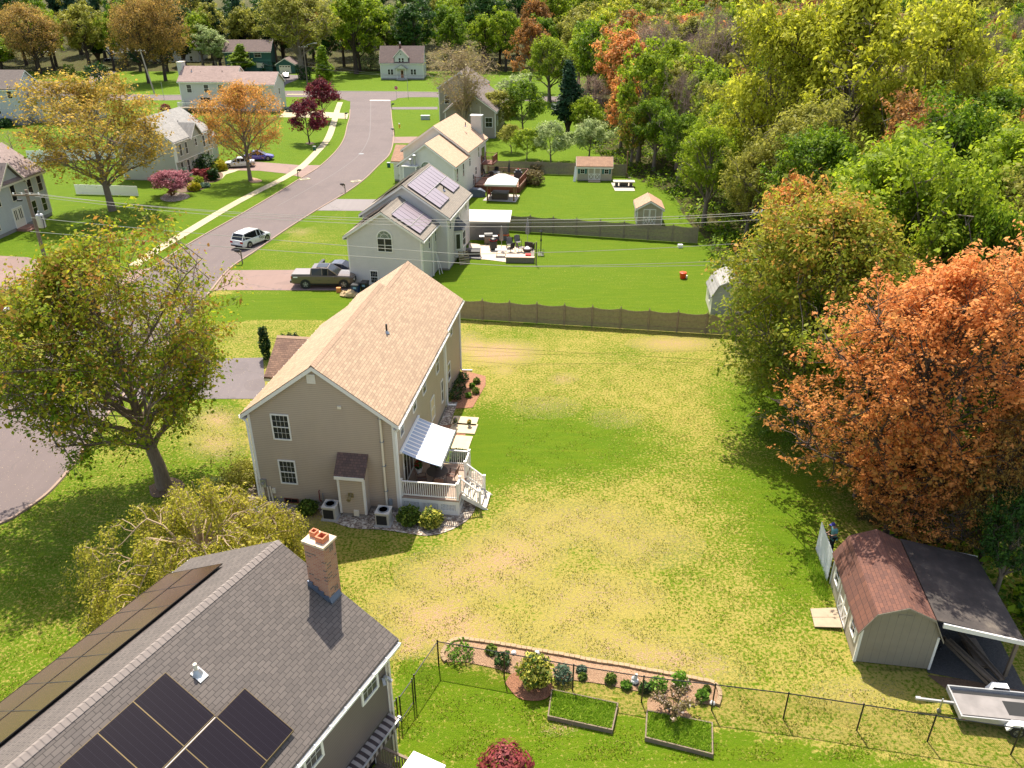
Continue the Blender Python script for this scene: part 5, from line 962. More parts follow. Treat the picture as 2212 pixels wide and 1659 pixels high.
# pickup
PU=paint('bronze_paint',(.145,.105,.075)); h=1.0
p1=P(650,622);p2=P(742,624); cx=(p1.x+p2.x)/2+.15; cy=(p1.y+p2.y)/2+.85
lw=[(-2.95,.93,.50,1.28),(-2.8,.99,.46,1.32),(-1.0,1.0,.42,1.32),(.8,1.0,.40,1.28),(1.6,1.0,.40,1.27),(2.55,.97,.42,1.22),(2.85,.90,.5,1.14),(2.95,.80,.55,1.02)]
gp=[(-1.12,.90,.80,1.28,1.34),(-1.0,.93,.78,1.30,1.90),(0,.94,.80,1.29,1.95),(.55,.94,.78,1.28,1.92),(1.45,.90,.76,1.27,1.31)]
V=car('pickup_truck','bronze crew cab pickup with grey bed cover on the pink driveway','pickup',(cx,cy,.024),R_(0),5.9,2.0,lw,gp,PU,wr=.43,wx=(.98,1.32),rim=M['rimd'])
m=MB(); m.box(-2.88,-1.16,-.86,.86,1.325,1.385); m.build('bed_cover',mat('grey_vinyl_cover',(.24,.21,.215),.75),V)
m=MB(); m.box(-.55,.45,-.55,.55,1.962,1.985); m.build('sunroof',M['vglass'],V); m=MB(); [m.box(-1.35,1.35,s*1.03-.06,s*1.03+.06,.38,.45) for s in (-1,1)]; m.build('side_step',M['black'],V)
m=MB(); m.box(-2.72,-2.32,-1.008,-1.0,1.08,1.17); m.build('side_badge',M['whitep'],V)
m=MB(); m.box(-3.1,-2.951,-.9,.9,.55,.75); m.build('rear_bumper',M['black'],V)
BL=paint('blue_paint',(.02,.09,.42)); lw,g_=sedanshape(4.6,1.85,1.42)
V=car('hatchback','blue hatchback with black roof parked behind the bronze pickup','car',(cx+1.2,cy+2.75,.024),R_(-6),4.6,1.85,lw,g_,BL,wr=.33,roofm=paint('black_roof_paint',(.03,.03,.045)))
m=MB(); m.box(-2.25,-1.95,-.75,.75,1.32,1.37); [m.box(-2.2,-2.0,s*.7-.03,s*.7+.03,.95,1.32) for s in (-1,1)]; m.build('spoiler',M['black'],V)
p_=P2(533,361); lw,g_=sedanshape(4.7,1.85,1.42); V=car('sedan','white sedan under the orange tree on the pinkish driveway','car',(p_[0]-1.2,p_[1]+.2,.03),R_(180+12),4.7,1.85,lw,g_,paint('white_paint',(.62,.62,.62)))
p_=P2(570,349); lw,g_=sedanshape(4.5,1.8,1.5); V=car('car','purple-blue car behind the white sedan','car',(p_[0]-1.0,p_[1]+1.2,.03),R_(8),4.5,1.8,lw,g_,paint('purple_blue_paint',(.06,.04,.30)))
p_=P2(618,168); lw,g_=sedanshape(4.4,1.8,1.45); V=car('car','black car parked in front of the green garage','car',(p_[0],p_[1],.03),R_(-72),4.4,1.8,lw,g_,paint('black_paint',(.02,.02,.025)))
p_=P2(650,241); lw,g_=suvshape(4.7,1.88,1.7); V=car('suv','black suv by the pinkish-roofed house, left of the purple trees','car',(p_[0]-1,p_[1],.03),R_(180),4.7,1.88,lw,g_,paint('black_paint_b',(.02,.02,.025)))
p_=P2(60,672); lw,g_=sedanshape(4.6,1.85,1.45); V=car('sedan','white car seen through the leaves of the big left maple','car',(p_[0],p_[1],.03),R_(60),4.6,1.85,lw,g_,paint('white_paint_b',(.70,.70,.70)))
p_=P2(340,1000/1); 
p_=P2(241,139); lw,g_=suvshape(4.8,1.95,1.85); V=car('suv','silver suv beside the white box trailer at upper left','car',(p_[0],p_[1],.03),R_(20),4.8,1.95,lw,g_,paint('silver_paint',(.35,.35,.34)))
p_=P2(152,124); lw,g_=suvshape(4.8,1.95,1.85); V=car('suv','black pickup beside the black trailer at upper left','car',(p_[0],p_[1],.03),R_(10),4.8,1.95,lw,g_,paint('black_paint_c',(.02,.02,.025)))
p_=P2(1046,190); lw,g_=suvshape(4.6,1.9,1.7); V=car('car','red car with pale roof on the far street behind the bare tree','car',(p_[0],p_[1]+2,.03),R_(-70),4.6,1.9,lw,g_,paint('red_paint',(.40,.03,.02)),roofm=M['whitep'])
# trailers, boats at upper left
def boxtrailer(name,label,loc,rz,L,W,Hh,m,tm):
    r=root(name,label,'trailer',loc,rz); b=MB(); b.box(-L/2,L/2,-W/2,W/2,.5,Hh); b.build('body',m,r); b=MB(); b.box(-L/2-.02,L/2+.02,-W/2-.02,W/2+.02,Hh,Hh+.06); [b.box(x-.05,x+.05,y-.05,y+.05,.45,Hh) for x in (-L/2,L/2) for y in (-W/2,W/2)]; b.build('trim',tm,r)
    for s in (-1,1):
        for x in (-.45,.45): wheel(r,x,s*(W/2-.05),.35,.2,s,M['rim'])
    b=MB(); b.bar((L/2,0,.5),(L/2+1.2,0,.5),.1,.1); b.box(L/2+.021,L/2+.04,-W*.35,W*.35,.7,Hh-.25); b.build('door',m,r); return r
p_=P2(108,129); boxtrailer('enclosed_trailer','black enclosed trailer behind the amber tree at upper left',(p_[0],p_[1],0),R_(-8),7.2,2.4,2.7,M['dark'],M['metal'])
p_=P2(217,131); boxtrailer('box_trailer','tall white box trailer next to the pale garage',(p_[0],p_[1]+2.5,0),R_(75),6.0,2.6,4.3,M['clapb'] if 'clapb' in M else M['whitep'],M['metal'])
def boat(label,loc,rz,L,m,cm):
    r=root('boat',label,'boat',loc,rz); b=MB(); b.loft([[(x,-w,1.25),(x,-w*.6,.6),(x,w*.6,.6),(x,w,1.25)] for x,w in ((-L/2,1.0),(0,1.15),(L*.3,.9),(L/2,.12))]); b.build('hull',m,r)
    b=MB(); b.loft([[(x,-w,1.27),(x,-w*.5,1.27+h_),(x,w*.5,1.27+h_),(x,w,1.27)] for x,w,h_ in ((-L/2,1.0,.3),(-.3,1.15,.9),(L*.3,.9,.35),(L/2,.12,.03))]); b.build('cover',cm,r)
    b=MB(); b.bar((-L/2,0,.45),(L/2+1,0,.45),.12,.1); b.tube([(-.5,-1,.3),(-.5,1,.3)],.3,12); b.build('boat_trailer',M['dark'],r)
p_=P2(192,122); boat('boat under a bright blue tarp at upper left',(p_[0],p_[1],0),R_(95),6.0,mat('blue_hull',(.03,.12,.5),.4),mat('blue_tarp',(.02,.14,.62),.5))
p_=P2(155,116); boat('white covered boat behind the black trailer',(p_[0],p_[1]+4,0),R_(120),6.5,M['whitep'],M['whitep'])
one(MB().lathe((0,0,0),[(.28,0),(.28,.04),(.14,.05),(.03,.7),(.02,.71)],12),'traffic_cone',mat('orange_cone',(.7,.09,.02)),'small orange cone on the upper left driveway','cone',loc=P2(210,147)+(.03,))
b=MB(); b.box(-1.2,1.2,-.5,.5,.3,1.1); b.box(-.3,.3,-.45,.45,1.11,1.5); tag(one(b,'tractor_mower',M['lampr'],'red tractor beside the white box trailer','mower',loc=P2(226,134)+(0,)))
# ---------------- utility trailer lower right ----------------
UT=root('utility_trailer','open aluminium utility trailer with white fenders parked by the carport','trailer',(17.66,22.25,0),R_(-7.5))
b=MB(); b.box(0,3.6,-.72,.72,.42,.47); b.build('bed_floor',NTm if False else mat('worn_plywood_bed',(.22,.20,.19),.6,var=.5,vs=1.6),UT)
b=MB(); b.box(1.9,3.4,-.35,.35,.471,.476); b.box(.1,3.6,.52,.66,.471,.476); b.box(.1,3.6,-.68,-.54,.471,.476); b.build('rubber_mat',M['rubber'],UT)
b=MB(); [b.box(-.06,3.66,y,y+.05,.38,.62) for y in (-.78,.73)]; b.box(-.06,-.01,-.73,.73,.38,.62); b.build('side_rail',M['alu'],UT)
b=MB(); b.bar((-1.35,0,.5),(0,0,.45),.08,.1); b.bar((-1.5,0,.52),(-1.3,0,.52),.12,.1); b.build('drawbar',M['alu'],UT); b=MB(); b.tube([(-.55,-.12,.1),(-.55,-.12,.75)],.03,8); b.tube([(-.55,-.15,.09),(-.55,-.09,.09)],.09,12); b.build('jack',M['metal'],UT)
for s in (-1,1):
    y0=.80*s; y1=1.06*s; a,c=min(y0,y1),max(y0,y1); f=MB(); f.loft([[(x,a,z),(x,c,z),(x,c,z-.03),(x,a,z-.03)] for x,z in ((1.55,.40),(1.72,.72),(2.3,.72),(2.47,.40))]); f.ext([(1.55,c if s>0 else a-.004,.40),(1.72,c if s>0 else a-.004,.72),(2.3,c if s>0 else a-.004,.72),(2.47,c if s>0 else a-.004,.40),(2.40,c if s>0 else a-.004,.40),(2.26,c if s>0 else a-.004,.62),(1.76,c if s>0 else a-.004,.62),(1.62,c if s>0 else a-.004,.40)],(0,.004,0)); f.build('fender',M['whitep'],UT); wheel(UT,2.01,.93*s,.27,.18,s,M['rim'])
b=MB(); b.box(.0,.12,-.79,-.781,.42,.48); b.build('marker_light',mat('amber_lamp',(.6,.12,.01)),UT)
# lumber under carport + tools
for i,(a,c,z,l_) in enumerate([((19.9,22.9),(19.0,25.6),.45,'topmost long plank channel sticking out of the carport'),((19.72,23.15),(18.9,25.9),.30,'long plank channel beneath the topmost one under the carport'),((20.35,23.6),(19.9,26.2),.25,'short plank by the carport post')]):
    b=MB(); b.bar((*a,z),(*c,z+.05),.22,.06); b.bar((a[0]-.1,a[1],z+.06),(c[0]-.1,c[1],z+.11),.02,.08); b.bar((a[0]+.1,a[1],z+.06),(c[0]+.1,c[1],z+.11),.02,.08); one(b,'plank',M['wood'],l_,'plank','planks stored under the carport')
b=MB(); [b.bar((20.1,24.4,z),(20.2,26,z),.6,.05) for z in (.1,.2)]; one(b,'plank_stack',M['wood'],'low dark plank stack supporting the long planks','planks')
mw=root('lawn_mower','dark push mower in the shade under the carport','mower',(18.35,25.6,0),.5); b=MB(); b.box(-.3,.3,-.25,.25,.12,.3); b.lathe((0,0,.3),[(.14,0),(.14,.16),(.06,.2)],10); b.build('deck',M['dark'],mw); b=MB(); b.tube([(-.3,-.2,.3),(-.95,-.2,.95),(-.95,.2,.95),(-.3,.2,.3)],.018,6); b.build('handle',M['metal'],mw); [wheel(mw,x,y,.11,.06,1 if y>0 else -1,M['rim']) for x in (-.28,.28) for y in (-.27,.27)]
# ramp at barn
rp=root('wooden_ramp','pale two-board wooden ramp at the barn shed side door','ramp',(0,0,0),0)
for k,(u0,u1) in enumerate(((0,.48),(.5,1.0))):
    A=Vector((13.88,27.96,.05));B=Vector((15.05,27.9,.16));C_=Vector((13.69,26.81,.05));D=Vector((14.87,26.65,.16)); q=[A.lerp(C_,u0),B.lerp(D,u0),B.lerp(D,u1),A.lerp(C_,u1)]; b=MB(); b.ext(q,(0,0,.04)); b.build('ramp_board',M['woodl'],rp)
# ---------------- AC units ----------------
def acunit(label,x,y,rz):
    r=root('air_conditioner',label,'air conditioner',wA(x,y,.0),rA+rz,'air conditioners beside the tan house'); s=.36
    b=MB(); b.box(-s,s,-s,s,.06,.80); b.build('cabinet',mat('ac_cream',(.46,.43,.37),.6),r)
    b=MB(); b.box(-s+.05,s-.1,-s-.012,-s-.001,.12,.70); b.box(-s-.012,-s-.001,-s+.05,s-.05,.12,.70); b.build('coil_grille',vgroove('coil_fins',(.02,.02,.022),2,.05,.3,k=.8),r)
    b=MB(); b.box(-s-.03,s+.03,-s-.03,s+.03,.80,.86); b.build('top_cover',mat('ac_cream_top',(.56,.52,.45),.6),r)
    b=MB(); b.lathe((0,0,.861),[(.29,0),(.29,.012)],20); fo=b.build('fan_well',M['black'],r); b=MB(); [b.lathe((0,0,.88),[(q,0),(q+.012,.0),(q+.012,.008),(q,.008)],20) for q in (.08,.15,.22,.285)]; b.build('fan_guard',M['grey'],fo)
    b=MB(); [b.bar((0,0,.872),(.25*math.cos(t),.25*math.sin(t),.876),.12,.008) for t in (.4,2.5,4.6)]; b.build('fan_blades',M['grey'],fo)
    b=MB(); b.box(-s-.1,s+.1,-s-.1,s+.1,-.03,.058); b.build('pad',M['concrete'],r)
acunit('air conditioner left of the boiler bump-out',.40,-.93,.0); acunit('air conditioner right of the boiler bump-out, under the tall white pipe',3.40,-1.05,.0)
b=MB(); b.ext([(-3.95,-.45,.02),(-3.6,-.35,.02),(-3.7,-1.2,.02),(-4.1,-1.25,.02)],(0,0,.05)); o=one(b,'splash_block',mat('green_plastic',(.04,.16,.13)),'green downspout splash block at the left house corner','splash block',loc=(HA.location.x,HA.location.y,0),rz=rA)
# ---------------- deck furniture ----------------
def chair(label,x,y,z,rz,fm,sm,H_,group,sc=1.):
    pos=(H_.location.x,H_.location.y,0); c,s=math.cos(H_.rotation_euler[2]),math.sin(H_.rotation_euler[2]); r=root('patio_chair',label,'chair',(pos[0]+x*c-y*s,pos[1]+x*s+y*c,z),H_.rotation_euler[2]+rz,group); r.scale=(sc,)*3
    b=MB(); b.box(-.25,.25,-.25,.25,.42,.45); b.build('seat',sm,r); b=MB(); b.ext([(-.25,.24,.46),(.25,.24,.46),(.24,.36,.98),(.0,.38,1.03),(-.24,.36,.98)],(0,.03,0)); b.build('backrest',sm,r)
    for sx in (-1,1):
        b=MB(); b.tube([(sx*.27,-.28,0),(sx*.27,-.24,.42),(sx*.27,-.2,.62)],.018,6); b.build('leg',fm,r); b=MB(); b.tube([(sx*.27,.36,0),(sx*.27,.24,.42),(sx*.27,.37,1.0)],.018,6); b.build('leg',fm,r); b=MB(); b.tube([(sx*.28,-.26,.62),(sx*.28,0,.66),(sx*.27,.28,.62)],.022,6); b.build('armrest',fm,r)
    return r
def rtable(label,x,y,z,rad,H_,tm,fm):
    c,s=math.cos(H_.rotation_euler[2]),math.sin(H_.rotation_euler[2]); r=root('patio_table',label,'table',(H_.location.x+x*c-y*s,H_.location.y+x*s+y*c,z),H_.rotation_euler[2]); b=MB(); b.lathe((0,0,.70),[(rad,0),(rad,.02)],28); b.build('tabletop',tm,r)
    b=MB(); b.lathe((0,0,.685),[(rad+.02,0),(rad+.03,.02),(rad+.02,.04)],28); b.build('table_rim',fm,r); [MB().tube([(math.cos(a)*rad*.75,math.sin(a)*rad*.75,0),(math.cos(a)*rad*.4,math.sin(a)*rad*.4,.35),(math.cos(a)*rad*.7,math.sin(a)*rad*.7,.69)],.02,6).build('leg',fm,r) for a in (.8,2.37,3.94,5.5)]
    return r
M['bronze']=mat('bronze_frame',(.06,.04,.03),.5); M['brownmesh']=mat('brown_sling',(.13,.065,.045),.8); M['tglass']=mat('table_glass',(.30,.34,.29),.08,spec=.8)
rtable('round glass patio table on the white railed deck',5.75,1.75,1.0,.58,HA,M['tglass'],M['bronze'])
for x,y,a,l in ((6.55,1.95,-1.75,'brown sling chair on the stair side of the glass table'),(5.0,1.25,1.9,'brown sling chair left front of the glass table'),(5.45,2.62,.2,'brown sling chair behind the glass table under the awning'),(6.05,.95,3.3,'brown sling chair with its back to the front railing')): chair(l,x,y,1.0,a,M['bronze'],M['brownmesh'],HA,'chairs around the deck table')
def leafball(n,rx,rz,size,seed,zc=0.,hollow=.45,flat=1.):
    r=np.random.RandomState(seed); d=r.normal(size=(n,3)); d/=np.linalg.norm(d,axis=1)[:,None]; rad=hollow+(1-hollow)*r.rand(n)**.5
    lump=1+.16*np.sin(d[:,0]*5+seed)*np.sin(d[:,1]*4+2*seed)+.10*np.sin(d[:,2]*7+seed)
    p=d*rad[:,None]*lump[:,None]*np.array([rx,rx,rz]); p[:,2]+=zc; p=p[p[:,2]>.02]; return p,d[:len(p)]
def leaves_mesh(name,pts,size,seed,m,rnd=None,up=.5,asp=.6):
    r=np.random.RandomState(seed); n=len(pts); nrm=r.normal(size=(n,3)); nrm[:,2]=np.abs(nrm[:,2])+up; nrm/=np.linalg.norm(nrm,axis=1)[:,None]
    a=np.cross(nrm,r.normal(size=(n,3))); a/=np.linalg.norm(a,axis=1)[:,None]; b=np.cross(nrm,a); s=size*np.clip(np.exp(r.normal(-.05,.42,(n,1))),.35,2.1); a=a*s; b=b*s*asp
    v=np.stack([pts-a,pts-b*1.0+a*.1,pts+a,pts+b*1.0+a*.1],1).reshape(-1,3)
    me=bpy.data.meshes.new(name); me.vertices.add(4*n); me.vertices.foreach_set('co',v.reshape(-1).astype('f')); me.loops.add(4*n); me.loops.foreach_set('vertex_index',np.arange(4*n,dtype='i')); me.polygons.add(n); me.polygons.foreach_set('loop_start',np.arange(0,4*n,4,dtype='i')); me.update(calc_edges=True)
    A=me.attributes.new('rnd','FLOAT','FACE'); A.data.foreach_set('value',(r.rand(n) if rnd is None else rnd).astype('f')); me.materials.append(m); return me
def addmesh(name,me,parent=None,m=None,loc=None):
    o=bpy.data.objects.new(name,me); COL.objects.link(o)
    if parent is not None:o.parent=parent
    if loc is not None:o.location=loc
    if m is not None: o.material_slots[0].link='OBJECT'; o.material_slots[0].material=m
    return o
LM={}
def LMk(k,stops,t=.35): LM[k]=leafmat('foliage_'+k,stops,t)
LMk('shrub',[(0,(.025,.06,.006)),(.5,(.10,.17,.015)),(1,(.25,.30,.04))]); LMk('dkshrub',[(0,(.008,.03,.006)),(.6,(.025,.075,.012)),(1,(.08,.15,.02))],.2); LMk('yellow',[(0,(.16,.15,.004)),(.5,(.42,.38,.01)),(1,(.62,.55,.03))]); LMk('variegated',[(0,(.03,.07,.005)),(.45,(.12,.18,.02)),(.6,(.50,.48,.05)),(1,(.70,.65,.15))])
LMk('redshrub',[(0,(.08,.012,.012)),(.5,(.24,.04,.045)),(1,(.38,.09,.08))]); LMk('pinkshrub',[(0,(.16,.035,.05)),(.5,(.36,.10,.14)),(1,(.48,.20,.22))]); LMk('blue',[(0,(.03,.07,.04)),(.5,(.10,.17,.11)),(1,(.22,.30,.20))]); LMk('lime',[(0,(.08,.13,.005)),(.5,(.24,.32,.01)),(1,(.42,.48,.04))])
LMk('brownbush',[(0,(.07,.05,.02)),(.5,(.17,.13,.05)),(1,(.30,.24,.10))]); LMk('bright',[(0,(.04,.12,.004)),(.5,(.11,.26,.01)),(1,(.26,.42,.05))])
SHM={}
def shrub(label,x,y,rx,rz,k,n=1400,size=.06,seed=1,z=0,cat='shrub',group=None,name='shrub',stem=True,zc=None):
    r=root(name,label,cat,(x,y,z),0,group); pts,_=leafball(n,rx,rz,size,seed,zc=rz*.75 if zc is None else zc); addmesh('foliage',leaves_mesh('foliage',pts,size,seed,LM[k],up=.35),r)
    if stem:
        b=MB(); rr=random.Random(seed); [b.tube([(0,0,0),(rr.uniform(-.3,.3)*rx,rr.uniform(-.3,.3)*rx,rz*.5),(rr.uniform(-.7,.7)*rx,rr.uniform(-.7,.7)*rx,rz*1.1)],[.03,.02,.008],4,False) for i in range(6)]; b.build('stem',M['wood'],r)
    return r
def pot(label,x,y,z,k,k2,H_,pc,sc=1.):
    c,s=math.cos(H_.rotation_euler[2]),math.sin(H_.rotation_euler[2]); r=root('potted_plant',label,'potted plant',(H_.location.x+x*c-y*s,H_.location.y+x*s+y*c,z),0); r.scale=(sc,)*3; b=MB(); b.lathe((0,0,0),[(.13,0),(.2,.3),(.22,.32),(.19,.33)],14); b.build('pot',pc,r)
    p_,_=leafball(260,.26,.30,.05,3,zc=.55); addmesh('foliage',leaves_mesh('foliage',p_,.06,3,LM[k]),r); p_,_=leafball(90,.22,.26,.05,5,zc=.68); addmesh('flowers',leaves_mesh('flowers',p_,.05,5,LM[k2]),r); return r
LMk('redflower',[(0,(.35,.01,.01)),(1,(.65,.05,.05))]); LMk('pinkflower',[(0,(.45,.03,.12)),(.5,(.6,.1,.25)),(1,(.8,.6,.6))]); LMk('orangeflower',[(0,(.6,.15,.01)),(1,(.85,.45,.02))]); LMk('purpleflower',[(0,(.2,.04,.2)),(1,(.5,.3,.5))])
pot('red flowering plant in white pot beside the sliding door',4.5,2.5,1.0,'dkshrub','redflower',HA,M['whitep']); pot('pink and white flowers in a small pot on the glass table',5.7,1.9,1.72,'dkshrub','pinkflower',HA,M['bronze'],.5)
pot('orange flowers in a pot on the paving slabs beside the house',6.05,9.6,.08,'shrub','orangeflower',HA,M['concrete'],.6); pot('purple flowers in a pot in the wall shade beside the house',5.1,9.7,.08,'shrub','purpleflower',HA,M['concrete'],.6)
b=MB(); b.box(-.6,.6,-.02,.02,.42,.46) 
for i,(x,y,w,d) in enumerate(((5.7,9.35,.85,.62),(5.6,10.3,.85,.55),(5.95,7.6,.55,.8))):
    b=MB(); b.box(x-w,x+w,y-d,y+d,.0,.075); one(b,'paving_slab',mat('sandstone_slab%d'%i,(.60,.48,.31),.9,var=.18,vs=2),['sandstone slab carrying the flower pots','sandstone slab next to the corner mulch bed','sandstone slab closest to the awning'][i],'slab','paving slabs along the house side',loc=(HA.location.x,HA.location.y,0),rz=rA)
# shrubs near house
def sA(label,x,y,*a,**k): v=wA(x,y,0); return shrub(label,v.x,v.y,*a,**k)
sA('low green shrub left of the left air conditioner',-1.0,-.75,.55,.45,'shrub',1700,.055,1); sA('round green shrub in front of the deck lattice, left one',4.75,-.85,.66,.52,'shrub',2600,.055,2); sA('yellow-tipped variegated shrub in front of the deck lattice',6.0,-.9,.62,.55,'variegated',2400,.06,3)
sA('yellow conifer shrub at the left front corner of the tan house',-4.5,1.3,.5,1.1,'yellow',2200,.06,4,zc=.75); sA('dark shrub by the awning, at the deck rear corner',6.2,5.4,.6,.5,'dkshrub',1500,.07,5)
for i,(px,py,r_,k) in enumerate(((985,862,.55,'dkshrub'),(992,842,.5,'dkshrub'),(1012,858,.22,'bright'),(1028,850,.28,'shrub'),(1020,838,.22,'bright'),(1030,828,.26,'shrub'),(1001,822,.4,'dkshrub'))):
    x,y=P2(px,py); shrub('small %s plant in the corner mulch bed'%['dark leafy','dark broad','bright rounded','mid green round','bright small','far green','farthest dark'][i],x,y,r_,r_,k,500,.05,10+i,group='plants in the corner mulch bed')
x,y=P2(568,775); 
b=root('conifer','narrow dark columnar evergreen at the driveway end of the tan house','evergreen',(x+.3,y,0)); p_,_=leafball(2200,.42,1.35,.07,21,zc=1.35); addmesh('foliage',leaves_mesh('foliage',p_,.07,21,LM['dkshrub']),b)
for i,(px,py) in enumerate(((612,742),(627,741),(640,742))):
    x,y=P2(px,py); shrub('little dark evergreen %s behind the garage gable'%['nearest the driveway','in the middle','nearest the ridge'][i],x,y,.35,.5,'dkshrub',500,.06,30+i,group='small evergreens behind the garage gable')
# shrubs of sage house
L_=[(425,374,1.35,1.15,'dkshrub','big dark rounded shrub left of the front door'),(449,370,1.6,1.5,'dkshrub','tall dark green rounded shrub right of the front door'),(476,368,1.1,.9,'yellow','yellow-green trimmed shrub beside the white sedan'),(385,382,1.2,.9,'dkshrub','dark low shrub at the near corner of the sage house'),(401,397,1.15,1.3,'blue','blue-green rounded shrub in front of the sage house corner'),(424,386,1.1,.8,'redshrub','brownish red shrub in the middle of the foundation bed'),(446,388,1.35,.9,'redshrub','crimson shrub left of the clipped brown-green one'),(462,389,.8,.95,'dkshrub','clipped cylinder shrub at the end of the bed'),(425,398,1.1,.7,'lime','lime yellow dome shrub'),(420,411,.95,.65,'yellow','golden dome shrub nearest the street'),(438,404,1.1,.3,'blue','low spreading blue juniper'),(463,372,.7,.6,'shrub','small olive shrub between tall dark and yellow ones')]
for i,(px,py,rx,rz,k,l) in enumerate(L_): x,y=P2(px,py); shrub(l,x,y,rx*.95,rz,k,900,.13,40+i,group='foundation shrubs of the sage house',stem=False)
# round bushes by red deck
for i,(px,py,rx,rz,k,l) in enumerate([(1154,399,1.35,1.25,'brownbush','large round brown bush beside the red-brown deck'),(1160,374,1.25,1.0,'brownbush','smaller round brown bush behind the large one by the deck'),(1207,395/1,.0,0,'','')][:2]): x,y=P2(px,py); shrub(l,x,y,rx,rz,k,2600,.09,60+i)
# garden bed plants
G_=[(CV(1,3,1765,690),.62,.38,'bright','bright green grass clump in the left end of the garden bed'),(CV(1,3,2130,755),.36,.34,'dkshrub','dark clump with small white flowers by the second fence post'),(CV(2,3,440,890),.42,.40,'blue','blue-green dome between the big shrub and the third post'),(CV(2,3,600,825),.2,.15,'blue','tiny blue-green plant above its twin in the bed middle'),(CV(2,3,612,885),.18,.14,'shrub','tiny plant below its twin in the bed middle'),(CV(2,3,850,915),.24,.22,'shrub','small loose plant left of the garden statue'),(CV(2,3,985,960),.22,.17,'bright','small bright plant at the bed edge left of the fence post'),(CV(2,3,1255,975),.40,.34,'bright','leafy green clump right of the garden statue'),(CV(2,3,1448,945),.34,.40,'bright','bright upright clump near the stone edging'),(CV(2,3,1640,1065),.26,.28,'bright','small green plant at the right end of the bed'),(CV(2,3,1680,995),.14,.15,'shrub','tiny plant near the right curve of the edging'),(CV(2,3,1150,990),.26,.22,'dkshrub','dark low plant just right of the fence post'),(CV(1,3,2030,660),.26,.2,'shrub','faint low plant behind the fence rail')]
for i,(q_,rx,rz,k,l) in enumerate(G_): x,y=P2(*q_); shrub(l,x,y,rx,rz,k,420,.055,80+i,group='small plants in the long garden bed',stem=False)
x,y=P2(*CV(2,3,200,935)); shrub('large yellow-green shrub in its own mulch ring inside the fence',x,y,.72,.72,'variegated',1500,.075,95,zc=.8); x,y=P2(*CV(2,3,1400,1190)); 
r=root('flowering_shrub','sparse open shrub with pale blossoms above the right garden box','shrub',(x,y,0)); rr=random.Random(9); b=MB(); tips=[]
for i in range(26):
    a=rr.uniform(0,6.28); l=rr.uniform(.5,1.0); e=Vector((math.cos(a)*l,math.sin(a)*l,rr.uniform(.7,1.25))); m_=Vector((e.x*.4,e.y*.4,e.z*.6)); b.tube([(0,0,0),m_,e],[.022,.012,.005],4,False); tips+= [m_.lerp(e,t) for t in (.2,.4,.6,.8,1)]
b.build('stem',M['wood'],r); t_=np.array([list(v) for v in tips]); rs_=np.random.RandomState(4); q_=np.repeat(t_,9,0)+rs_.normal(0,.07,(len(t_)*9,3)); addmesh('foliage',leaves_mesh('foliage',q_,.045,4,LM['brownbush']),r); q_=np.repeat(t_,2,0)+rs_.normal(0,.07,(len(t_)*2,3)); LMk('blossom',[(0,(.5,.35,.3)),(1,(.75,.65,.55))]); addmesh('blossoms',leaves_mesh('blossoms',q_,.04,4,LM['blossom']),r)
x,y=P2(*CV(2,3,1060,925)); r=root('garden_statue','white goose-shaped garden statue on a dark base by the fence post','statue',(x,y,0),.5); b=MB(); b.lathe((0,0,.05),[(.12,0),(.17,.06),(.14,.14)],10); b.tube([(.0,.05,.2),(.02,.0,.32),(0,-.03,.45),(.0,-.05,.52)],[.13,.10,.05,.045],8); b.tube([(0,-.04,.54),(0,-.12,.55)],[.06,.02],8); b.build('body',M['whitep'],r); b=MB(); b.lathe((0,0,0),[(.2,0),(.2,.06),(.15,.08)],10); b.build('base',M['dark'],r)
for i,(q_,l) in enumerate(((CV(2,3,15,675),'small white stone at the left of the bed edging'),(CV(2,3,217,675),'round white stone behind the large shrub'),(CV(2,3,1730,1110),'pale stone in the right end of the bed'))):
    x,y=P2(*q_); b=MB(); b.lathe((0,0,0),[(.09,0),(.12,.06),(.08,.13),(.03,.16)],7); one(b,'stone',M['whitep'],l,'stone','white stones in the garden bed',loc=(x,y,.03))
x,y=P2(1093,1666); r=shrub('crimson leaved small maple at the bottom edge',x,y-.75,1.0,.9,'redshrub',4200,.06,99,cat='small tree',zc=1.2)
# ---------------- mailboxes, signs, street bits ----------------
def mailbox(label,px,py,rz,bm,pm_,h=1.05,z=0):
    x,y=P2(px,py); r=root('mailbox',label,'mailbox',(x,y,z),rz,'mailboxes along the street'); b=MB(); b.box(-.05,.05,-.05,.05,0,h+.12); b.box(-.05,.45,-.04,.04,h-.08,h); b.bar((.05,0,h-.4),(.35,0,h-.06),.05,.05); b.build('post',pm_,r)
    b=MB(); b.loft([[(x_,-.1,h+.005),(x_,-.1,h+.14),(x_,-.06,h+.21),(x_,.06,h+.21),(x_,.1,h+.14),(x_,.1,h+.005)] for x_ in (.08,.60)]); bo=b.build('box',bm,r); b=MB(); b.box(.601,.615,-.09,.09,h+.02,h+.18); b.build('door',M['metal'],bo); return r
mailbox('black mailbox on a grey wooden post in front of the white suv',524,569,R_(180),M['dark'],M['wood'],1.25); mailbox('black mailbox beside the sidewalk by the pinkish driveway',644,384,0,M['dark'],M['wood']); mailbox('dark mailbox on brown post at the lower lawn edge of the road',746,416,R_(180),M['bronze'],M['wood'])
mailbox('grey mailbox on planted post near the yellow hydrant',852,292,R_(180),M['grey'],M['wood']); mailbox('dark green mailbox on the right side near the stop line',846.5,236,R_(0),mat('dark_green_box',(.01,.06,.04)),M['dark']); mailbox('black mailbox left of the road near the purple trees',746,257,R_(30),M['dark'],M['dark'])
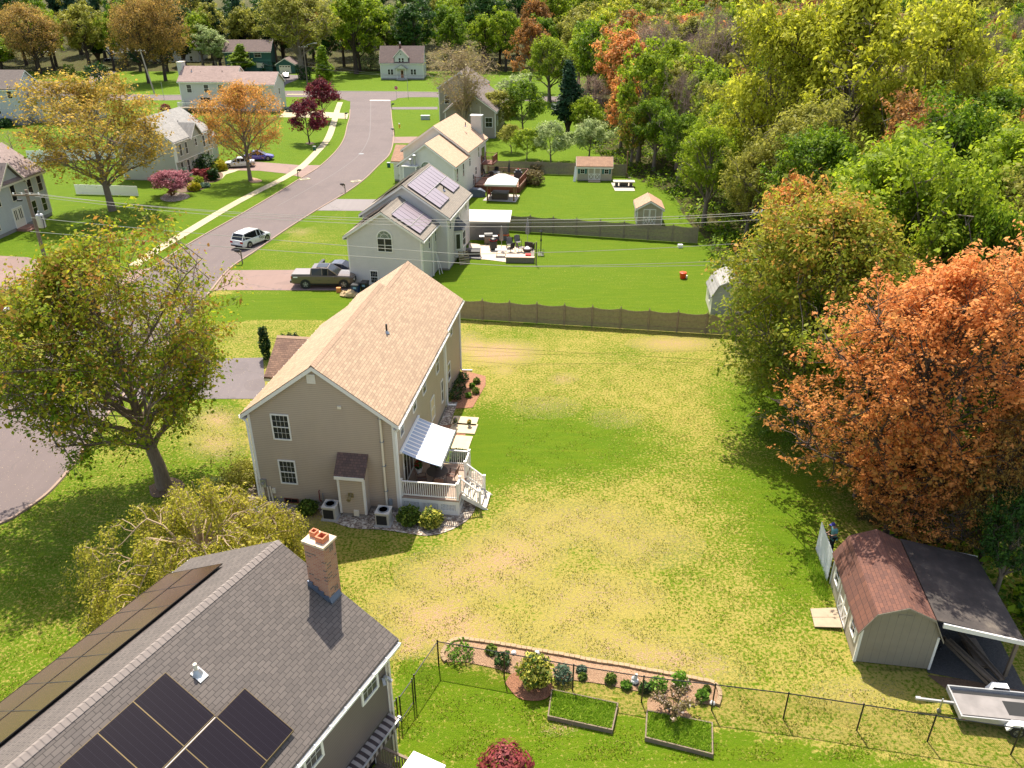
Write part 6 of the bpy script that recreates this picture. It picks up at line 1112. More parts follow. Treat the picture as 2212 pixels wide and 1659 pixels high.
x,y=P2(857,214); r=root('stop_sign','red stop sign on a metal pole at the street corner','sign',(x,y,0),0); b=MB(); b.bar((0,0,0),(0,0,2.9),.06,.03,up=(0,1,0)); b.build('pole',M['metal'],r)
oc=lambda R2:[(R2*math.cos(math.pi/8+i*math.pi/4),0,2.55+R2*math.sin(math.pi/8+i*math.pi/4)) for i in range(8)]
b=MB(); b.ext([(p[0],-.045,p[2]) for p in oc(.46)],(0,.01,0)); so_2=b.build('sign_plate',M['whitep'],r); b=MB(); b.ext([(p[0],-.055,p[2]) for p in oc(.42)],(0,.008,0)); b.build('sign_face',mat('sign_red',(.45,.012,.015),.4),so_2)
tx=bpy.data.curves.new('lettering','FONT'); tx.body='STOP'; tx.size=.3; tx.align_x='CENTER'; tx.align_y='CENTER'; tx.extrude=.004; to=bpy.data.objects.new('lettering',tx); COL.objects.link(to); to.parent=so_2; to.location=(0,-.062,2.55); to.rotation_euler=(R_(90),0,0); tx.materials.append(M['whitep'])
x,y=P2(884,383/1); 
def post(name,label,cat,px,py,h,r0,m): x,y=P2(px,py); b=MB(); b.lathe((0,0,0),[(r0,0),(r0*.8,h)],8); return one(b,name,m,label,cat,loc=(x,y,0))
post('sign_post','thin dark pole right of the stop sign','pole',882,213,5.,.06,M['metal']); post('sign_post','thin pole by the cross street left of the long house','pole',355,216,4.,.06,M['metal'])
x,y=P2(863,276); r=root('fire_hydrant','yellow fire hydrant with white cap on the right lawn','hydrant',(x,y,0)); b=MB(); b.lathe((0,0,0),[(.2,0),(.2,.06),(.13,.08),(.13,.6),(.17,.62),(.17,.68)],10); b.tube([(-.25,0,.45),(.25,0,.45)],.08,8); b.build('body',mat('hydrant_yellow',(.75,.42,.03)),r); b=MB(); b.lathe((0,0,.68),[(.16,0),(.12,.14),(.04,.2)],10); b.build('cap',M['whitep'],r)
for px,py,l in ((680,325,'small green utility box by the sidewalk'),(840,361,'small green utility box on the right lawn')): x,y=P2(px,py); r=root('utility_box',l,'utility box',(x,y,0),0,'green utility boxes on the lawns'); b=MB(); b.box(-.22,.22,-.2,.2,0,.6); b.build('cabinet',mat('green_cabinet',(.02,.10,.07)),r); b=MB(); b.box(-.25,.25,-.23,.23,.6,.72); b.build('lid',M['metal'],r)
x,y=P2(919,258); b=MB(); b.box(-.9,.9,-.6,.6,0,.75); b.box(-.94,.94,-.64,.64,.75,.82); one(b,'transformer_box',mat('pale_green_grey',(.40,.45,.43)),'pale electric transformer cabinet on the lawn by the bare tree','utility box',loc=(x,y,0))
for px,py,l,s in ((873,387,'concrete storm drain lid at the left kerb',0),(985,391,'',0)): pass
for (px,py,l) in ((874/1,387,''),): pass
for q_,l in (((872/1,0),''),): pass
for (cx_,cy_,l,rz) in ((CV(1,0,420,1550)[0],CV(1,0,420,1550)[1],'storm drain slab at the left edge of the road',35),(CV(1,0,865,1568)[0],CV(1,0,865,1568)[1],'storm drain slab at the right edge of the road',35)):
    x,y=P2(cx_,cy_); r=root('storm_drain',l,'drain',(x,y,.018),R_(rz),'storm drains at the kerbs'); b=MB(); b.box(-.75,.75,-.5,.5,0,.05); b.build('slab',M['walk'],r); b=MB(); b.box(-.4,.4,-.25,.25,.051,.058); b.build('grate',M['dark'],r)
b=MB(); b.lathe((0,0,0),[(.45,0),(.45,.012)],16); one(b,'manhole_cover',M['grey'],'round manhole cover in the middle of the road','manhole',loc=P2(CV(1,0,910,1330)[0],CV(1,0,910,1330)[1])+(.02,))
# rock, bins, boulder by B house
x,y=P2(757,640); r=root('boulder_pile','pale tan boulders at the corner of the pickup driveway','boulders',(x,y,0)); rr=random.Random(3)
for i,(dx,dy,s) in enumerate(((0,0,.55),(-.55,.1,.4),(.35,.35,.45),(.5,-.1,.35))):
    b=MB(); n=9; b.lathe((dx,dy,0),[(s*.8,0),(s,.25*s),(s*.85,.75*s),(s*.45,1.05*s),(s*.1,1.15*s)],n); b.v=[(v[0]+rr.uniform(-.09,.09),v[1]+rr.uniform(-.09,.09),v[2]+rr.uniform(-.04,.06)) for v in b.v]; b.build('boulder',mat('tan_boulder%d'%i,(.52,.37,.20),.9,var=.4,vs=3),r)
b=MB(); b.box(-.2,.2,-.15,.15,0,.45); one(b,'terracotta_pot',mat('orange_clay',(.62,.25,.07)),'small orange pot in front of the tan boulders','pot',loc=P2(732,631)+(0,))
def bin_(label,px,py,bm):
    x,y=P2(px,py); r=root('wheelie_bin',label,'bin',(x,y,0),R_(-8),'bins beside the grey house'); b=MB(); b.loft([[(-a,-c,z),(a,-c,z),(a,c,z),(-a,c,z)] for a,c,z in ((.26,.28,.06),(.33,.38,1.0))]); b.build('body',bm,r); b=MB(); b.loft([[(-a,-c,z),(a,-c,z),(a,c,z),(-a,c,z)] for a,c,z in ((.36,.42,1.0),(.36,.42,1.06),(.28,.34,1.12))]); b.build('lid',M['black'],r); b=MB(); b.tube([(-.33,.3,.12),(.33,.3,.12)],.12,10); b.build('wheel',M['rubber'],r); b=MB(); b.box(-.15,.15,-.37,-.34,.7,.9); b.build('sticker',mat('pale_blue_sticker',(.2,.35,.5)),r)
bin_('blue recycling bin with black lid at the grey house corner',770,637,mat('bin_blue',(.012,.035,.12),.5)); bin_('black bin half hidden behind the tan roof',789,632,M['dark'])
# ---------------- patio of the grey house ----------------
class FR:  # frame stub for chair helpers
    def __init__(s,x,y,rz=0): s.location=Vector((x,y,0)); s.rotation_euler=(0,0,rz)
def W0(px,py): return FR(*P2(px,py))
p=zo
M['wicker']=mat('dark_wicker',(.045,.03,.022),.8,var=.3,vs=20); M['greysling']=mat('grey_sling',(.16,.15,.145),.8); M['umb']=mat('taupe_umbrella_cloth',(.30,.25,.21),.8,var=.15)
def closed_umb(label,px,py,h,m,z=0,r_=.24):
    x,y=P2(px,py); r=root('closed_parasol',label,'parasol',(x,y,z),0,'closed parasols on the patio'); b=MB(); b.lathe((0,0,0),[(.025,0),(.025,h)],8); b.build('pole',M['alu'],r)
    b=MB(); n=10; prof=[(r_*.75,h*.42),(r_,h*.5),(r_*.8,h*.75),(r_*.35,h*.95),(.03,h)]
    b.loft([[(q*(1 if k%2 else .62)*math.cos(2*math.pi*k/n),q*(1 if k%2 else .62)*math.sin(2*math.pi*k/n),z_) for k in range(n)] for q,z_ in prof]); b.build('canopy',m,r)
    b=MB(); b.lathe((0,0,h),[(.03,0),(.045,.05),(.01,.12)],8); b.build('finial',M['whitep'],r); b=MB(); b.lathe((0,0,0),[(.28,0),(.28,.06),(.06,.1)],14); b.build('base',M['dark'],r)
closed_umb('closed taupe parasol over the small folding table',*p(495,520),2.6,M['umb']); closed_umb('closed grey parasol behind the wicker armchair',*p(803,455),2.9,mat('grey_umbrella_cloth',(.27,.25,.25)))
x,y=P2(*p(340,440)); r=root('gas_grill','large stainless grill with side shelves near the lean-to shed','grill',(x,y,0),.1); b=MB(); b.box(-.45,.45,-.3,.3,.08,.85); b.build('cabinet',M['wood'],r); b=MB(); b.loft([[(x_,-.28,.86),(x_,-.24,1.12),(x_,.1,1.22),(x_,.3,1.05),(x_,.3,.86)] for x_ in (-.45,.45)]); b.build('hood',M['dark'],r); b=MB(); b.box(-1.0,-.46,-.27,.27,.84,.90); b.box(.46,1.0,-.27,.27,.84,.90); b.build('side_shelf',M['whitep'],r); b=MB(); b.bar((-.35,-.33,1.0),(.35,-.33,1.0),.03,.03); b.build('handle',M['alu'],r); b=MB(); [b.lathe((q,-.31,.72),[(.04,0),(.04,.05)],8) for q in (-.3,-.1,.1,.3)]; b.build('knob',M['alu'],r)
x,y=P2(*p(398,515)); r=root('barrel_smoker','black barrel smoker with red band on the patio','smoker',(x,y,0)); b=MB(); b.lathe((0,0,.12),[(.36,0),(.41,.15),(.41,.85),(.37,.95)],18); b.build('barrel',M['dark'],r); b=MB(); b.lathe((0,0,1.07),[(.42,0),(.42,.05)],18); b.build('band',M['lampr'],r); b=MB(); b.lathe((0,0,1.12),[(.39,0),(.32,.16),(.1,.26)],18); b.build('lid',M['black'],r); b=MB(); [b.box(q-.03,q+.03,w-.03,w+.03,0,.15) for q in (-.25,.25) for w in (-.25,.25)]; b.build('leg',M['dark'],r)
x,y=P2(*p(490,590)); r=root('folding_table','small grey rectangular table on the patio edge','table',(x,y,0),-.05); b=MB(); b.box(-.62,.62,-.38,.38,.70,.74); b.build('tabletop',mat('grey_tabletop',(.30,.31,.32),.5),r); [ (lambda m_:(m_.tube([(s*.5,-.3,0),(s*.42,0,.35),(s*.5,.3,.7)],.018,6),m_.tube([(s*.5,.3,0),(s*.42,0,.35),(s*.5,-.3,.7)],.018,6),m_.build('leg',M['dark'],r)))(MB()) for s in (-1,1)]
for i,(a_,b_,rz,l) in enumerate(((590,500,0.1,'grey mesh chair behind the closed taupe parasol'),(600,545,-2.4,'black and white folding chair beside the small table'),(690,470,.3,'round-backed grey lounge chair on the patio'),(715,540,2.0,'dark reclining chair left of the fire table'))): f_=W0(*p(a_,b_)); chair(l,0,0,0,rz,M['dark'],M['greysling'] if i!=1 else M['rubber'],f_,'chairs on the stone patio',1.15)
x,y=P2(*p(830,505)); r=root('wicker_armchair','dark wicker armchair with grey cushions under the closed grey parasol','armchair',(x,y,0),2.8); b=MB(); b.box(-.45,.45,-.4,.4,.08,.4); b.box(-.45,.45,.3,.42,.4,.9); b.box(-.45,-.34,-.4,.3,.4,.65); b.box(.34,.45,-.4,.3,.4,.65); b.build('frame',M['wicker'],r); b=MB(); b.box(-.33,.33,-.38,.28,.401,.52); b.build('cushion',M['greysling'],r)
x,y=P2(*p(800,550)); r=root('fire_bowl','round dark brown fire bowl table with white cover on the patio','fire bowl',(x,y,0)); b=MB(); b.lathe((0,0,0),[(.3,0),(.35,.1),(.5,.35),(.55,.5),(.5,.52)],18); b.build('bowl',M['wicker'],r); b=MB(); b.lathe((0,0,.52),[(.33,0),(.2,.12),(.08,.2)],10); b.build('cover',M['whitep'],r)
# stone wall bench
r=root('fire_pit_wall','low grey stone seat wall with red cloth at the patio corner','stone bench',P2(*p(712,670))+(0,),R_(-3)); b=MB(); b.box(-1.45,1.45,.0,.35,0,.55); b.box(1.1,1.45,.351,2.2,0,.55); b.build('stone_wall',mat('block_wall',(.20,.17,.14),.9,var=.4,vs=5),r); b=MB(); b.box(-1.5,1.5,-.05,.40,.55,.62); b.box(-1.3,.6,.41,1.3,.45,.55); b.build('capstone',mat('tan_capstone',(.55,.40,.30),.85),r); b=MB(); b.box(.55,1.1,.42,1.0,.5,.75); b.build('red_cloth',mat('red_cloth',(.6,.02,.02),.8),r)
x,y=P2(*p(140,590)); r=root('storage_box','long dark plastic storage box open beside the bay window','storage box',(x,y,0),-.05); b=MB(); b.box(-.9,.9,-.4,.45,0,.62); b.build('body',mat('dark_brown_plastic',(.08,.065,.055),.6),r); b=MB(); b.ext([(-.92,-.45,.64),(-.92,.5,.64),(-.92,.45,.78),(-.92,-.2,.80)],(1.84,0,0)); b.build('lid',M['black'],r)
for i,(a_,b_,l) in enumerate(((120,600,'dark grey plastic sheet lying in front of the storage box'),)): x,y=P2(*p(a_+40,b_+15)); b=MB(); b.box(-.85,.85,-.35,.3,.0,.12); one(b,'plastic_panel',M['greysling'],l,'panel',loc=(x,y,.02),rz=-.2)
x,y=P2(*p(65,690)); r=root('wooden_pallet','wooden pallet leaning against the grey house wall','pallet',(x,y,0),R_(20)); b=MB(); [b.ext([(-.6,i*.03+k*.11,.02+k*.22),(.5,i*.03+k*.11,.02+k*.22),(.5,k*.11+.02,.14+k*.22),(-.6,k*.11+.02,.14+k*.22)],(0,.03,0)) for k in range(6) for i in (0,)]; b.build('slats',M['woodl'],r); b=MB(); [b.bar((q,.03,0),(q,.62,1.3),.08,.05) for q in (-.5,0,.45)]; b.build('stringer',M['wood'],r)
x,y=P2(*p(420,390)); one(MB().box(-.35,.0,-.2,.2,0,.5).box(.05,.6,-.15,.15,.2,.35),'toy_slide',mat('teal_toy',(.05,.45,.35),.4),'teal and white toy behind the grill','toy',loc=(x,y,0)); x,y=P2(*p(520,400)); one(MB().box(-.65,.65,-.15,.15,.55,.7).box(-.5,-.4,-.1,.1,0,.549).box(.4,.5,-.1,.1,0,.549),'toy_bench',mat('orange_toy',(.65,.12,.03),.4),'orange toy bench behind the smoker','toy',loc=(x,y,0))
def polething(name,label,cat,px,py,h,m,r0=.05,arm=True):
    x,y=P2(px,py); r=root(name,label,cat,(x,y,0)); b=MB(); b.lathe((0,0,0),[(r0,0),(r0,h)],8); b.build('pole',m,r)
    if arm: b=MB(); b.lathe((0,0,h),[(.16,0),(.18,.12),(.06,.25),(.02,.3)],8); b.build('feeder',M['dark'],r); b=MB(); b.lathe((0,0,h*.55),[(.06,0),(.12,.1),(.05,.3)],8); b.build('baffle',M['dark'],r)
polething('bird_feeder','tall dark bird feeder pole right of the stone patio','bird feeder',*p(962,545),2.2,M['dark']); polething('wooden_post','plain wooden post on the lawn at the patio corner','post',*p(905,690),2.4,M['wood'],.07,False)
x,y=P2(*p(965,585)); b=MB(); [b.bar((i*.16-.3,-.4,.12),(i*.16-.3,.35,.35),.09,.04) for i in range(4)]; b.tube([(-.3,.3,.0),(-.3,.35,.6),(.3,.35,.6),(.3,.3,0)],.03,6); one(b,'folded_lounger',M['greysling'],'grey folded lounger beside the bird feeder','lounger',loc=(x,y,0))
x,y=P2(*CV(2,1,1452,480)); b=MB(); b.box(-.25,.25,-.2,.2,0,.35); one(b,'white_bucket',M['whitep'],'white tub at the far right of the green lawn','tub',loc=(x,y,0)); x,y=P2(*CV(2,1,1475,745)); r=root('toy_bucket','bright orange-red bucket standing on the green lawn','bucket',(x,y,0)); b=MB(); b.lathe((0,0,0),[(.26,0),(.36,.6),(.32,.62)],14); b.build('body',mat('orange_red_plastic',(.75,.06,.01),.4),r); b=MB(); b.lathe((0,0,.55),[(.3,0),(.3,.02)],14); b.build('content',M['lampr'],r)
x,y=P2(*CV(2,1,1502,740)); one(MB().lathe((0,0,0),[(.16,0),(.16,.22),(.05,.28)],10),'white_ball',M['whitep'],'small white object next to the orange-red bucket','toy',loc=(x,y,0))
# ---------------- gazebo yard ----------------
gx,gy=-1.35,105.2; r=root('gazebo','hip-roofed gazebo with white canopy and brown posts over the hot tub','gazebo',(gx,gy,0),R_(-6))
[MB().box(a-.09,a+.09,c-.09,c+.09,0,2.25).build('post',mat('brown_post',(.22,.11,.05)),r) for a in (-1.75,1.75) for c in (-1.45,1.45)]
cw=NT('canopy_cloth'); cw.col((.66,.64,.60)); cw.b.inputs['Roughness'].default_value=.7
b=MB(); a_=2.05;c_=1.8; b.add([(-a_,-c_,2.2),(a_,-c_,2.2),(a_,c_,2.2),(-a_,c_,2.2),(-.5,-.4,3.15),(.5,-.4,3.15),(.5,.4,3.15),(-.5,.4,3.15)],[(0,1,5,4),(1,2,6,5),(2,3,7,6),(3,0,4,7),(4,5,6,7)]); b.build('canopy',cw.m,r)
b=MB(); [b.bar(u,v,.04,.22) for u,v in (((-a_,-c_,2.1),(a_,-c_,2.1)),((a_,-c_,2.1),(a_,c_,2.1)),((a_,c_,2.1),(-a_,c_,2.1)),((-a_,c_,2.1),(-a_,-c_,2.1)))]; b.build('valance',cw.m,r)
r=root('hot_tub','dark brown covered hot tub under the white gazebo','hot tub',(gx-.2,gy-.2,0),R_(-6)); b=MB(); b.box(-1.05,1.05,-.85,.95,.05,.78); b.build('cabinet',mat('tub_brown',(.07,.045,.03),.6),r); b=MB(); b.box(-1.1,1.1,-.9,1.0,.78,.90); b.build('cover',mat('tub_cover',(.06,.045,.04),.6),r)
f_=FR(gx-1.5,gy+.6,0); chair('red patio chair at the left post of the gazebo',0,0,0,1.0,M['dark'],mat('red_sling',(.4,.04,.02)),f_,None)
r=root('covered_equipment','blue-grey tarp covered equipment between house and gazebo','tarp',wloc(HD,5.3,7.0),0); b=MB(); b.loft([[(x_,-w,0),(x_,-w*.8,h_),(x_,w*.8,h_),(x_,w,0)] for x_,w,h_ in ((-1.1,.5,.7),(-.6,.7,1.05),(.5,.7,.95),(1.1,.45,.6))]); b.build('tarp',mat('blue_grey_tarp',(.09,.11,.15),.6),r)
rtable('round white-topped table on the red-brown deck',5.9,14.6,.9,.85,HD,mat('pale_table_top',(.6,.5,.38),.4),M['dark'])
for x_,y_,a,l in ((4.9,14.2,1.6,'dark deck chair left of the round table'),(6.9,14.4,-1.6,'dark deck chair right of the round table'),(5.9,13.4,3.1,'dark deck chair in front of the round table'),(5.9,15.8,0,'dark deck chair behind the round table')): chair(l,x_,y_,.9,a,M['dark'],M['rubber'],HD,'dark chairs on the red-brown deck',1.15)
r=root('closed_parasol','dark closed parasol on the red-brown deck','parasol',wloc(HD,8.3,13.5,.9),0); b=MB(); b.lathe((0,0,0),[(.03,0),(.03,1.0),(.2,1.05),(.16,1.8),(.03,2.4)],10); b.build('canopy',M['dark'],r); b=MB(); b.lathe((0,0,-.0),[(.3,0),(.3,.07)],12); b.build('base',M['black'],r)
r=root('kettle_grill','black grill with red top on the red-brown deck','grill',wloc(HD,9.4,14.5,.9),0); b=MB(); b.box(-.6,.6,-.3,.3,.1,.9); b.build('cabinet',M['dark'],r); b=MB(); b.loft([[(x_,-.3,.9),(x_,-.2,1.2),(x_,.2,1.25),(x_,.3,.9)] for x_ in (-.4,.4)]); b.build('hood',M['black'],r); b=MB(); b.lathe((0,0,1.23),[(.12,0),(.1,.15),(.03,.2)],8); b.build('red_lid',M['lampr'],r)
b=MB(); b.box(-.6,.6,-.4,.4,0,.5); one(b,'white_cooler',M['whitep'],'white box on the corner of the red-brown deck','box',loc=wloc(HD,8.6,11.2,.9))
b=MB(); b.box(-.7,.7,-.6,.6,0,.5); one(b,'round_cushion',cw.m,'pale covered lounge piece on the deck behind the gazebo roof','lounger',loc=wloc(HD,7.0,10.8,.9))
x,y=P2(1347,403); r=root('stone_table','low stone table on its square pad near the wood','table',(x,y,.05),R_(-3)); b=MB(); b.box(-1.5,1.5,-.6,.6,.62,.75); b.build('tabletop',mat('stone_top',(.5,.44,.36)),r); b=MB(); b.box(-1.2,-.8,-.4,.4,0,.619); b.box(.8,1.2,-.4,.4,0,.619); b.box(-.6,.6,-.3,.3,.1,.5); b.build('base',M['dark'],r)
x,y=P2(1358,392); f_=FR(x,y,0); chair('dark garden chair behind the stone table',0,0,0,2.0,M['dark'],M['bronze'],f_,None,1.2)
x,y=P2(1353,379); b=MB(); b.lathe((0,0,0),[(.1,0),(.08,3.2),(.13,3.25),(.13,3.5)],8); one(b,'wooden_pole',mat('reddish_post',(.3,.15,.08)),'reddish wooden pole at the end of the far fence','pole',loc=(x,y,0))
# ---------------- utility pole and wires ----------------
def pole(label,x,y,h,arm=2.4,rz=0,tf=False,m=None,lean=0):
    r=root('utility_pole',label,'utility pole',(x,y,0),rz); b=MB(); b.tube([(0,0,0),(lean,0,h)],[.19,.13],10); b.build('pole',m or M['pole'],r)
    b=MB(); b.box(-arm/2+lean,arm/2+lean,-.2,-.08,h-.5,h-.38); b.build('crossarm',M['wood'],r)
    b=MB(); [b.lathe((q+lean,-.14,h-.38),[(.05,0),(.07,.08),(.04,.18)],8) for q in (-arm/2+.1,-.35,.35,arm/2-.1)]; b.build('insulator',M['whitep'],r)
    if tf: b=MB(); b.lathe((.62,-.1,h-3.3),[(.28,0),(.32,.05),(.32,1.1),(.25,1.2)],14); b.lathe((.6,-.1,h-2.1),[(.06,0),(.08,.2),(.03,.3)],8); b.build('transformer',M['alu'],r); b=MB(); b.tube([(.9,-.3,h-3.4),(1.0,-.35,h-2.6),(.7,-.2,h-1.9)],.03,6); b.box(-.9,-.5,-.25,-.05,h-.95,h-.8); b.build('cable',M['dark'],r)
    return r
xl,yl=P(57,415,9.6).xy; pole('utility pole with white transformer in front of the grey colonial at left',xl,yl,9.8,tf=True)
# transformer sits right of pole
def wire(label,pts,sag,r_=.018,m=None,grp='overhead wires crossing the yards'):
    b=MB(); path=[]
    for A,B in zip(pts[:-1],pts[1:]):
        A=Vector(A);B=Vector(B); n=22
        for i in range(n+(1 if B==Vector(pts[-1]) else 0)): t=i/n; q=A.lerp(B,t); q.z-=sag*4*t*(1-t); path.append(q)
    b.tube(path,r_,5,False); return one(b,'overhead_wire',m or M['wirem'],label,'wire',grp)
M['wirem']=mat('pale_wire',(.42,.40,.36),.6,var=0); M['cablem']=mat('grey_cable',(.34,.35,.30),.7,var=.0)
wire('highest of the three thin parallel power wires crossing the yards',[P(40,416,10.2),P(1649,458,10.2)],1.35); wire('middle one of the three thin parallel power wires',[P(62,416,10.2),P(1649,462,10.1)],1.5); wire('lowest of the three thin parallel power wires',[P(75,424,10.0),P(1649,474,9.9)],1.4)
wire('thick twisted communication cable above the pickup and patio',[P(66,470,7.6),P(1000,549,7.0),P(1593,526,7.4)],.15,.022,M['cablem']); wire('lowest cable running just above the tan roof',[P(66,500,7.0),P(1106,575,6.6),P(1640,560,6.9)],.12,.022,M['cablem']); wire('thin loose cable under the communication cable at the right',[P(1106,575.5,6.5),P(1640,570,6.8)],.1,.02,M['cablem'])
pole('utility pole hidden among the orange trees at the right end of the wires',*P(1655,452,9.6).xy,9.8)
x,y=P2(334,203); pole('leaning pale utility pole by the cross street at upper left',x,y,10.5,m=mat('pale_pole',(.36,.31,.25)),lean=-1.5)
x,y=P2(646,198); pole('utility pole with street lamp behind the conical evergreen',x-1,y+14,10); x,y=P2(601,199)
xf=P2(600,152); pole('dark utility pole in front of the green house',xf[0],xf[1],9.5,m=mat('dark_pole',(.10,.045,.03)))
b=MB(); b.tube([(0,0,9.2),(1.2,0,10.2),(3.0,0,10.6)],.05,6); b.box(2.9,3.7,-.15,.15,10.5,10.7); one(b,'street_lamp',M['metal'],'curved street lamp arm above the conical evergreen','lamp',loc=(P2(646,198)[0]-1,P2(646,198)[1]+14,0))
wire('thin wire crossing the far street in front of the white cape',[P(646,130,8.5),P(930,165,8.5),P(1170,170,8.5)],.8,.02,M['dark'],'wires at the far street'); wire('lower wire crossing the far street past the white cape windows',[P(646,140,7.5),P(930,163,7.5),P(1180,178,7.5)],.8,.025,M['dark'],'wires at the far street'); wire('wire from the leaning pole toward the long house',[P(325,117,8.5),P(553,133,8.5),P(646,138,8.5)],.8,.02,M['dark'],'wires at the far street')
# ---------------- person ----------------
def skin(name,verts,edges,rad,m,parent,root_i=0,sub=2):
    me=bpy.data.meshes.new(name); me.from_pydata(verts,edges,[]); o=bpy.data.objects.new(name,me); COL.objects.link(o)
    o.modifiers.new('s','SKIN'); 
    sv=me.skin_vertices[0].data if me.skin_vertices else None
    if sv is None:
        import bmesh; b=bmesh.new(); b.from_mesh(me); b.verts.layers.skin.verify(); b.to_mesh(me); b.free(); sv=me.skin_vertices[0].data
    for i,r_ in enumerate(rad): sv[i].radius=r_ if isinstance(r_,tuple) else (r_,r_); sv[i].use_root=(i==root_i)
    s=o.modifiers.new('ss','SUBSURF'); s.levels=sub; s.render_levels=sub
    dg=bpy.context.evaluated_depsgraph_get(); e=o.evaluated_get(dg); m2=bpy.data.meshes.new_from_object(e); o.modifiers.clear(); o.data=m2; m2.materials.clear(); m2.materials.append(m)
    m2.polygons.foreach_set('use_smooth',[True]*len(m2.polygons))
    if parent is not None:o.parent=parent
    return o
PR=root('person','man in teal t-shirt and blue cap looking down at his phone beside the white fence','person',(16.38,32.3,0),R_(90)+R_(8))
# local: facing +y ; x right
sk_=mat('skin',(.42,.24,.16),.6,var=.05)
v=[(0,0,.93),(0,.01,1.08),(0,.03,1.25),(0,.02,1.40),(0,.05,1.47),(0,.09,1.53),(0,.15,1.60),(0,.19,1.66),   #0 pelvis..7 head top
   (.17,.02,1.38),(.23,.03,1.14),(.16,.22,1.05),(.09,.30,1.08),  #8 R shoulder elbow forearm wrist
   (-.17,.02,1.38),(-.23,.03,1.14),(-.16,.22,1.05),(-.08,.30,1.08), #12-15
   (.10,0,.88),(.11,.02,.50),(.11,-.02,.09),(.12,.12,.03), (-.10,0,.88),(-.12,.05,.50),(-.13,.0,.09),(-.14,.14,.03)]
e=[(0,1),(1,2),(2,3),(3,4),(4,5),(5,6),(6,7),(3,8),(8,9),(9,10),(10,11),(3,12),(12,13),(13,14),(14,15),(0,16),(16,17),(17,18),(18,19),(0,20),(20,21),(21,22),(22,23)]
rd=[(.15,.11),(.14,.10),(.16,.11),(.13,.09),.055,.06,(.085,.10),(.07,.08),.06,.045,.04,.028,.06,.045,.04,.028,.09,.062,.045,.04,.09,.062,.045,.04]
n0=len(v)
for s_,w in ((1,11),(-1,15)):
    wx,wy,wz=v[w]
    v.append((wx-.01*s_,wy+.05,wz+.005)); e.append((w,len(v)-1)); rd.append((.032,.018)); pi=len(v)-1
    for k,(dx,l) in enumerate(((.028,.055),(.010,.065),(-.009,.06),(-.026,.048))):
        v.append((wx+dx*s_-.01*s_,wy+.05+l*.6,wz+.012)); rd.append(.0095); e.append((pi,len(v)-1)); v.append((wx+dx*s_-.015*s_,wy+.05+l,wz+.0)); rd.append(.008); e.append((len(v)-2,len(v)-1))
    v.append((wx-.04*s_,wy+.03,wz+.03)); rd.append(.011); e.append((w,len(v)-1)); v.append((wx-.05*s_,wy+.06,wz+.045)); rd.append(.009); e.append((len(v)-2,len(v)-1))
bo=skin('body',v,e,rd,sk_,PR)
skin('t_shirt',[(0,0,.90),(0,.01,1.08),(0,.03,1.26),(0,.02,1.40),(0,.035,1.45),(.17,.02,1.385),(.225,.028,1.20),(-.17,.02,1.385),(-.225,.028,1.20),(0,-.01,.84)],[(0,1),(1,2),(2,3),(3,4),(3,5),(5,6),(3,7),(7,8),(0,9)],[(.185,.14),(.175,.13),(.19,.135),(.155,.115),(.075,.07),.078,.068,.078,.068,(.185,.14)],mat('teal_shirt',(.16,.42,.42),.85,var=.12,vs=8),PR)
skin('trousers',[(0,0,.94),(.10,0,.86),(.11,.02,.50),(.11,-.02,.08),(-.10,0,.86),(-.12,.05,.50),(-.13,.0,.08)],[(0,1),(1,2),(2,3),(0,4),(4,5),(5,6)],[(.165,.12),.105,.08,.07,.105,.08,.07],mat('dark_jeans',(.015,.02,.035),.9),PR)
b=MB(); [b.loft([[(x_-w,y_,.0),(x_+w,y_,.0),(x_+w*.8,y_,h_),(x_-w*.8,y_,h_)] for y_,w,h_ in ((yy-.1,.04,.08),(yy,.05,.10),(yy+.12,.052,.06),(yy+.19,.035,.04))]) for x_,yy in ((.12,.03),(-.135,.05))]; b.build('shoe',M['dark'],PR)
b=MB(); b.lathe((0,.16,1.625),[(.098,0),(.100,.04),(.088,.085),(.055,.115),(.01,.125)],14); b.ext([(-.075,.24,1.63),(.075,.24,1.63),(.06,.35,1.60),(-.06,.35,1.60)],(0,0,.012)); b.build('cap',mat('blue_cap',(.05,.05,.28),.8),PR)
b=MB(); b.lathe((0,.135,1.55),[(.08,0),(.096,.06),(.097,.078)],12); b.build('hair',mat('grey_hair',(.35,.32,.29),.9),PR)
b=MB(); [b.lathe((q,.262,1.585),[(.004,0),(.012,.006),(.004,.014)],6) for q in (-.032,.032)]; b.lathe((0,.275,1.555),[(.012,0),(.014,.012),(.006,.03)],6); b.build('face_features',mat('face_dark',(.16,.08,.06)),PR)
b=MB(); b.box(-.04,.04,.345,.42,1.09,1.105); one(b,'phone',M['black'],'small dark phone held in the hands of the man','phone',loc=(16.38,32.3,0),rz=R_(98))
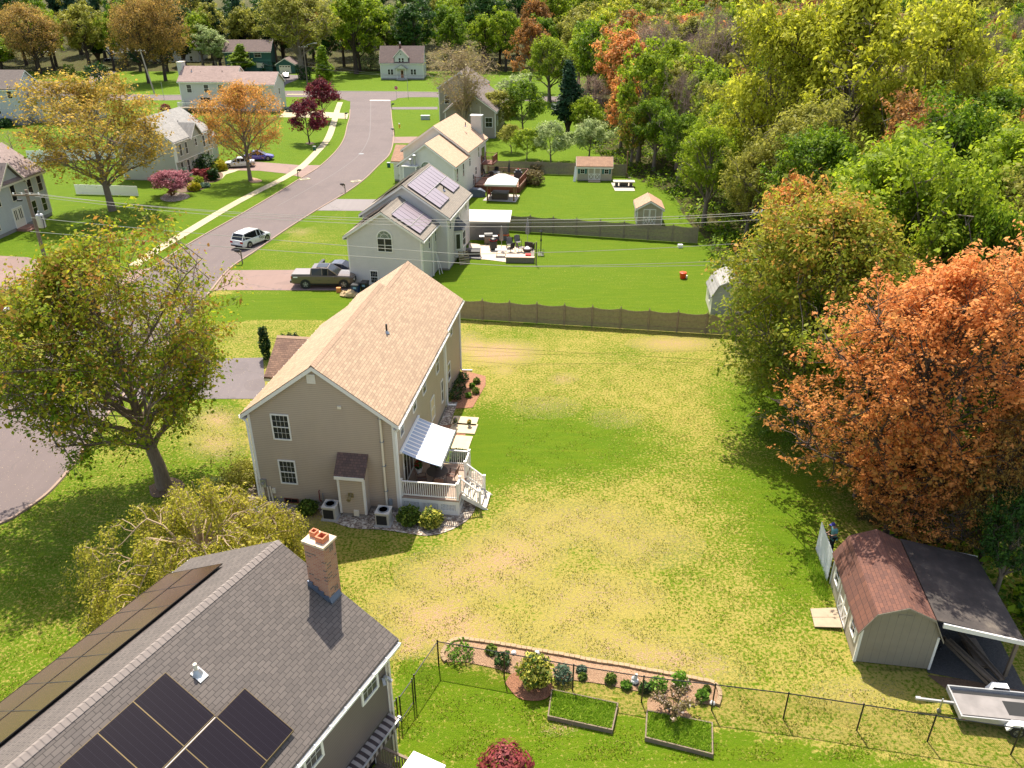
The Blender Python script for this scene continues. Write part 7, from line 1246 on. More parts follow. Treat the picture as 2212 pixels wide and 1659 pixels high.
# ---------------- trees ----------------
def envl(d,shape):
    return d
def gen_tree(seed,H,R,th,limbs,subs,twigs,lpp,lsize,shape='round',low=.28,r0=None,spread=.35,droop=0.,bare=False,offs=(0,0),rndz=0.,twn=3,cut=None,lmp=1.):
    """returns (wood MB, leaf points, rnd). crown spans z low*H..H, radius R"""
    r=random.Random(seed); nr=np.random.RandomState(seed); wood=MB(); r0=r0 or H*.022+.06
    zc=(low*H+H)/2; rz=(H-low*H)/2; cx,cy=offs
    lump=[(r.uniform(0,6.28),r.uniform(-.6,1),r.uniform(.12,.3)*lmp) for _ in range(9)]
    def surf(az,el,fr=1.):
        x,y,z=math.cos(az)*math.cos(el),math.sin(az)*math.cos(el),math.sin(el)
        k=1.
        for a,e2,m in lump:
            d=x*math.cos(a)*math.cos(e2)+y*math.sin(a)*math.cos(e2)+z*math.sin(e2); k+=m*max(0,(d-.75)/.25)-.03
        rr=R
        if shape=='cone': rr=R*max(.08,(1-z)/2*1.15); 
        if shape=='vase': rr=R*(.55+.45*max(-.6,z)) if z<.3 else R*(1.-.25*(z-.3))
        return Vector((cx*(.5+.5*max(0,z+.3))+x*rr*k*fr,cy+y*rr*k*fr,zc+z*rz*k*(.97 if k>1 else 1)*fr+(1-fr)*0))
    sp=[]; tx=r.uniform(-.05,.05)*H; ty=r.uniform(-.04,.04)*H
    top=Vector((cx*.5+tx,cy*.5+ty,H*(.86 if shape!='cone' else .97)))
    tr=[Vector((0,0,0)),Vector((tx*.15,ty*.15,th*.5)),Vector((tx*.3+cx*.1,ty*.3,th)),Vector((tx*.7+cx*.3,ty*.7,(th+top.z)/2)),top]
    wood.tube(tr,[r0*1.25,r0,r0*.85,r0*.45,r0*.08],8,False)
    def trp(t):
        s=t*(len(tr)-1); i=min(int(s),len(tr)-2); return tr[i].lerp(tr[i+1],s-i)
    tips=[]; segs=[]
    for i in range(limbs):
        f=(i+.5)/limbs; az=i*2.39996+r.uniform(-.3,.3); el=-.55+f*1.95+r.uniform(-.15,.15)
        if shape=='cone': el=-1.1+f*2.5
        s0=trp(.42+.42*f if shape!='cone' else .25+.7*f); e_=surf(az,min(el,1.5),.9)
        m_=s0.lerp(e_,.5); m_.z+=(e_-s0).length*(.10 if droop==0 else .22); rl=r0*(.5-.3*f)
        pts=[s0.lerp(m_,t)*(1-t)+m_.lerp(e_,t)*t for t in (0,.2,.4,.6,.8,1)]
        pts=[p+Vector((r.uniform(-1,1),r.uniform(-1,1),r.uniform(-1,1)))*R*.03*(0<k<5) for k,p in enumerate(pts)]
        wood.tube(pts,[rl,rl*.8,rl*.62,rl*.45,rl*.3,rl*.12],5,False)
        for j in range(subs):
            t=.22+.78*(j+r.random())/subs; k=min(int(t*5),4); a=pts[k].lerp(pts[k+1],t*5-k)
            e2=surf(az+r.gauss(0,.55),max(-1.4,min(1.5,el+r.gauss(0,.42))),r.uniform(.72,1.02)); d=e2-a; mx=R*.62
            if d.length>mx: d*=mx/d.length
            e2=a+d; 
            if droop: e2.z-=droop*r.random()
            mm=a.lerp(e2,.5)+Vector((r.uniform(-.1,.1),r.uniform(-.1,.1),.08))*d.length
            r2=max(.03 if bare and twn>1 else .012,rl*.28); wood.tube([a,mm,e2],[r2,r2*.6,r2*.2],4,False)
            for q in range(twigs):
                u=r.uniform(.3,1.); b_=(a.lerp(mm,u*2) if u<.5 else mm.lerp(e2,u*2-1)); tv=(d.normalized()+Vector((r.gauss(0,.6),r.gauss(0,.6),r.gauss(.15,.5)))).normalized()*R*r.uniform(.08,.20)
                if droop: tv.z-=droop*.5*r.random()
                wood.tube([b_,b_+tv*.5+Vector((0,0,.02*R)),b_+tv],[r2*.45,r2*.3,r2*.12],3,False)
                if bare:
                    for _ in range(twn):
                        g=b_+tv*r.uniform(.3,.9); w=tv.normalized()+Vector((r.gauss(0,.7),r.gauss(0,.7),r.gauss(.3,.5))); g2=g+w*R*.08; wood.tube([g,g2],[r2*.22,r2*.08],3,False)
                tips.append(b_+tv*.6); tips.append(b_+tv)
            tips.append(e2)
    T=np.array([list(p) for p in tips]); 
    if lpp>0:
        n=len(T)*lpp; pts=np.repeat(T,lpp,0)+nr.normal(0,1,(n,3))*np.array([R*spread*.16,R*spread*.16,R*spread*.13]); pr=np.repeat(nr.rand(len(T)),lpp)
        zz=np.clip((pts[:,2]-low*H)/(H-low*H),0,1); rn=.68*pr+.32*nr.rand(n); rn=np.clip(rn*(1-abs(rndz))+ (zz if rndz>0 else 1-zz)*abs(rndz),0,1); pts=pts[pts[:,2]>.3] if False else pts
    else: pts=np.zeros((0,3)); rn=np.zeros(0)
    return wood,pts,rn,lsize
bark=NT('bark'); o_=bark.obj(); mp=bark.n('Mapping'); mp.inputs['Scale'].default_value=(6,6,1.2); bark.L(o_,mp.inputs[0]); n_=bark.noise(mp.outputs[0],2.5,5,.65); bark.col(bark.mix(n_,(.06,.04,.028),(.30,.225,.16))); bark.bump(n_,.9,.05); M['bark']=bark.m
M['barkg']=mat('grey_bark',(.17,.135,.105),.9,var=.35,vs=3); M['barkd']=mat('dark_bark',(.055,.038,.028),.9,var=.35,vs=3)
M['barkmauve']=mat('mauve_twigs',(.30,.21,.17),.9,var=.3,vs=1); M['barktan']=mat('tan_twigs',(.38,.28,.18),.9,var=.3,vs=1)
ARC={}
def arch(key,**k):
    w,p,rn,ls=gen_tree(**k); me=bpy.data.meshes.new('trunk'); me.from_pydata(w.v,[],w.f); me.materials.append(M['barkg']); me.polygons.foreach_set('use_smooth',[True]*len(me.polygons))
    lm=leaves_mesh('crown',p,ls,k['seed'],LM['bright'],rnd=rn,up=.4,asp=.62) if len(p) else None
    ARC[key]=(me,lm,k['H'],k['R'])
def tree(name,label,x,y,key,leaf,H=None,Rr=None,bk='barkg',rz=0.,group=None,cat='tree',z=None,sx=None):
    me,lm,h0,r0_=ARC[key]; z=float(hill(x,y)) if z is None else z
    r=root(name,label,cat,(x,y,z),rz,group); sH=(H or h0)/h0; sR=(Rr/r0_) if Rr else sH; r.scale=(sR,sR,sH)
    t=addmesh('trunk',me,r,M[bk])
    if lm is not None and leaf: addmesh('crown',lm,r,LM[leaf])
    return r
LMk0=LMk
def LMk(k,st,t=.35): LMk0(k,[(p,tuple(min(.95,c*m) for c,m in zip(col_,(1.42,1.38,1.2)))) for p,col_ in st],min(.55,t+.15))
O_=lambda *s:[(i/(len(s)-1),c) for i,c in enumerate(s)]
LMk('t1',[(0,(.04,.10,.004)),(.3,(.11,.19,.008)),(.52,(.24,.28,.015)),(.64,(.28,.27,.02)),(.80,(.27,.16,.03)),(1,(.34,.12,.04))],.4)
LMk('amber',[(0,(.13,.13,.015)),(.35,(.27,.22,.03)),(.7,(.42,.29,.055)),(1,(.52,.33,.09))],.4); LMk('amber2',[(0,(.16,.15,.02)),(.3,(.36,.22,.045)),(.65,(.50,.25,.07)),(1,(.60,.32,.12))],.4); LMk('amber3',[(0,(.11,.11,.02)),(.4,(.24,.17,.04)),(.7,(.34,.21,.06)),(1,(.40,.26,.10))],.4)
LMk('plum',[(0,(.035,.006,.010)),(.5,(.10,.010,.022)),(1,(.22,.025,.04))],.25)
LMk('green',[(0,(.025,.07,.003)),(.5,(.10,.175,.006)),(1,(.24,.33,.015))]); LMk('dkgreen',[(0,(.008,.028,.004)),(.5,(.022,.07,.008)),(1,(.07,.14,.015))],.2); LMk('olive',[(0,(.10,.11,.015)),(.5,(.23,.235,.035)),(1,(.36,.35,.08))]); LMk('yg',[(0,(.12,.145,.008)),(.45,(.30,.32,.018)),(1,(.50,.50,.07))],.4)
LMk('ygreen',[(0,(.06,.11,.005)),(.5,(.19,.27,.012)),(1,(.36,.42,.035))],.4); LMk('orange',[(0,(.10,.13,.02)),(.22,(.22,.17,.04)),(.5,(.50,.21,.065)),(1,(.64,.32,.13))],.4); LMk('orangegreen',[(0,(.05,.11,.008)),(.45,(.17,.22,.018)),(.70,(.28,.27,.03)),(.82,(.46,.23,.06)),(1,(.58,.26,.09))],.4)
LMk('silver',[(0,(.10,.14,.05)),(.5,(.25,.32,.13)),(1,(.42,.48,.26))]); LMk('rust',[(0,(.09,.06,.02)),(.5,(.26,.13,.04)),(1,(.42,.20,.06))],.35); LMk('mauve',[(0,(.12,.08,.06)),(1,(.28,.19,.14))],.3); LMk('conifer',[(0,(.006,.022,.008)),(.6,(.016,.05,.018)),(1,(.05,.10,.035))],.1); LMk('cherry',[(0,(.16,.18,.012)),(.5,(.32,.31,.03)),(1,(.48,.43,.09))],.4); LMk('cone',[(0,(.04,.09,.004)),(.5,(.14,.22,.008)),(1,(.30,.38,.02))])
LMk('bud',[(0,(.16,.14,.04)),(1,(.30,.24,.09))],.3); LMk('whiteblossom',[(0,(.25,.18,.13)),(1,(.52,.42,.34))],.3)
# archetypes
for i in range(4): arch('mid%d'%i,seed=100+i,H=17,R=6.2,th=4,limbs=19,subs=12,twigs=4,lpp=13,lsize=.135,low=.20,spread=.32,lmp=1.4)
for i in range(4): arch('far%d'%i,seed=200+i,H=17,R=5.6,th=4,limbs=15,subs=8,twigs=3,lpp=11,lsize=.22,low=.15,spread=.42,lmp=1.4)
for i in range(3): arch('bare%d'%i,seed=300+i,H=17,R=6.5,th=3,limbs=16,subs=9,twigs=7,lpp=2,lsize=.10,low=.12,bare=True,shape='vase',spread=.5,r0=.26,twn=4)
for i in range(2): arch('con%d'%i,seed=400+i,H=17,R=4,th=2,limbs=26,subs=7,twigs=3,lpp=9,lsize=.24,low=.08,shape='cone',spread=.5)
for i in range(3): arch('sm%d'%i,seed=500+i,H=6,R=2.8,th=1,limbs=11,subs=7,twigs=4,lpp=10,lsize=.10,low=.12,spread=.5,r0=.1)
for i in range(2): arch('amb%d'%i,seed=600+i,H=15.5,R=7.6,th=3.2,limbs=20,subs=13,twigs=5,lpp=8,lsize=.11,low=.10,spread=.3,r0=.34,bare=True,twn=1,lmp=1.3)
# T1 maple
arch('t1',seed=11,H=14.6,R=6.9,th=2.9,limbs=30,subs=17,twigs=6,lpp=8,lsize=.085,low=.10,spread=.25,r0=.36,offs=(-2.3,-.5),rndz=.22,lmp=1.25)
tree('maple_tree','big green and red leaved maple at left, its thick trunk on the dry lawn',-20.1,37.95,'t1','t1',bk='bark',rz=0)
def TP(px,py): return P2(px,py)
def tt(name,label,px,py,key,leaf,H,Rr,bk='barkg',rz=0.,group=None,cat='tree'): x,y=P2(px,py); return tree(name,label,x,y,key,leaf,H,Rr,bk,rz,group,cat)
tt('amber_tree','largest amber tree at left with yellow-brown spring leaves in front of the sage house',243,455,'amb0','amber',16.2,9.3,'barkg',1.)
tt('orange_tree','round orange tree in its stone ring beside the sidewalk',541,390,'amb1','amber2',14.3,5.9,'barkg',2.)
tt('plum_tree','front dark red plum tree with its trunk in a mulch ring',669,310,'sm0','plum',7.8,3.7,'barkd',0); tt('plum_tree','rear dark red plum tree overlapping the front one',697,262,'sm1','plum',8.9,4.0,'barkd',1)
tt('redbud_tree','low spreading pinkish red shrub-tree on the oval rock bed',371,424,'sm2','pinkshrub',3.6,3.2,'barkd',0,cat='small tree')
tt('ornamental_grass','orange tuft at the foot of the pinkish shrub-tree',372,425,'sm2','rust',.9,.8,cat='shrub')
tt('conical_evergreen','tall yellow-green cone evergreen behind the plum trees',702,194,'con0','cone',11.2,3.9,'barkd'); tt('conical_evergreen','yellow-green cone evergreen left of the green house',526,158,'con1','cone',8.6,5.0,'barkd')
tt('maple_tree','bright green maple right of the big olive tree behind the far lawn',770,160,'far0','ygreen',25,8.6,'barkd'); tt('oak_tree','big olive leaved tree beside the green garage',655,172,'mid1','olive',25.5,11.5,'barkg',1.3)
tt('bare_tree','wide bare tree with many stems in front of the brown grey house',1000,300,'bare0','bud',16.5,9.2,'barktan',0.4)
tt('amber_tree','amber tree at the top left corner with a forked trunk on the green slope',88,160,'amb0','amber3',19.5,11.5,'barkd',2.2); tt('amber_tree','left one of the two tall amber trees by the leaning pole',322,180,'amb1','amber3',23,9.6,'barkd',.7); tt('amber_tree','right one of the two tall amber trees by the leaning pole',358,175,'amb0','amber3',22.5,9.6,'barkd',4.)
tt('willow_tree','yellow-green drooping tree at the far left edge',5,158,'far1','cone',11,6.2,'barkd'); tt('small_tree','small bare shrub on the lawn above the white vinyl fence',30,330,'sm0',None,4,3,'barkmauve'); 
tt('small_tree','pale green young tree left of the green house',470,155,'far2','silver',13,5.5,'barkg'); tt('small_tree','bright lime tree right of the two amber trees',440,150,'far3','ygreen',18,5.5,'barkg')
x,y=P2(152,165); shrub('round clipped ball shrub on the green slope',x,y,2.0,1.9,'shrub',900,.2,71,stem=False); 
x,y=P2(219,196); shrub('large dark rounded evergreen shrub by the driveway corner',x,y,3.3,4.0,'dkshrub',1600,.25,72,stem=False); x,y=P2(563,152); shrub('dark evergreen bush in front of the green house',x,y,4.2,1.7,'dkshrub',1300,.25,73,stem=False); x,y=P2(578,154); shrub('dark evergreen bush at the green house corner',x,y,3.2,1.9,'dkshrub',1100,.25,74,stem=False); x,y=P2(658,172); shrub('dark bush under the big olive tree',x,y,2.2,2.3,'dkshrub',900,.22,75,stem=False); x,y=P2(800,150); shrub('pale green bush left of the white cape',x,y,5,3.4,'silver',1300,.25,76,stem=False)
x,y=P2(358,241); shrub('small reddish bush on the lawn above the sage house roof',x,y,1.1,.9,'redshrub',500,.15,77,stem=False); x,y=P2(892,383); shrub('dark green cone bush behind the solar roof','' or P2(878,392)[0],P2(878,392)[1],.8,1.3,'dkshrub',600,.12,78,stem=False)
x,y=P2(3,275); shrub('dark green bush under the maroon stair',x,y,2.,1.,'dkshrub',700,.2,79,stem=False)
# backyard small trees right of centre
for l,px,py,k,lf,H_,R2,bk in (('silvery small tree left of the far shed',1190,350,'sm0','silver',6.4,3.6,'barkg'),('silvery small tree directly behind the far shed',1272,342,'sm1','silver',6.6,3.7,'barkg'),('sparse small green tree by the bare branches',1138,345,'sm2','ygreen',5.2,2.8,'barkg'),('bright bushy tree at the far lawn corner',1130,285,'sm0','green',9.5,4.8,'barkg'),('light green young tree above the silvery ones',1262,300,'sm1','ygreen',8,3.6,'barkg'),('dark columnar evergreen by the far lawn',1225,292,'con1','conifer',13.5,4.0,'barkd'),('olive shrubby tree between the brown house and lawn',1075,285,'sm2','olive',8,4.5,'barkg'),('pale bushy tree beside the brown house window',1110,250,'far2','silver',8,4.6,'barkg'),('small green tree at the left of the fence yard',1105,330,'sm1','olive',5,2.6,'barkg')): tt('small_tree',l,px,py,k,lf,H_,R2,bk,px*.1)
tt('vine_covered_tree','brown domed vine covered thicket at the wood edge',1285,275,'bare1','mauve',9.5,5.0,'barkmauve',1.)
arch('og',seed=21,H=16,R=6.6,th=2.2,limbs=28,subs=15,twigs=5,lpp=15,lsize=.10,low=.03,spread=.34,rndz=.42,r0=.3,lmp=1.6)
arch('or',seed=23,H=16.5,R=5.6,th=2.5,limbs=40,subs=15,twigs=6,lpp=7,lsize=.07,low=-.02,spread=.13,lmp=1.35,rndz=.55,r0=.3)
def yx(px,Y,py):
    u=(px-1106)/F_; v=(py-829.5)/F_; dy=math.cos(TH)-v*math.sin(TH); dz=-math.sin(TH)-v*math.cos(TH); return u/dy*Y, CH+dz/dy*Y
PLACED=[]
def tf(name,label,px,pyt,Y,hw,key,leaf,bk='barkg',group=None,rz=None,dx=0):
    x,zt=yx(px,Y,pyt); zc=Y*math.cos(TH)+(CH-zt*.5)*math.sin(TH); Rr=hw/F_*zc;  z=float(hill(x,Y)); PLACED.append((x,Y)); return tree(name,label,x+dx,Y,key,leaf,zt-z,Rr,bk,px*.37 if rz is None else rz,group)
WG='trees of the wood behind the yards'
for a in [
 ('rust_tree','rust coloured tree at the left end of the wood behind the light green one',1147,30,216,46,'far0','rust'),
 ('maple_tree','light green tree with a leaning dark trunk by the far street bend',1190,72,196,56,'mid0','ygreen'),
 ('oak_tree','thin olive tree rising behind the light green tree',1255,22,222,46,'far1','olive'),
 ('maple_tree','yellow-green treetop near the top edge above the white blossoming tree',1318,2,240,46,'far2','yg'),
 ('rust_tree','orange tree wrapped behind the white blossoming tree',1405,42,188,60,'far3','orange'),
 ('blossoming_tree','pale whitish blossoming bare tree in the middle of the wood',1385,52,168,42,'bare1','whiteblossom','barktan'),
 ('maple_tree','bright green tree with visible dark limbs right of the blossoming tree',1455,72,150,64,'mid1','ygreen','barkd'),
 ('rust_tree','small orange tree below and left of the bright green one',1352,128,140,44,'far0','orange'),
 ('bare_tree','tall mauve bare tree in the upper middle of the wood',1552,6,142,86,'bare2',None,'barkmauve'),
 ('bare_tree','second tall mauve bare tree right of its twin',1648,2,152,74,'bare0',None,'barkmauve'),
 ('maple_tree','green tree above the far shed at the wood edge',1425,200,122,56,'mid2','green'),
 ('rust_tree','orange tipped tree between the brown thicket and the green trees',1372,222,124,42,'far2','orangegreen'),
 ('maple_tree','green tree rooted right of the stone table',1478,235,112,56,'mid3','green'),
 ('oak_tree','yellow-green tree at the wood edge above the tan shed',1555,212,106,62,'mid0','ygreen'),
 ('oak_tree','tall pale green tree standing over the end of the weathered fence',1545,258,92,74,'mid2','ygreen'),
 ('oak_tree','olive tree right of the pale green fence end tree',1640,300,84,66,'mid1','olive'),
 ('big_maple','left of the three large yellow-green trees at the upper right',1715,-20,92,125,'mid3','yg'),
 ('big_maple','middle and tallest of the three large yellow-green trees at the upper right',1885,-75,88,160,'mid1','yg'),
 ('big_maple','right one of the three large yellow-green trees at the upper right',2070,-40,92,130,'mid2','yg'),
 ('maple_tree','bright green tree at the right frame edge below the yellow-green ones',2120,185,64,140,'mid0','green'),
 ('maple_tree','bright green tree right of the orange and green edge tree',1905,330,60,120,'mid3','green'),
 ('maple_tree','leafy green tree filling the gap below the bright green edge tree',2010,430,54,120,'mid1','green'),
 ('rust_tree','small orange top peeking out above the wood edge trees',1738,360,66,60,'far1','orange'),
 ('edge_maple','large tree with orange top left and green skirt leaning over the fence end',1838,375,45,222,'og','orangegreen'),
 ('maple_tree','low green tree at the lawn edge under the orange topped tree',1745,690,47,125,'og','olive'),
 ('maple_tree','low bright green tree overhanging the lawn corner near the dark shade',1850,760,43,125,'og','green'),
 ('maple_tree','low green bushy tree at the lawn edge left of the orange maple',1925,880,39.5,110,'og','green'),
 ('maple_tree','dense green tree between the orange edge tree and the orange maple',1850,600,46,120,'mid2','green'),
 ('maple_tree','green low crowned tree behind the orange maple',1960,700,42,130,'mid0','green'),
 ('orange_maple','large vivid orange maple spreading over the barn shed and the man',2105,484,33.6,275,'or','orange','barkd'),
 ('orange_maple','low orange branched tree between the big orange maple and the man',2000,890,33.0,150,'or','orange','barkd'),
 ('maple_tree','low green tree behind the end of the brown fence',1650,560,60,75,'mid3','olive'),
 ('maple_tree','small green tree shading the grass behind the man',1880,930,37,85,'og','olive'),
 ('maple_tree','green tree at the right frame edge above the orange maple',2200,420,44,110,'mid3','green'),
 ('oak_tree','brownish olive tree at the right frame edge behind the carport',2260,800,30.5,110,'or','amber3','barkd'),
 ('small_tree','young dark green tree in the shade behind the carport',2075,1000,34.5,90,'mid1','dkgreen'),
 ('small_tree','low dark green tree right of the carport roof',2235,1050,28.5,80,'mid2','dkgreen'),
 ('small_tree','green sapling in the shade behind the man',1950,960,38.5,80,'mid3','dkgreen'),
]: tf(*a,**({'group':None}))
rr=random.Random(77); FX=[(-50,1500),(90,1340),(210,1270),(290,1290),(340,1350),(372,1400),(420,1490),(530,1580),(650,1620),(760,1780),(870,1860),(1000,1910),(1150,1980),(1260,2050)]
def place(X_,Y_):
    px,py=Qd(X_,Y_); e=np.interp(py,[q[0] for q in FX],[q[1] for q in FX])
    dep='level with the carport' if Y_<52 else 'beside the dry lawn' if Y_<66 else 'beside the patio lawn' if Y_<88 else 'beside the tan shed' if Y_<108 else 'beside the far shed' if Y_<135 else 'behind the far shed' if Y_<165 else 'right of the brown house' if Y_<200 else 'right of the far street' if Y_<232 else 'at the wood top'
    d=X_-(e-1106)/F_*(Y_*.889+11); row=['outer','second','third','fourth','fifth','sixth','seventh','eighth','ninth','tenth'][int(min(9,max(0,d//(6+Y_*.03))))]
    return dep,row
SZ=lambda h:'short' if h<14.5 else 'middling' if h<16.3 else 'tall' if h<18 else 'very tall'
SP={'ygreen':'yellow-green','yg':'bright yellow','olive':'dull olive','green':'fresh green','rust':'rusty brown','orange':'orange budding',None:'leafless mauve','dkgreen':'dark green','conifer':'dark conifer'}
KIND=[('ygreen','maple_tree','yellow-green tree in the wood on the right, one of many alike'),('yg','maple_tree','bright yellow-green spring tree inside the right hand wood'),('olive','oak_tree','dull olive tree inside the right hand wood'),('green','maple_tree','fresh green tree inside the right hand wood'),('rust','rust_tree','rust brown budding tree inside the right hand wood'),('orange','rust_tree','orange budding tree inside the right hand wood'),(None,'bare_tree','leafless mauve brown tree inside the right hand wood')]
nb=0; Y=47.
while Y<262:
    st_=5.6+Y*.014; xr=.66*(Y*.889+12)+4; x=8.
    while x<xr:
        X_=x+rr.uniform(-.4,.4)*st_; Y_=Y+rr.uniform(-.4,.4)*st_; x+=st_
        px,py=Qd(X_,Y_); lim=np.interp(py,[q[0] for q in FX],[q[1] for q in FX])
        if px<lim or Y_>261: continue
        if any((X_-a)**2+(Y_-b)**2<(3.4)**2 for a,b in PLACED): continue
        k=rr.choices(range(7),[4.5,4+(Y<130)*3,4,3.5 if Y<110 else 1.2,2,1.5,5.5 if Y>90 else 1.2])[0]; lf,nm,lb=KIND[k]
        key=('bare%d'%rr.randrange(3)) if lf is None else (('mid%d' if Y<120 else 'far%d')%rr.randrange(4))
        H_=rr.uniform(13,18.5)+(Y>150)*2; dp,rw=place(X_,Y_); lb='%s %s tree %s, %s row from lawn'%(SZ(H_-(Y>150)*2),SP[lf],dp,rw); tree(nm,lb,X_,Y_,key,lf,H_,H_*rr.uniform(.27,.37),'barkmauve' if lf is None else 'barkg',rr.uniform(0,6),WG); nb+=1
    Y+=st_
KL=[('green','maple_tree','fresh green tree in the far wood along the top edge'),('dkgreen','oak_tree','dark green tree in the far wood along the top edge'),('conifer','pine_tree','dark conifer in the far wood along the top edge'),('olive','oak_tree','olive tree in the far wood along the top edge'),('ygreen','maple_tree','yellow-green tree in the far wood along the top edge'),('rust','rust_tree','rusty budding tree in the far wood along the top edge')]
for row,(Y0,st_,H0) in enumerate(((266,9.5,18),(279,10.5,20),(296,12,21),(318,14,22),(345,17,23))):
    xm=.66*(Y0*.889+12)+8; x=-xm
    while x<xm:
        X_=x+rr.uniform(-.3,.3)*st_; Y_=Y0+rr.uniform(-4,4); x+=st_
        if row==0 and -98<X_<-66: Y_+=12
        px,_=Qd(X_,Y_)
        w=[1.5,3.5,4,3,1,.8] if px<600 else ([4,3,1,2,3,1] if px<1150 else [1,.3,.0,4,4,2.5])
        if 600<px<760: w=[2,4,1,3,1,2]
        k=rr.choices(range(6),w)[0]; lf,nm,lb=KL[k]; key='con%d'%rr.randrange(2) if lf=='conifer' else 'far%d'%rr.randrange(4)
        H_=H0*rr.uniform(.85,1.15); lb='%s %s tree in the far wood, %s row, %s'%(('short' if H_<H0 else 'tall'),SP[lf],['front','second','third','fourth','rear'][row],'above the amber trees' if px<470 else 'behind the green house' if px<700 else 'left of the white cape' if px<815 else 'directly behind the white cape' if px<940 else 'above the bare tree' if px<1100 else 'above the rust tree' if px<1300 else 'above the blossoming tree' if px<1500 else 'above the mauve trees' if px<1750 else 'at the top right corner'); tree(nm,lb,X_,Y_,key,lf,H_,H_*rr.uniform(.28,.36) if lf!='conifer' else H_*.26,'barkd',rr.uniform(0,6),'trees of the far wood'); nb+=1
# undergrowth: one mass of low leaves on the wood floor
rs_=np.random.RandomState(8); C_=[]
for _ in range(5200):
    Y_=rs_.uniform(26,190)**1.0; 
    x_=rs_.uniform(14,.66*(Y_*.889+12)+2); px,py=Qd(x_,Y_); lim=np.interp(py,[q[0]-0 for q in FX],[q[1]-55 for q in FX])
    if px>lim and not (14<x_<22.6 and 20<Y_<31.5): C_.append((x_,Y_,rs_.uniform(.15,1.0)))
C_=np.array(C_); n=26; q_=np.repeat(C_,n,0); q_=q_+rs_.normal(0,1,q_.shape)*np.array([.5,.5,.28]); q_[:,2]=np.abs(q_[:,2]); o=addmesh('undergrowth',leaves_mesh('undergrowth',q_,.16,8,LM['green'],up=.6)); tag(o,'low green undergrowth covering the floor of the wood',None,None,'stuff')
# weeping cherry between the two houses
cx,cy=-14.2,28.7; r=root('weeping_cherry','weeping cherry with thin arching yellow-green branches behind the charcoal roof','tree',(cx,cy,0)); rr=random.Random(31); b=MB(); tips=[]
b.tube([(0,0,0),(.1,0,1.2),(0,.1,2.4)],[.16,.13,.11],8)
def wp(p0,az,l,h,drop,rad,lev):
    pts=[]; n=7
    for i in range(n+1):
        t=i/n; pts.append(Vector((p0.x+math.cos(az)*l*t+rr.uniform(-.06,.06)*l*(i>0),p0.y+math.sin(az)*l*t+rr.uniform(-.06,.06)*l*(i>0),max(.25,p0.z+h*math.sin(min(1,t*1.3)*math.pi*.62)-drop*max(0,t-.35)**1.5*1.9))))
    b.tube(pts,[rad*1.2*(1-.85*i/n) for i in range(n+1)],5 if lev<2 else 3,False)
    if lev>0:
        for k in range(2,n+1): tips.extend([pts[k],pts[k].lerp(pts[k-1],.5)])
    if lev<2:
        for j in range(8 if lev==0 else 7):
            t=rr.uniform(.3,1); i=min(int(t*n),n-1); wp(pts[i].lerp(pts[i+1],t*n-i),az+rr.gauss(0,.8),l*rr.uniform(.3,.55),h*rr.uniform(.1,.4),drop*rr.uniform(.6,1.1)+.6,rad*.4,lev+1)
for i in range(17): wp(Vector((0,.1,2.7)),i*2.4+rr.uniform(-.2,.2),rr.uniform(2.8,5.0),rr.uniform(1.3,2.7),rr.uniform(2.0,3.2),.055,0)
for i in range(6): wp(Vector((0,.1,2.7)),i*1.3,rr.uniform(.8,1.8),rr.uniform(2.6,3.4),.5,.04,1)
me=bpy.data.meshes.new('branches'); me.from_pydata(b.v,[],b.f); me.materials.append(M['barktan']); addmesh('branches',me,r)
T=np.array([list(v) for v in tips]); ex=rs_.normal(0,1,(len(T)*5,3))*np.array([.13,.13,.13]); q_=np.repeat(T,5,0)+ex; q_[:,2]-=np.abs(rs_.normal(0,.22,len(q_))); q_=q_[q_[:,2]>.1]; addmesh('crown',leaves_mesh('crown',q_,.05,3,LM['cherry'],up=.3),r)
r=root('sparse_bush','tangled olive bush at the left front corner of the tan house','shrub',(-15.7,37.5,0)); b=MB(); tips=[]
for i in range(60):
    a=rr.uniform(0,6.28); l=rr.uniform(.6,1.9); e=Vector((math.cos(a)*l,math.sin(a)*l*.8,rr.uniform(.5,1.9))); m_=Vector((e.x*.35,e.y*.35,e.z*.75)); b.tube([(0,0,0),m_,e],[.02,.012,.004],3,False); tips+=[m_.lerp(e,t) for t in (0,.25,.5,.75,1)]
b.build('stem',M['barktan'],r); T=np.array([list(v) for v in tips]); q_=np.repeat(T,16,0)+rs_.normal(0,.12,(len(T)*16,3)); q_=q_[q_[:,2]>.05]; addmesh('foliage',leaves_mesh('foliage',q_,.045,3,LM['olive'],up=.3),r)
x,y=P2(530,1035); shrub('olive green shrub against the left wall of the tan house',x+.0,y,.8,.7,'olive' if 'olive' in LM else 'shrub',1500,.06,88); x,y=P2(470,1065); shrub('low grey green bush on the left gravel bed',x,y,.9,.5,'silver',1200,.06,89)
# lawn blades: stuff near tall grass by the white fence
tufts('tall_grass',M['blade'],[(14.5,28.6),(15.2,28.4),(15.5,31.6),(15.1,32.4),(14.7,31)],900,.35,5,None,'tall unmown grass beside the white board fence',None,'stuff',w=.015)

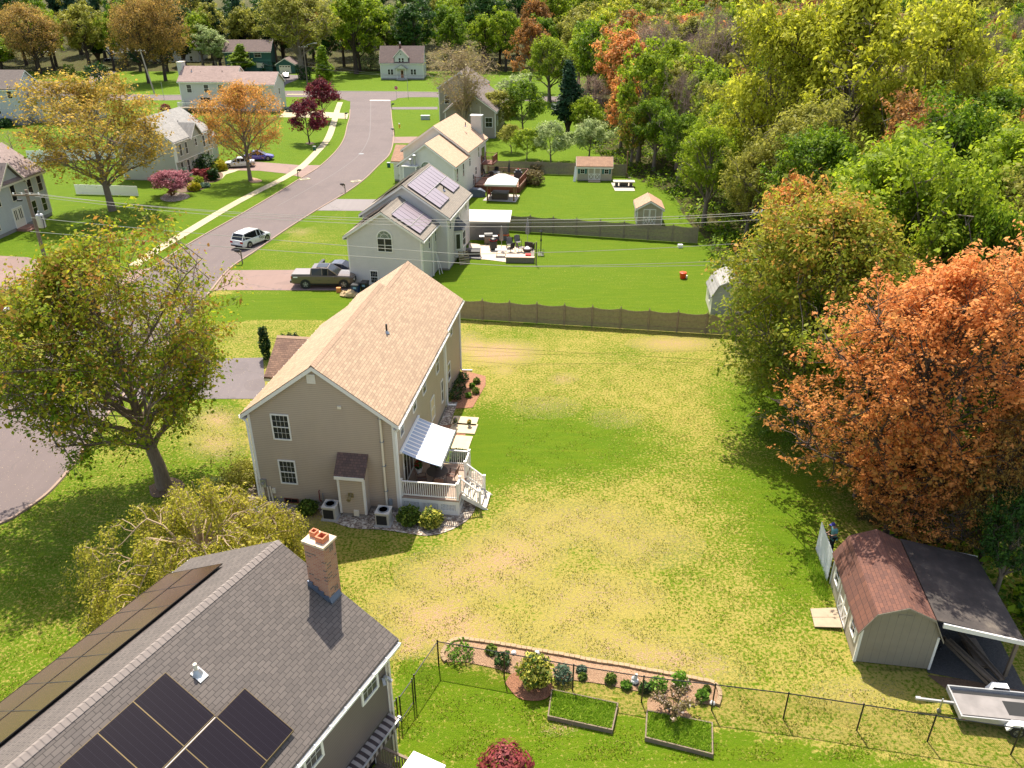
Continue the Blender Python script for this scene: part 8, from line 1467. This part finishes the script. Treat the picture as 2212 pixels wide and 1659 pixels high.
def lawngrass():
    r=np.random.RandomState(12); n=190000
    Yv=20+34*r.rand(n)**1.25; u=r.uniform(-.66,.66,n); Xv=u*(Yv*.889+12); px,py=Qd(Xv,Yv)
    k=np.sin(Xv*2.1+np.sin(Yv*1.7)*2)+np.sin(Yv*2.6+np.sin(Xv*1.3)*2)+r.normal(0,.8,n)
    ok=k>.1
    def house(H,x0,x1,y0,y1):
        a=H.rotation_euler[2]; dx=Xv-H.location[0];dy=Yv-H.location[1]; lx=dx*math.cos(a)+dy*math.sin(a); ly=-dx*math.sin(a)+dy*math.cos(a); return (lx>x0)&(lx<x1)&(ly>y0)&(ly<y1)
    ok&=~house(HA,-4.3,8.9,-2.9,18)&~house(HC,-4.7,9,-10,17)&~house(BR,-.3,6.5,-1.5,6)
    ok&=~house(HA,4,7.2,-3,18)
    lim=np.interp(py,[q[0] for q in FX],[q[1] for q in FX]); ok&=px<lim-30
    rd=np.interp(py,[773,862,920,995,1060,1132],[575,575,225,170,120,10]); ok&=~((px<rd+8)&(py<1140))
    gb=np.array([BT[0],BT[-1]]); ok&=~((Xv>-3.3)&(Xv<9.2)&(Yv>25.1-.25*(Xv+3)-1.6)&(Yv<25.9-.22*(Xv+3)))
    Xv,Yv=Xv[ok],Yv[ok]; n=len(Xv); a=r.uniform(0,6.28,n); h=.06*r.uniform(.5,1.5,n); l=r.normal(0,.55,(n,2))*h[:,None]; c=np.stack([Xv,Yv],1); d=np.stack([np.cos(a),np.sin(a)],1)*.022; z0=np.zeros((n,1))
    v=np.concatenate([np.concatenate([c-d,z0],1)[:,None],np.concatenate([c+d,z0],1)[:,None],np.concatenate([c+l,h[:,None]],1)[:,None]],1).reshape(-1,3)
    me=bpy.data.meshes.new('lawn_grass'); me.vertices.add(3*n); me.vertices.foreach_set('co',v.reshape(-1).astype('f')); me.loops.add(3*n); me.loops.foreach_set('vertex_index',np.arange(3*n,dtype='i')); me.polygons.add(n); me.polygons.foreach_set('loop_start',np.arange(0,3*n,3,dtype='i')); me.update(calc_edges=True)
    me.materials.append(leafmat('lawn_blades',[(0,(.05,.11,.003)),(.45,(.17,.24,.008)),(.7,(.34,.32,.03)),(1,(.58,.47,.15))])); A=me.attributes.new('rnd','FLOAT','FACE'); A.data.foreach_set('value',r.rand(n).astype('f'))
    o=bpy.data.objects.new('lawn_grass',me); COL.objects.link(o); tag(o,'short patchy grass tufts over the dry lawn',None,None,'stuff')
lawngrass()
